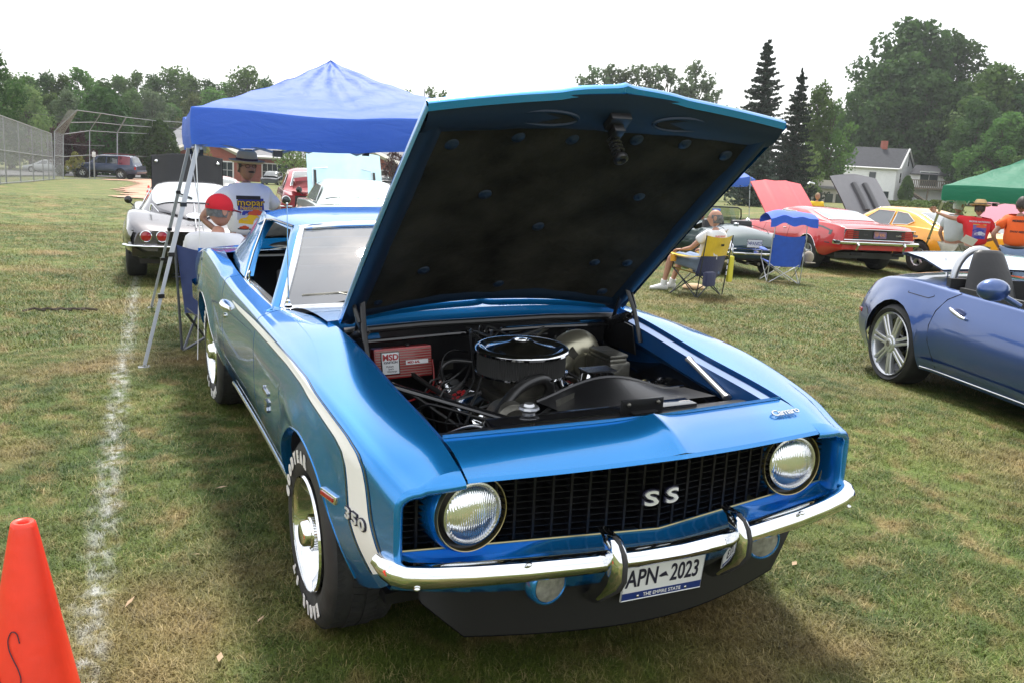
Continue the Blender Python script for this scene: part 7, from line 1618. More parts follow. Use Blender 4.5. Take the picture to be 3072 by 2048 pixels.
def canopy(name,label,A,Bc,D,C_,peak,val,fab,legs,legm,sag=.10):
    """A,Bc,D,C_ eave corners in order, peak; valance drop val; legs: list of (top,foot)"""
    R_=empty(name,label,'canopy',(A+Bc+D+C_)/4); o=Vector(R_.location); cs=[A,Bc,D,C_]; b=B(); n=16
    def pt(c1,c2,u,v):     # v 0 eave .. 1 peak
        e=c1.lerp(c2,u); p=e.lerp(peak,v); edge=min(u,1-u)*2; p=Vector(p); p.z-=sag*sin(pi*v)*(.45+.55*edge)+.05*edge*(1-v)**3; 
        p.z+=.014*sin(u*31+v*5)*(1-v)*v*2+.008*sin(u*13-v*29); return p
    for i in range(4):
        c1,c2=cs[i],cs[(i+1)%4]; b.grid(lambda u,v:pt(c1,c2,u,v)-o,[k/24 for k in range(25)],[k/n for k in range(n+1)])
    b.build('roof_fabric',fab,R_,smooth=60)
    for i in range(4):
        c1,c2=cs[i],cs[(i+1)%4]; ctr=(A+Bc+D+C_)/4; q=B()
        def vf(u,t):
            p=pt(c1,c2,u,0); out_=(p-ctr); out_.z=0; out_.normalize(); return p-o+Vector((0,0,-val*t))+out_*(.015*sin(pi*t)+.018*sin(u*9+i)*t+.012*sin(u*23)*t+.006)
        q.grid(vf,[k/30 for k in range(31)],[0,.12,.3,.5,.7,.88,1]); q.build('valance',fab,R_,smooth=60)
    for top,foot in legs:
        L_=B(); d=(foot-top); L_.loft([[c+Vector((dx,dy,0)) for dx,dy in ((-.016,-.016),(.016,-.016),(.016,.016),(-.016,.016))] for c in (top-o,top.lerp(foot,.52)-o)]); lg=L_.build('leg',legm,R_,smooth=0)
        L2=B(); L2.loft([[c+Vector((dx,dy,0)) for dx,dy in ((-.012,-.012),(.012,-.012),(.012,.012),(-.012,.012))] for c in (top.lerp(foot,.5)-o,foot-o)]); L2.box(foot-o,(.08,.08,.01)); L2.build('lower_leg',legm,lg,smooth=0)
        for t in (.30,.52,.70): B().box(top.lerp(foot,t)-o,(.045,.045,.03)).build('leg_clip',Mt['black'],lg,smooth=0)
    # truss bars
    for i in range(4):
        c1,c2=cs[i],cs[(i+1)%4]; z=Vector((0,0,-val*.55)); zz=Vector((0,0,-val-.06))
        inw=((A+Bc+D+C_)/4-(c1+c2)/2); inw.z=0; inw.normalize(); z=z+inw*.07; zz=zz+inw*.07
        pts_=[c1+z,c1.lerp(c2,.25)+zz,c1.lerp(c2,.5)+z,c1.lerp(c2,.75)+zz,c2+z]; pt2=[c1+zz*.9,c1.lerp(c2,.25)+z*.6,c1.lerp(c2,.5)+zz,c1.lerp(c2,.75)+z*.6,c2+zz*.9]
        B().tube([p-o for p in pts_],.011,5).build('truss_bar',legm,R_,smooth=0); B().tube([p-o for p in pt2],.011,5).build('truss_bar',legm,R_,smooth=0)
        for k in (.25,.75): B().box(c1.lerp(c2,k)+zz-o,(.07,.05,.05)).build('truss_joint',Mt['black'],R_,smooth=0)
    return R_
blf=canopy_mat('royal blue canvas',(.06,.15,.55),(.08,.22,.75)); grf=canopy_mat('green canvas',(.02,.19,.11),(.03,.26,.14)); steel=mat('painted steel leg',(.38,.40,.43),.45,.3)
d0=6.05
FL=at(440,246,6.6); FR_=FL+Vector((2.55,.05,.10)); 
FL.z=FL.z; BLc=at(421,268,9.1); BLc.z=FL.z; BR=FR_+(BLc-FL); pk_=(FL+FR_+BLc+BR)/4; pk_.z=at(740,142,(pk_-CP).dot(CF)).z
FRp=FR_.copy()
foot=gp(331,842); topL=FL+Vector((.06,.06,-.22))
legs=[(topL,foot),(BLc+Vector((.06,-.06,-.22)),Vector((BLc.x-.32,BLc.y+.32,T(BLc.x,BLc.y)))),(FR_+Vector((-.06,.06,-.22)),Vector((FR_.x+.32,FR_.y-.1,T(FR_.x,FR_.y)))),(BR+Vector((-.06,-.06,-.22)),Vector((BR.x+.32,BR.y+.32,T(BR.x,BR.y))))]
CN=canopy('blue_canopy','royal blue pop-up canopy with slanted grey legs behind the blue car',FL,FR_,BR,BLc,pk_,.27,blf,legs,steel)
tag(B().tube([FL+Vector((.02,-.04,-.27)),FL+Vector((.04,-.06,-.9)),Vector((FL.x-.02,FL.y-.35,T(FL.x,FL.y)+.02))],.004,4).build('guy_rope',mat('white rope',(.7,.7,.68),.8)),'thin white rope hanging from the front corner of the blue canopy','rope')
tag(B().tube([BLc+Vector((.02,-.03,-.12)),BLc+Vector((.2,-.5,-1.6))],.004,4).build('guy_rope',bpy.data.materials['white rope']),'thin white rope hanging from the rear corner of the blue canopy','rope')
# green canopy right
G1=at(2168,426,14.4); G2=G1+Vector((1.35,-2.75,0)); G3=G2+Vector((2.75,1.35,0)); G4=G1+Vector((2.75,1.35,0)); gpk=(G1+G2+G3+G4)/4; gpk.z=G1.z+.85
G2.z=at(2440,412,(G2-CP).dot(CF)).z
gf=gp(2112,602)
canopy('green_canopy','dark green pop-up canopy held by people at the right edge',G1,G2,G3,G4,gpk,.24,grf,[(G1+Vector((.05,0,-.2)),gf),(G4+Vector((0,0,-.2)),Vector((G4.x+.2,G4.y+.2,T(G4.x,G4.y)))),(G3+Vector((0,0,-.2)),Vector((G3.x+.2,G3.y,T(G3.x,G3.y))))],mat('white leg',(.62,.63,.65),.4,.2))
p=at(1690,400,42); 
a=[at(px,py,d) for px,py,d in ((1640,412,42),(1723,406,42),(1735,412,45),(1650,412,46))]
canopy('blue_canopy','far blue canopy corner peeping out behind the raised red hood',a[0],a[1],a[2],a[3],at(1690,382,43.5),.35,blf,[(a[1],Vector((a[1].x+.2,a[1].y,T(a[1].x,a[1].y))))],steel)
# ------------------------------------------------------------------ cones
def cone(name,label,loc,h,rb,rt,bands=False,base=True):
    R_=empty(name,label,'traffic cone',loc)
    M_=Mt['orange']; pr=[(rb,.02),(rb*.985,.035),(lerp(rb,rt,.97),h-.03),(rt,h-.012),(rt*.93,h-.004),(rt*.80,h),(rt*.55,h-.001),(rt*.42,h-.006),(rt*.42,h-.05)]
    B().lathe(pr,48).build('cone_body',M_,R_,smooth=50)
    if base: B().box((0,0,.012),(rb*2.6,rb*2.6,.024)).build('base',M_,R_,bev=.01)
    if bands:
        for z0,z1 in ((.42,.56),(.68,.84)): B().lathe([(lerp(rb,rt,z0)+.002,h*z0),(lerp(rb,rt,z1)+.002,h*z1)],32).build('white_band',Mt['white'],R_)
    return R_
cl=at(95,1568,2.95); cb=gp(60,1720); 
CO=cone('traffic_cone','large plain orange traffic cone with a black scribbled letter in the left foreground',(0,0,0),.71,.155,.0325)
# stand it where its tip is seen
tip=at(53,1196,2.42); CO.location=(tip.x,tip.y,tip.z-.71); CO.scale=(1,1,1)
b=B(); 
def onc(a,z): r=lerp(.155,.0325,(z-.03)/.68)+.0015; return Vector((r*cos(a),r*sin(a),z))
vd=math.atan2(CP.y-tip.y,CP.x-tip.x)
S_=[(.20,.40),(.10,.425),(-.10,.43),(-.22,.41),(-.17,.385),(-.02,.36),(.16,.33),(.24,.30),(.12,.275),(-.12,.27),(-.36,.285),(-.5,.31)]
SP=[]
for i in range(len(S_)-1):
    for k in range(6):
        t=k/6; q0,q1,q2,q3=[S_[min(max(i+j,0),len(S_)-1)] for j in (-1,0,1,2)]; SP.append(tuple(.5*((2*q1[c])+(q2[c]-q0[c])*t+(2*q0[c]-5*q1[c]+4*q2[c]-q3[c])*t*t+(3*q1[c]-q0[c]-3*q2[c]+q3[c])*t**3) for c in (0,1)))
b.tube([onc(vd-.42+a*.8,z+.0) for a,z in SP],.0015,5); b.build('marker_scribble',Mt['ink'],CO)
q=gp(342,463); cone('traffic_cone','small orange cone with two white bands on the dirt edge',q,hat(q,426,343),.16,.03,True)
# ------------------------------------------------------------------ camp chairs
def fab(name,c): return mat(name,c,.8,noise=.08,nscale=10,bump=.15,bscale=30,sheen=.2)
navyf=fab('navy fabric',(.02,.025,.075)); yelf=fab('yellow fabric',(.62,.42,.012)); blue2=fab('bright blue fabric',(.02,.09,.50)); navyb=fab('slate blue fabric',(.035,.06,.20))
def camp_chair(name,label,M_,seatm,backm,armm,tube,wd=.56,sh=.42,bh=.86,fr=.009,arms=True,upper=None):
    """local: faces +y, x right"""
    R_=empty(name,label,'chair',M=M_); w2=wd/2
    def bar(n,a,c,par=R_,r=fr,m=tube): return B().tube([a,c],r,8).build(n,m,par)
    FLp,FRp,BLp,BRp=(-w2,.26,0),(w2,.26,0),(-w2,-.26,0),(w2,-.26,0)
    # crossing legs front, back, sides
    for a,c in ((FLp,(w2,.24,sh-.02)),(FRp,(-w2,.24,sh-.02)),(BLp,(w2-.02,-.22,sh-.06)),(BRp,(-w2+.02,-.22,sh-.06)),(FLp,(-w2,-.20,sh-.1)),(BLp,(-w2,.22,sh-.02)),(FRp,(w2,-.20,sh-.1)),(BRp,(w2,.22,sh-.02))): bar('leg',a,c)
    for x in (-w2-.01,w2+.01): bar('back_post',(x,-.26,0.01),(x*1.02,-.36,bh)); bar('arm_post',(x,.24,sh-.02),(x,.22,.62)); 
    def seat(u,v): x=lerp(-w2,w2,u); y=lerp(.26,-.20,v); return (x,y,sh-.07*sin(pi*u)*(1-.2*v)-.05*v)
    b=B(); b.grid(seat,[i/12 for i in range(13)],[i/8 for i in range(9)]); b.grid(lambda u,v:Vector(seat(u,v))-Vector((0,0,.008)),[i/12 for i in range(13)],[i/8 for i in range(9)]); b.build('seat',seatm,R_,smooth=60,weld=False)
    def back(u,v): x=lerp(-w2,w2,u)*(1.02); y=lerp(-.20,-.355,v)-.07*sin(pi*u)*(1-.3*v); z=lerp(sh-.10,bh,v)-.035*sin(pi*u)*(v**3); return (x,y,z)
    vs=[i/12 for i in range(13)]
    if upper:
        b=B(); b.grid(back,vs,[v*.5 for v in vs]); b.build('lower_back',backm,R_,smooth=60,weld=False); b=B(); b.grid(back,vs,[.5+v*.5 for v in vs]); b.build('upper_back',upper,R_,smooth=60,weld=False)
    else:
        b=B(); b.grid(back,vs,vs); b.build('back',backm,R_,smooth=60,weld=False)
    if arms:
        for sg in (-1,1):
            b=B(); b.grid(lambda u,v:(sg*lerp(w2-.05,w2+.06,u),lerp(-.30,.28,v),.62-.02*sin(pi*v)+.012*sin(pi*u)),[0,.25,.5,.75,1],vs); b.grid(lambda u,v:(sg*lerp(w2-.05,w2+.06,u),lerp(-.30,.28,v),.60-.02*sin(pi*v)),[0,1],vs); b.build('armrest',armm,R_,smooth=60,weld=False)
    return R_
def chM(px,py,az,sc=1): 
    p=gp(px,py); return Matrix.Translation(p)@Matrix.Rotation(-rad(az),4,'Z')@Matrix.Scale(sc,4)
dkt=mat('dark tube',(.03,.035,.04),.4,.3); lit=mat('silver tube',(.55,.56,.58),.3,.7)
# yellow / navy chair
YC=camp_chair('camp_chair','yellow and navy folding camp chair with the bald man sitting in it',chM(1597,677,-14,.93),yelf,navyf,yelf,dkt,.60,.42,.94,upper=yelf)
b=B(); b.box((0.0,-.42,.80),(.07,.006,.035)); b.build('label_tag',Mt['gloss'],YC)
for k in range(3): B().box((.30,-.31-.004*k,.36+.09*k),(.012,.01,.06)).build('side_lettering',Mt['plate'],YC)
B().box((-.22,-.40,.30),(.22,.10,.22)).build('carry_pouch',navyf,YC,bev=.04)
B().lathe([(.045,0),(.05,.10),(.048,.10),(.043,.01),(0,.01)],16,Matrix.Translation((-.33,.22,.50))).build('cup_holder',fab('amber fabric',(.6,.28,.01)),YC)
tag(B().loft([[Vector((x,y,z)) for x,y in ((-.05,-.02),(.05,-.03),(.06,.02),(-.05,.03))] for z in (.20,.30,.5,.60)]).build('chair_bag',fab('lime yellow bag',(.55,.50,.03)),None,M=chM(1597,677,-14,.93)@Matrix.Translation((.40,-.30,.02)),bev=.02),'bright yellow chair bag hanging on the right arm of the yellow chair','bag')
# bright blue shade chair
BC=camp_chair('shade_chair','empty bright blue camp chair with its own small blue sunshade',chM(1788,648,24,.96),blue2,blue2,blue2,lit,.60,.42,.92)
for x in (-.30,.30): B().tube([(x,-.36,.85),(x*.98,-.36,1.25)],.009,8).build('shade_post',lit,BC)
def shade(u,v): 
    x=lerp(-.42,.46,u); y=lerp(-.46,.20,v); return (x,y,1.26+.09*sin(pi*v)*1.0+.012*sin(u*8)-.06*abs(2*u-1)**3-.015*sin(u*17)*(1-v))
b=B(); us_=[i/20 for i in range(21)]; b.grid(shade,us_,[i/8 for i in range(9)]); b.grid(lambda u,t:Vector(shade(u,0))+Vector((0,-.02*t,-(.15+.012*sin(u*15))*t)),us_,[0,.5,1]); b.grid(lambda u,t:Vector(shade(u,1))+Vector((0,.01*t,-(.10+.02*sin(u*12))*t)),us_,[0,.5,1]); b.build('sunshade',blue2,BC,smooth=60,weld=False)
# cap hanging on its arm
cap_=B(); cap_.sph((0,0,0),(.10,.10,.12),16,10); cap_.loft([[Vector((x,y,-.08-.02*x*x)) for x,y in ((-.07,-.06),(.07,-.06),(.09,-.16),(0,-.20),(-.09,-.16))],[Vector((x,y,-.095-.02*x*x)) for x,y in ((-.07,-.06),(.07,-.06),(.09,-.16),(0,-.20),(-.09,-.16))]])
tag(cap_.build('baseball_cap',fab('khaki fabric',(.30,.26,.20)),None,M=chM(1788,648,24,.96)@Matrix.Translation((.50,-.05,.50)),smooth=60),'khaki cap hanging on the right arm of the blue shade chair','hat')
q=gp(1592,668); tag(B().sph((0,0,0),(.18,.14,.06),16,8).build('straw_hat',fab('straw',(.45,.30,.16)),None,M=Matrix.Translation(q+Vector((0,0,.05)))),'tan hat lying on the grass under the yellow chair','hat')
# seated man's navy chair behind the blue car
NC=camp_chair('camp_chair','navy folding camp chair with grey legs just behind the blue car',Matrix.Translation(gp(522,795))@Matrix.Rotation(-rad(27),4,'Z')@Matrix.Scale(.97,4),navyb,navyb,navyb,mat('grey tube',(.12,.13,.15),.4,.4),.54,.40,.86,fr=.011)
# leaves and twig on the grass
rsl=np.random.RandomState(9); lf=mat('dry leaf',(.35,.24,.14),.7,noise=.3)
for i,(px,py,lb) in enumerate(((510,1133,'small dry leaf on the grass between the chalk line and the front tyre'),(505,1530,'dry leaf near the bottom edge of the photo'),(1822,1310,'pinkish dry leaf on the grass right of the licence plate'),(2165,850,'small dry leaf right of the blue car'),(600,1440,'dry leaf on the shaded grass by the front tyre'),(300,1400,'small yellow leaf beside the chalk line'),(450,1290,'curled leaf left of the front wheel'),(345,1155,'tiny leaf close to the chalk line'))):
    q=gp(px,py); M_=Matrix.Translation(q+Vector((0,0,.032)))@Euler((rsl.rand()*.5,rsl.rand()*.5,rsl.rand()*6)).to_matrix().to_4x4()
    tag(B().add([(-.028,0,0),(0,-.011,.004),(.03,0,.006),(0,.011,.004)],[(0,1,2,3)]).build('dry_leaf',lf,None,M=M_),lb,'leaf','dry leaves on the lawn')
q=gp(130,718); b=B()
for k in range(5): b.tube([q+Vector((-.3+.12*k,.02*k,.02)),q+Vector((-.2+.12*k,.05-.02*k,.04)),q+Vector((-.1+.12*k,-.03,.025))],.012,5)
tag(b.build('twig',BK),'dark broken twig lying on the lawn left of the chalk line','twig')
# ------------------------------------------------------------------ people
def skinned(nodes,edges,sub=2):
    """nodes: name -> (pos, rx, ry); returns B of the skinned surface"""
    names=list(nodes); me=bpy.data.meshes.new('sk'); me.from_pydata([nodes[n][0] for n in names],[(names.index(a),names.index(c)) for a,c in edges],[])
    o=bpy.data.objects.new('sk',me); COL.objects.link(o); o.modifiers.new('s','SKIN'); 
    sv=me.skin_vertices[0].data if me.skin_vertices else None
    if sv is None:
        bpy.context.view_layer.update(); 
    for i,n in enumerate(names):
        me.skin_vertices[0].data[i].radius=(nodes[n][1],nodes[n][2]); me.skin_vertices[0].data[i].use_root=(i==0)
    md=o.modifiers.new('u','SUBSURF'); md.levels=sub; md.render_levels=sub
    dg=bpy.context.evaluated_depsgraph_get(); dg.update(); m2=bpy.data.meshes.new_from_object(o.evaluated_get(dg)); b=B(); b.v=[tuple(v.co) for v in m2.vertices]; b.f=[tuple(p.vertices) for p in m2.polygons]
    bpy.data.objects.remove(o); bpy.data.meshes.remove(m2); bpy.data.meshes.remove(me); return b
skinm={}
def skin(c): 
    k=str(c)
    if k not in skinm: skinm[k]=mat('skin',c,.5,noise=.12,nscale=14,bump=.05)
    return skinm[k]
def headmesh(M_):
    b=B(); n,m=28,20; V=[];F_=[]
    for i in range(m+1):
        th=pi*i/m
        for j in range(n):
            ph=2*pi*j/n; x=.076*sin(th)*cos(ph); y=.098*sin(th)*sin(ph); z=.118*cos(th)
            if z<0: k=-z/.118; x*=1-.30*k*k; y=y*(1-.10*k)+ (.012*k if y>0 else .02*k)
            if y>0:
                y+=.024*math.exp(-(x/.013)**2-((z+.012)/.022)**2)            # nose
                y-=.010*(math.exp(-((abs(x)-.030)/.014)**2-((z-.018)/.012)**2)) # eye sockets
                y+=.006*math.exp(-(x/.05)**2-((z-.036)/.010)**2)              # brow
                y+=.005*math.exp(-(x/.024)**2-((z+.052)/.010)**2)             # lips
                y+=.010*math.exp(-(x/.03)**2-((z+.098)/.018)**2)              # chin
            V.append((x,y,z))
    for i in range(m):
        for j in range(n): F_.append((i*n+j,(i+1)*n+j,(i+1)*n+(j+1)%n,i*n+(j+1)%n))
    b.add(V,F_)
    for s_ in (-1,1):
        b.loft([[Vector((s_*(.070+o),-.008+.022*cos(a)*(1+.2*sin(a)),.002+.034*sin(a))) for a in [2*pi*k/12 for k in range(12)]] for o in (-.004,.008,.014)],True,True)
    return b.xf(M_)
def hand(b,w,d,up,curl=.6,side=1,sc=1.0):
    """palm and five fingers from wrist w in direction d"""
    d=Vector(d).normalized(); up=Vector(up); up=(up-d*up.dot(d)).normalized(); lat=d.cross(up)*side
    palm=[Vector(w)+d*t for t in (0,.04,.085)]
    b.loft([[p+lat*(wd*cos(a))+up*(th*sin(a)) for a in [2*pi*k/10 for k in range(10)]] for p,wd,th in zip(palm,(.026*sc,.040*sc,.038*sc),(.018,.015,.012))])
    for k,(o,l) in enumerate(((-.030,.062),(-.010,.075),(.010,.070),(.029,.055))):
        p=Vector(w)+d*.08+lat*o; pts=[p]; dir_=Vector(d)
        for j in range(3):
            dir_=(dir_*cos(curl*.7)-up*sin(curl*.7)); pts.append(pts[-1]+dir_*l*(.42,.33,.25)[j])
        b.tube(pts,[.0095,.009,.008,.0065],6)
    p=Vector(w)+d*.03+lat*-.034; b.tube([p,p+(d*.6-lat*.6).normalized()*.03-up*.006,p+(d*.8-lat*.3).normalized()*.055-up*.018],[.012,.011,.008],6)
def person(label,M_,J,skc,shirt=None,pants=None,sleeve=.62,leg=1.0,belly=0,headM_=None,shoes=None,socks=None,hands=(),sc=1,collar=True,build=1.0):
    R_=empty('person',label,'person',M=M_); P={k:Vector(v) for k,v in J.items()}
    def nd(keys,add=0,over={}): return {k:(tuple(P[k]),over.get(k,rad0[k][0])*1+add,over.get(k,rad0[k][1])+add) for k in keys}
    q=build
    rad0=dict(pelvis=(.155*q,.11*q),spine=(.145*q+belly*.3,.115*q+belly),chest=(.155*q,.115*q),neckb=(.062,.056),neck=(.058,.058),sl=(.075,.07),sr=(.075,.07),el=(.045,.045),er=(.045,.045),wl=(.030,.026),wr=(.030,.026),hl=(.095,.10),hr=(.095,.10),kl=(.062,.062),kr=(.062,.062),cl=(.055,.06),cr=(.055,.06),al=(.038,.04),ar=(.038,.04),ul=(.052,.052),ur=(.052,.052))
    for s_ in 'lr':
        P['u'+s_]=P['s'+s_].lerp(P['e'+s_],.5); P['c'+s_]=P['k'+s_].lerp(P['a'+s_],.35)
    ks=['pelvis','spine','chest','neckb','neck','sl','ul','el','wl','sr','ur','er','wr','hl','kl','cl','al','hr','kr','cr','ar']
    E_=[('pelvis','spine'),('spine','chest'),('chest','neckb'),('neckb','neck'),('chest','sl'),('sl','ul'),('ul','el'),('el','wl'),('chest','sr'),('sr','ur'),('ur','er'),('er','wr'),('pelvis','hl'),('hl','kl'),('kl','cl'),('cl','al'),('pelvis','hr'),('hr','kr'),('kr','cr'),('cr','ar')]
    bn=nd(ks,-.008)
    if shirt:
        for k in ('pelvis','spine','chest','sl','sr'): bn[k]=(bn[k][0],max(.03,bn[k][1]-.028),max(.03,bn[k][2]-.028))
    body=skinned(bn,E_)
    hm=headM_ or Matrix.Identity(4); HM_=Matrix.Translation(P['neck']+Vector((0,.012,.115)))@hm; body2=headmesh(HM_); body.add(body2.v,body2.f)
    for key,d,up,curl,sd in hands: hand(body,P[key],d,up,curl,sd)
    body.build('body',skin(skc),R_,smooth=80,weld=False)
    if shirt:
        N_=nd(['pelvis','spine','chest','neckb','sl','sr'],.016); N_['pelvis']=(tuple(P['pelvis']+Vector((0,0,.02))),.165*q,.122*q+belly*.7)
        for s_ in 'lr':
            e=P['s'+s_].lerp(P['e'+s_],sleeve); N_['m'+s_]=(tuple(P['s'+s_].lerp(P['e'+s_],.3)),.078,.078); N_['e'+s_]=(tuple(e),.072,.072)
        N_['neckb']=(tuple(P['neckb']-Vector((0,0,.01))),.104,.088)
        sb=skinned(N_,[('pelvis','spine'),('spine','chest'),('chest','neckb'),('chest','sl'),('sl','ml'),('ml','el'),('chest','sr'),('sr','mr'),('mr','er')])
        # soft folds
        sb.v=[(x+.006*sin(z*38+y*20),y+.006*sin(z*31+x*25),z) for x,y,z in sb.v]; sb.build('shirt',shirt,R_,smooth=80,weld=False)
    if pants:
        N_=nd(['pelvis','hl','hr'],.012)
        ed=[('pelvis','hl'),('pelvis','hr')]
        for s_ in 'lr':
            a,k,c=P['h'+s_],P['k'+s_],P['a'+s_]
            if leg>=.6: N_['k'+s_]=(tuple(k),.082,.082); N_['b'+s_]=(tuple(k.lerp(c,.5)),.076,.076); N_['a'+s_]=(tuple(k.lerp(c,.93)),.070,.072); ed+=[('h'+s_,'k'+s_),('k'+s_,'b'+s_),('b'+s_,'a'+s_)]
            else: N_['k'+s_]=(tuple(a.lerp(k,.45)),.105,.105); N_['q'+s_]=(tuple(a.lerp(k,.9)),.10,.10); ed+=[('h'+s_,'k'+s_),('k'+s_,'q'+s_)]
        pb=skinned(N_,ed); pb.v=[(x+.004*sin(z*45),y+.005*sin(z*37+x*30),z) for x,y,z in pb.v]; pb.build('shorts' if leg<.6 else 'trousers',pants,R_,smooth=80,weld=False)
    if shoes:
        for s_ in 'lr':
            f=P['t'+s_]-P['a'+s_]; f.z=0; f.normalize(); l=Vector((f.y,-f.x,0)); a=P['a'+s_].copy(); z0=a.z-.085; sb=B()
            sb.loft([[a+f*t+l*(w_*cos(g))+Vector((0,0,z0-a.z+h_*.5+h_*.5*sin(g))) for g in [2*pi*k/12 for k in range(12)]] for t,w_,h_ in ((-.07,.03,.07),(-.05,.042,.10),(.0,.045,.11),(.07,.05,.085),(.14,.052,.06),(.19,.035,.045))]); sb.build('shoe',shoes,R_,smooth=60)
            if socks: B().tube([a+Vector((0,0,-.02)),a.lerp(P['k'+s_],.16)],[.045,.050],12).build('sock',socks,R_,smooth=60)
    return R_,HM_,P
def hair(R_,HM_,m_,zmin=-.03,back=-.06,r=1.06,top=True,nm='hair'):
    b=B(); n,m=26,16; V=[];F_=[];idx={}
    for i in range(m+1):
        th=pi*i/m
        for j in range(n):
            ph=2*pi*j/n; x=.078*r*sin(th)*cos(ph); y=.100*r*sin(th)*sin(ph)-.003; z=.120*r*cos(th); w_=.003*sin(ph*19+th*23); V.append((x*(1+w_*8),y*(1+w_*8),z+w_))
    for i in range(m):
        for j in range(n):
            q=[i*n+j,(i+1)*n+j,(i+1)*n+(j+1)%n,i*n+(j+1)%n]; c=[sum(V[k][d] for k in q)/4 for d in range(3)]
            ok=(c[2]>zmin if c[1]>.02 else c[2]>back)
            if c[1]>.05 and c[2]<.075: ok=False
            if not top and c[2]>.055: ok=False
            if ok: F_.append(tuple(q))
    b.add(V,F_); b.xf(HM_); return b.build(nm,m_,R_,smooth=80,weld=False)
def Hrot(az,tilt=0): return Matrix.Rotation(-rad(az),4,'Z')@Matrix.Rotation(rad(tilt),4,'X')
STAND=dict(pelvis=(0,0,.93),spine=(0,.01,1.08),chest=(0,0,1.27),neckb=(0,-.01,1.43),neck=(0,.0,1.49),sl=(-.18,0,1.38),sr=(.18,0,1.38),el=(-.24,-.03,1.12),er=(.24,-.03,1.12),wl=(-.25,.06,.88),wr=(.25,.06,.88),hl=(-.09,0,.88),hr=(.09,0,.88),kl=(-.10,.01,.48),kr=(.10,.01,.48),al=(-.11,-.02,.09),ar=(.11,-.02,.09),tl=(-.12,.15,.0),tr=(.12,.15,.0))
def pose(**k): d=dict(STAND); d.update(k); return d
SIT=dict(pelvis=(0,-.14,.47),spine=(0,-.19,.60),chest=(0,-.24,.78),neckb=(0,-.25,.93),neck=(0,-.235,.99),sl=(-.18,-.23,.88),sr=(.18,-.23,.88),el=(-.28,-.10,.66),er=(.28,-.10,.66),wl=(-.25,.12,.64),wr=(.25,.12,.64),hl=(-.09,-.10,.45),hr=(.09,-.10,.45),kl=(-.12,.34,.50),kr=(.14,.34,.50),al=(-.14,.42,.10),ar=(.16,.50,.10),tl=(-.16,.6,.0),tr=(.2,.7,.0))
denim=fab('denim',(.035,.055,.13)); denl=fab('light denim',(.14,.20,.32)); tee=mat('white tee',(.70,.70,.72),.85,noise=.05,nscale=6,bump=.2,bscale=12); teeg=mat('light grey polo',(.50,.52,.55),.85,noise=.05,bump=.2,bscale=12)
redt=mat('red tee',(.55,.012,.02),.8,noise=.06,bump=.2,bscale=12); ort=mat('orange tee',(.72,.10,.01),.8,noise=.06,bump=.2,bscale=12); yet=mat('yellow tee',(.75,.48,.02),.8); kha=fab('khaki shorts fabric',(.48,.45,.38)); oli=fab('olive shorts fabric',(.10,.10,.06))
shw=mat('white trainer',(.65,.65,.64),.6); shb=mat('brown shoe',(.08,.05,.03),.6); sock=mat('white sock',(.7,.7,.7),.9)
hg_=mat('grey hair',(.12,.12,.12),.7,noise=.4,nscale=40); hw_=mat('white hair',(.6,.6,.58),.7,noise=.2,nscale=40); hb_=mat('dark hair',(.03,.022,.018),.6); 
straw=fab('straw hat weave',(.55,.38,.18)); 
def at3(px,py,d,az,sc): 
    p=at(px,py,d); return Matrix.Translation(Vector((p.x,p.y,T(p.x,p.y)+.012)))@Matrix.Rotation(-rad(az),4,'Z')@Matrix.Scale(sc,4)
def decal(par,name,cx,cy,w_,h_,m_,zf,off=.0,dz=0):
    pass
def brimhat(R_,HM_,m_,band,rb=.17,tilt=0,h=.10):
    A=HM_@Matrix.Translation((0,0,.055))@Matrix.Rotation(rad(tilt),4,'X'); b=B()
    b.lathe([(rb*1.0,.012),(rb*.97,.002),(rb*.80,-.010),(.105,.0),(.098,.03),(.088,h*.8),(.070,h),(.03,h-.012),(0,h-.018)],36,A); b.v=[v for v in b.v]
    o=b.build('hat',m_,R_,smooth=60); B().lathe([(.1035,.004),(.0985,.034)],36,A).build('hat_band',band,o,smooth=60); return o
def glasses(R_,HM_,m_=None):
    b=B()
    for s_ in (-1,1): b.tube([(s_*.033+.021*cos(a),.098,.018+.015*sin(a)) for a in [2*pi*k/14 for k in range(14)]],.002,4,loop=True); b.tube([(s_*.054,.096,.02),(s_*.076,.02,.015)],.002,4)
    b.tube([(-.012,.10,.02),(.012,.10,.02)],.002,4); b.xf(HM_); return b.build('glasses',m_ or Mt['gloss'],R_)
# torso print placed just off the cloth: ray from front/back onto the shirt
def printed(R_,shapes,front=True):
    from mathutils.bvhtree import BVHTree
    sh=[c for c in R_.children if c.name.startswith('shirt')][0]; me=sh.data; bv=BVHTree.FromPolygons([v.co.copy() for v in me.vertices],[tuple(p.vertices) for p in me.polygons])
    sg=1 if front else -1
    for name,b,m_ in shapes:   # b: flat shapes in (x,z) written as (x, y->z)
        V=[]
        # subdivide long quads by simple grid sampling already in b
        for x,y,z in b.v:
            o=Vector((-x if front else x,sg*1.0,y)); hit=bv.ray_cast(o,Vector((0,-sg,0)))
            V.append(tuple((hit[0] if hit[0] else o*0.1)+Vector((0,sg*(.004+z),0))))
        b.v=V; b.build(name,m_,R_,smooth=60,weld=False)
def rect(cx,cy,w_,h_,n=8,z=0,shear=0): b=B(); return b.grid(lambda u,v:(cx+w_*(u-.5)+shear*(v-.5),cy+h_*(v-.5),z),[i/n for i in range(n+1)],[i/n for i in range(n+1)])
def blob(cx,cy,pts,z=.001):   # car like silhouette
    b=B(); n=len(pts); b.add([(cx,cy,z)]+[(cx+x,cy+y,z) for x,y in pts],[(0,i+1,(i+1)%n+1) for i in range(n)]); return b
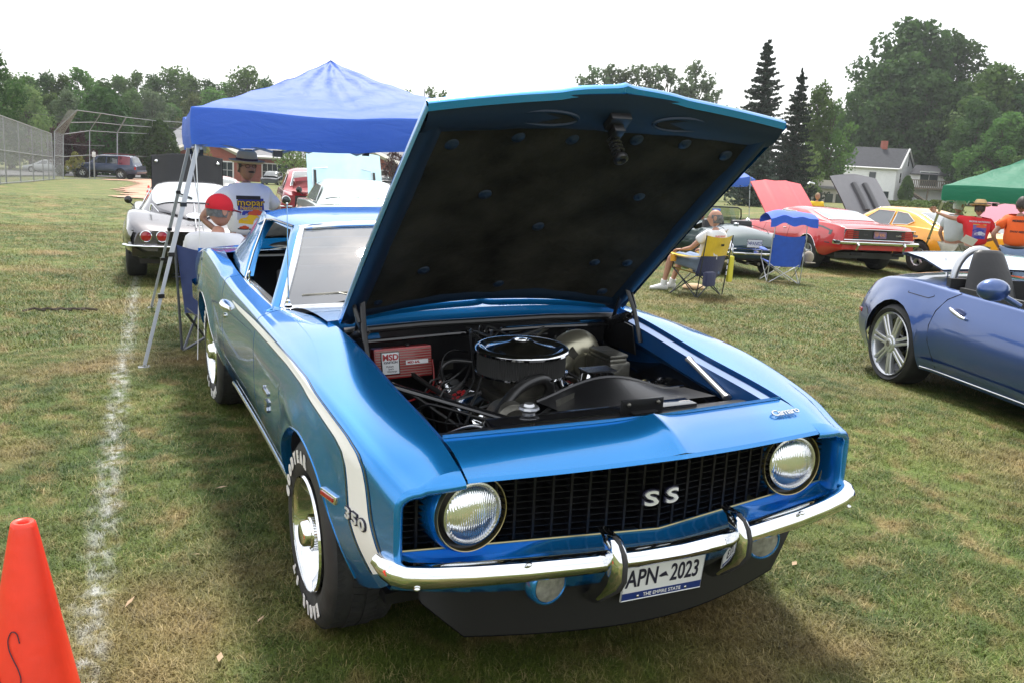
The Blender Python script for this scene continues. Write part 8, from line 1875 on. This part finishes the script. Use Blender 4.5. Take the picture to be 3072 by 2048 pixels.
carsh=[(-.10,-.02),(-.10,.0),(-.08,.018),(-.045,.024),(-.02,.045),(.03,.048),(.06,.026),(.10,.016),(.105,-.01),(.09,-.025),(.0,-.03)]
def S2(p,k): return [(x*k,y*k) for x,y in p]
def txt2(t,size,cx,cy,z=.002,bold=.001,sx=1): q=textmesh(t,size,0,bold); q.v=[(cx+a*sx,cy+b_,z) for a,b_,c in q.v]; return q
mo=dict(b=mat('print blue',(.02,.03,.25),.7),k=mat('print black',(.015,.012,.012),.7),g=mat('print gold',(.55,.33,.03),.7),y=mat('print yellow',(.75,.45,.01),.7),r=mat('print red orange',(.55,.07,.02),.7),w=mat('print grey',(.4,.42,.5),.7),p=mat('print purple',(.12,.08,.25),.7))
# A standing man with straw hat
RA_,HA,PA=person('man in white car-show t-shirt and brimmed straw hat standing hands on hips under the canopy',at3(566,540,8.0,172,.935),
 pose(el=(-.40,-.10,1.12),wl=(-.22,-.02,.96),er=(.40,-.08,1.12),wr=(.21,.02,.95),kl=(-.13,.0,.48),kr=(.13,.02,.48),al=(-.16,-.02,.09),ar=(.16,0,.09)),(.33,.17,.11),tee,denim,.60,1.0,.035,Hrot(-6,-2),shw,None,[('wl',(.8,.35,-.3),(0,0,1),.3,-1),('wr',(-.8,.35,-.3),(0,0,1),.3,1)],build=1.12)
hair(RA_,HA,hb_,.0,-.05); brimhat(RA_,HA,straw,mat('dark hat band',(.06,.02,.02),.7),.165,-3,.10); glasses(RA_,HA)
b=B(); b.sph((0,.108,-.034),(.034,.010,.009),12,6); b.xf(HA); b.build('moustache',hb_,RA_)
printed(RA_,[('print_panel',rect(0,1.27,.25,.11,z=0),mo['b']),('print_panel',rect(-.02,1.33,.23,.035,z=.001),mo['k']),('print_lettering',txt2('mopar',.085,0,1.285,.003,.006,1.15),mo['k']),('print_lettering',txt2('mopar',.085,0,1.285,.005,.001,1.15),mo['g']),('print_lettering',txt2('Nationals',.05,.0,1.235,.005,.001,1.1),mo['g']),('print_panel',rect(-.01,1.17,.24,.09,z=0),mo['w']),('print_panel',rect(0,1.19,.22,.04,z=.001),mo['b']),('print_car',blob(.04,1.19,S2(carsh,.75),.003),mo['r']),('print_car',blob(.0,1.12,S2(carsh,1.2),.003),mo['y']),('print_car',blob(-.07,1.055,S2(carsh,.4),.003),mo['r']),('print_panel',rect(.0,1.04,.24,.012,z=.001),mo['k'])],True)
# B seated man with red cap
RB_,HB,PB=person('grey-haired man in a bright red cap seated in the navy folding chair behind the car',Matrix.Translation(gp(522,795))@Matrix.Rotation(-rad(27),4,'Z')@Matrix.Scale(.99,4),
 dict(SIT,neckb=(0,-.20,.93),neck=(0,-.17,.99)),(.40,.19,.13),tee,denim,.6,1.0,.02,Hrot(38,-6),shw,None,[('wl',(0,1,-.1),(0,0,1),.4,-1),('wr',(0,1,-.1),(0,0,1),.4,1)])
hair(RB_,HB,hg_,.01,-.05,1.03); glasses(RB_,HB,Mt['chromed'])
b=B(); b.sph((0,-.006,.030),(.090,.112,.104),24,14); b.v=[(x,y,max(z,.010)) for x,y,z in b.v]
b.loft([[Vector((x,.085+d,.022-.6*abs(x)**1.6+o)) for x in np.linspace(-.07,.07,9)] for d,o in ((0,.004),(.03,.004),(.065,-.004),(.065,-.010),(.0,-.004))],closed=False,cap=False); b.xf(HB); capo=b.build('red_cap',mat('red cotton',(.55,.008,.02),.85,bump=.2,bscale=30),RB_,smooth=60); capo.name='cap'
b=B(); b.box((0,-.112,.040),(.05,.008,.012)); b.xf(HB); b.build('cap_strap',Mt['black'],capo)
# C seated bald man
RC_,HC,PC=person('balding man in white t-shirt and denim shorts seated in the yellow and navy chair',chM(1597,677,-14,.93)@Matrix.Scale(1.07,4),
 dict(SIT,el=(-.26,-.06,.68),er=(.26,-.06,.68),kl=(-.17,.36,.52),kr=(.08,.36,.52),al=(-.20,.44,.10),ar=(.05,.50,.10),tl=(-.36,.6,0),tr=(-.10,.68,0)),(.42,.22,.15),tee,denl,.6,.5,.02,Hrot(-30,-4),shw,sock,[('wl',(0,1,-.1),(0,0,1),.5,-1),('wr',(0,1,-.1),(0,0,1),.5,1)])
hair(RC_,HC,hg_,.0,-.07,1.03,top=False); glasses(RC_,HC)
printed(RC_,[('print_lettering',txt2('CRUISE NIGHT',.035,0,.86,.003,.001),mo['r']),('print_lettering',txt2('CLASSICS',.040,0,.825,.003,.001),mo['b'])],False)
# D yellow shirt, far
RD_,HD,PD=person('man in a yellow t-shirt and sunglasses looking over the red car roof far away',at3(1878,450,27,200,max(.86,hpx(1878,442,27)/1.76)),pose(),(.42,.2,.13),yet,denim,.6,1,.01,None,shb,None,[('wl',(0,0,-1),(-1,0,0),.4,1),('wr',(0,0,-1),(1,0,0),.4,1)])
hair(RD_,HD,mat('fair hair',(.25,.17,.09),.7),.02,-.05); glasses(RD_,HD)
# E white haired man
RE_,HE,PE=person('white-haired man in a pale polo shirt and khaki shorts beneath the green canopy',at3(2203,470,14.9,78,hpx(2203,456,14.9)/1.75),pose(er=(.23,.10,1.15),wr=(.16,.30,1.05),el=(-.24,-.06,1.12),wl=(-.20,.08,.92)),(.38,.19,.13),teeg,kha,.7,.5,.05,Hrot(20,-12),shw,sock,[('wl',(.2,.3,-1),(-1,0,0),.4,1),('wr',(0,.6,-.6),(1,0,0),.4,1)],build=1.08)
hair(RE_,HE,hw_,.0,-.07,1.06)
# F red shirt man reaching to the pole
d_=14.1
RF_,HF,PF=person('man in a red printed t-shirt and straw hat, back turned, gripping the canopy pole',at3(2248,500,d_,36,hpx(2248,455,d_)/1.80),pose(sl=(-.19,.02,1.40),el=(-.42,.12,1.42),wl=(-.66,.16,1.50),er=(.30,-.02,1.12),wr=(.08,.16,1.02)),(.42,.22,.15),redt,oli,.6,.5,.03,Hrot(12,-10),shb,sock,[('wl',(-.6,.1,.5),(0,1,.2),1.1,1),('wr',(-.9,.2,-.1),(0,0,1),.5,1)],build=1.14)
hair(RF_,HF,hb_,.0,-.06); brimhat(RF_,HF,straw,Mt['black'],.17,4,.10)
printed(RF_,[('print_lettering',txt2('MOPAR NATIONALS',.036,0,1.385,.003,.0015),mo['w']),('print_panel',rect(0,1.22,.21,.24,z=0),mo['p']),('print_car',blob(.02,1.31,S2(carsh,.8),.003),mo['r']),('print_car',blob(-.02,1.24,S2(carsh,.9),.003),mo['b']),('print_car',blob(.01,1.185,S2(carsh,.85),.003),mo['w']),('print_car',blob(.0,1.125,S2(carsh,.8),.003),mo['b']),('print_panel',rect(0,1.34,.21,.012,z=.001),mo['g'])],False)
hp_=RF_.matrix_world@(PF['wr']+Vector((-.12,.05,-.03)))
tag(B().box((0,0,0),(.20,.002,.14)).build('paper_sheet',Mt['plate'],None,M=Matrix.Translation(at(2226,553,13.85))@Euler((.6,.35,-.6)).to_matrix().to_4x4(),smooth=0),'white printed sheet held by the man in the red t-shirt','paper')
# G orange shirt man
d_=13.0
RG_,HG,PG=person('man in an orange t-shirt and blue jeans, back turned, at the right edge',at3(2343,500,d_,55,hpx(2343,452,d_)/1.74),pose(el=(-.33,-.10,1.13),wl=(-.22,.04,.93),er=(.30,.02,1.14),wr=(.16,.2,1.08),kl=(-.13,0,.48),al=(-.16,-.02,.09)),(.30,.15,.10),ort,denl,.6,1.0,.05,Hrot(0,-6),shw,None,[('wl',(.5,.3,-.8),(-1,0,0),.5,1),('wr',(-.3,.8,0),(1,0,0),.5,1)],build=1.18)
hair(RG_,HG,hb_,.0,-.06)
printed(RG_,[('print_lettering',txt2('MEMBERS',.045,0,1.36,.003,.0015),mo['k']),('print_lettering',txt2('SWAP MEET',.04,0,1.20,.003,.0015),mo['k'])],False)
B().tube([tuple(PG['pelvis']+Vector((.175*cos(a),.135*sin(a),.035))) for a in [2*pi*k/24 for k in range(24)]],.014,6,loop=True,flat=1.4).build('belt',Mt['black'],RG_)
# ------------------------------------------------------------------ thin summer haze
hm=bpy.data.materials.new('haze air'); hm.use_nodes=True; N=hm.node_tree; N.nodes.clear(); o_=N.nodes.new('ShaderNodeOutputMaterial'); v_=N.nodes.new('ShaderNodeVolumePrincipled'); v_.inputs['Color'].default_value=(.92,.96,1,1); v_.inputs['Density'].default_value=.00032; v_.inputs['Anisotropy'].default_value=.3
N.links.new(v_.outputs[0],o_.inputs['Volume'])
hb=B(); hb.box((-1.6,-2,10.5),(1330,1330,31)); tag(hb.build('haze',hm,smooth=0),kind='stuff')
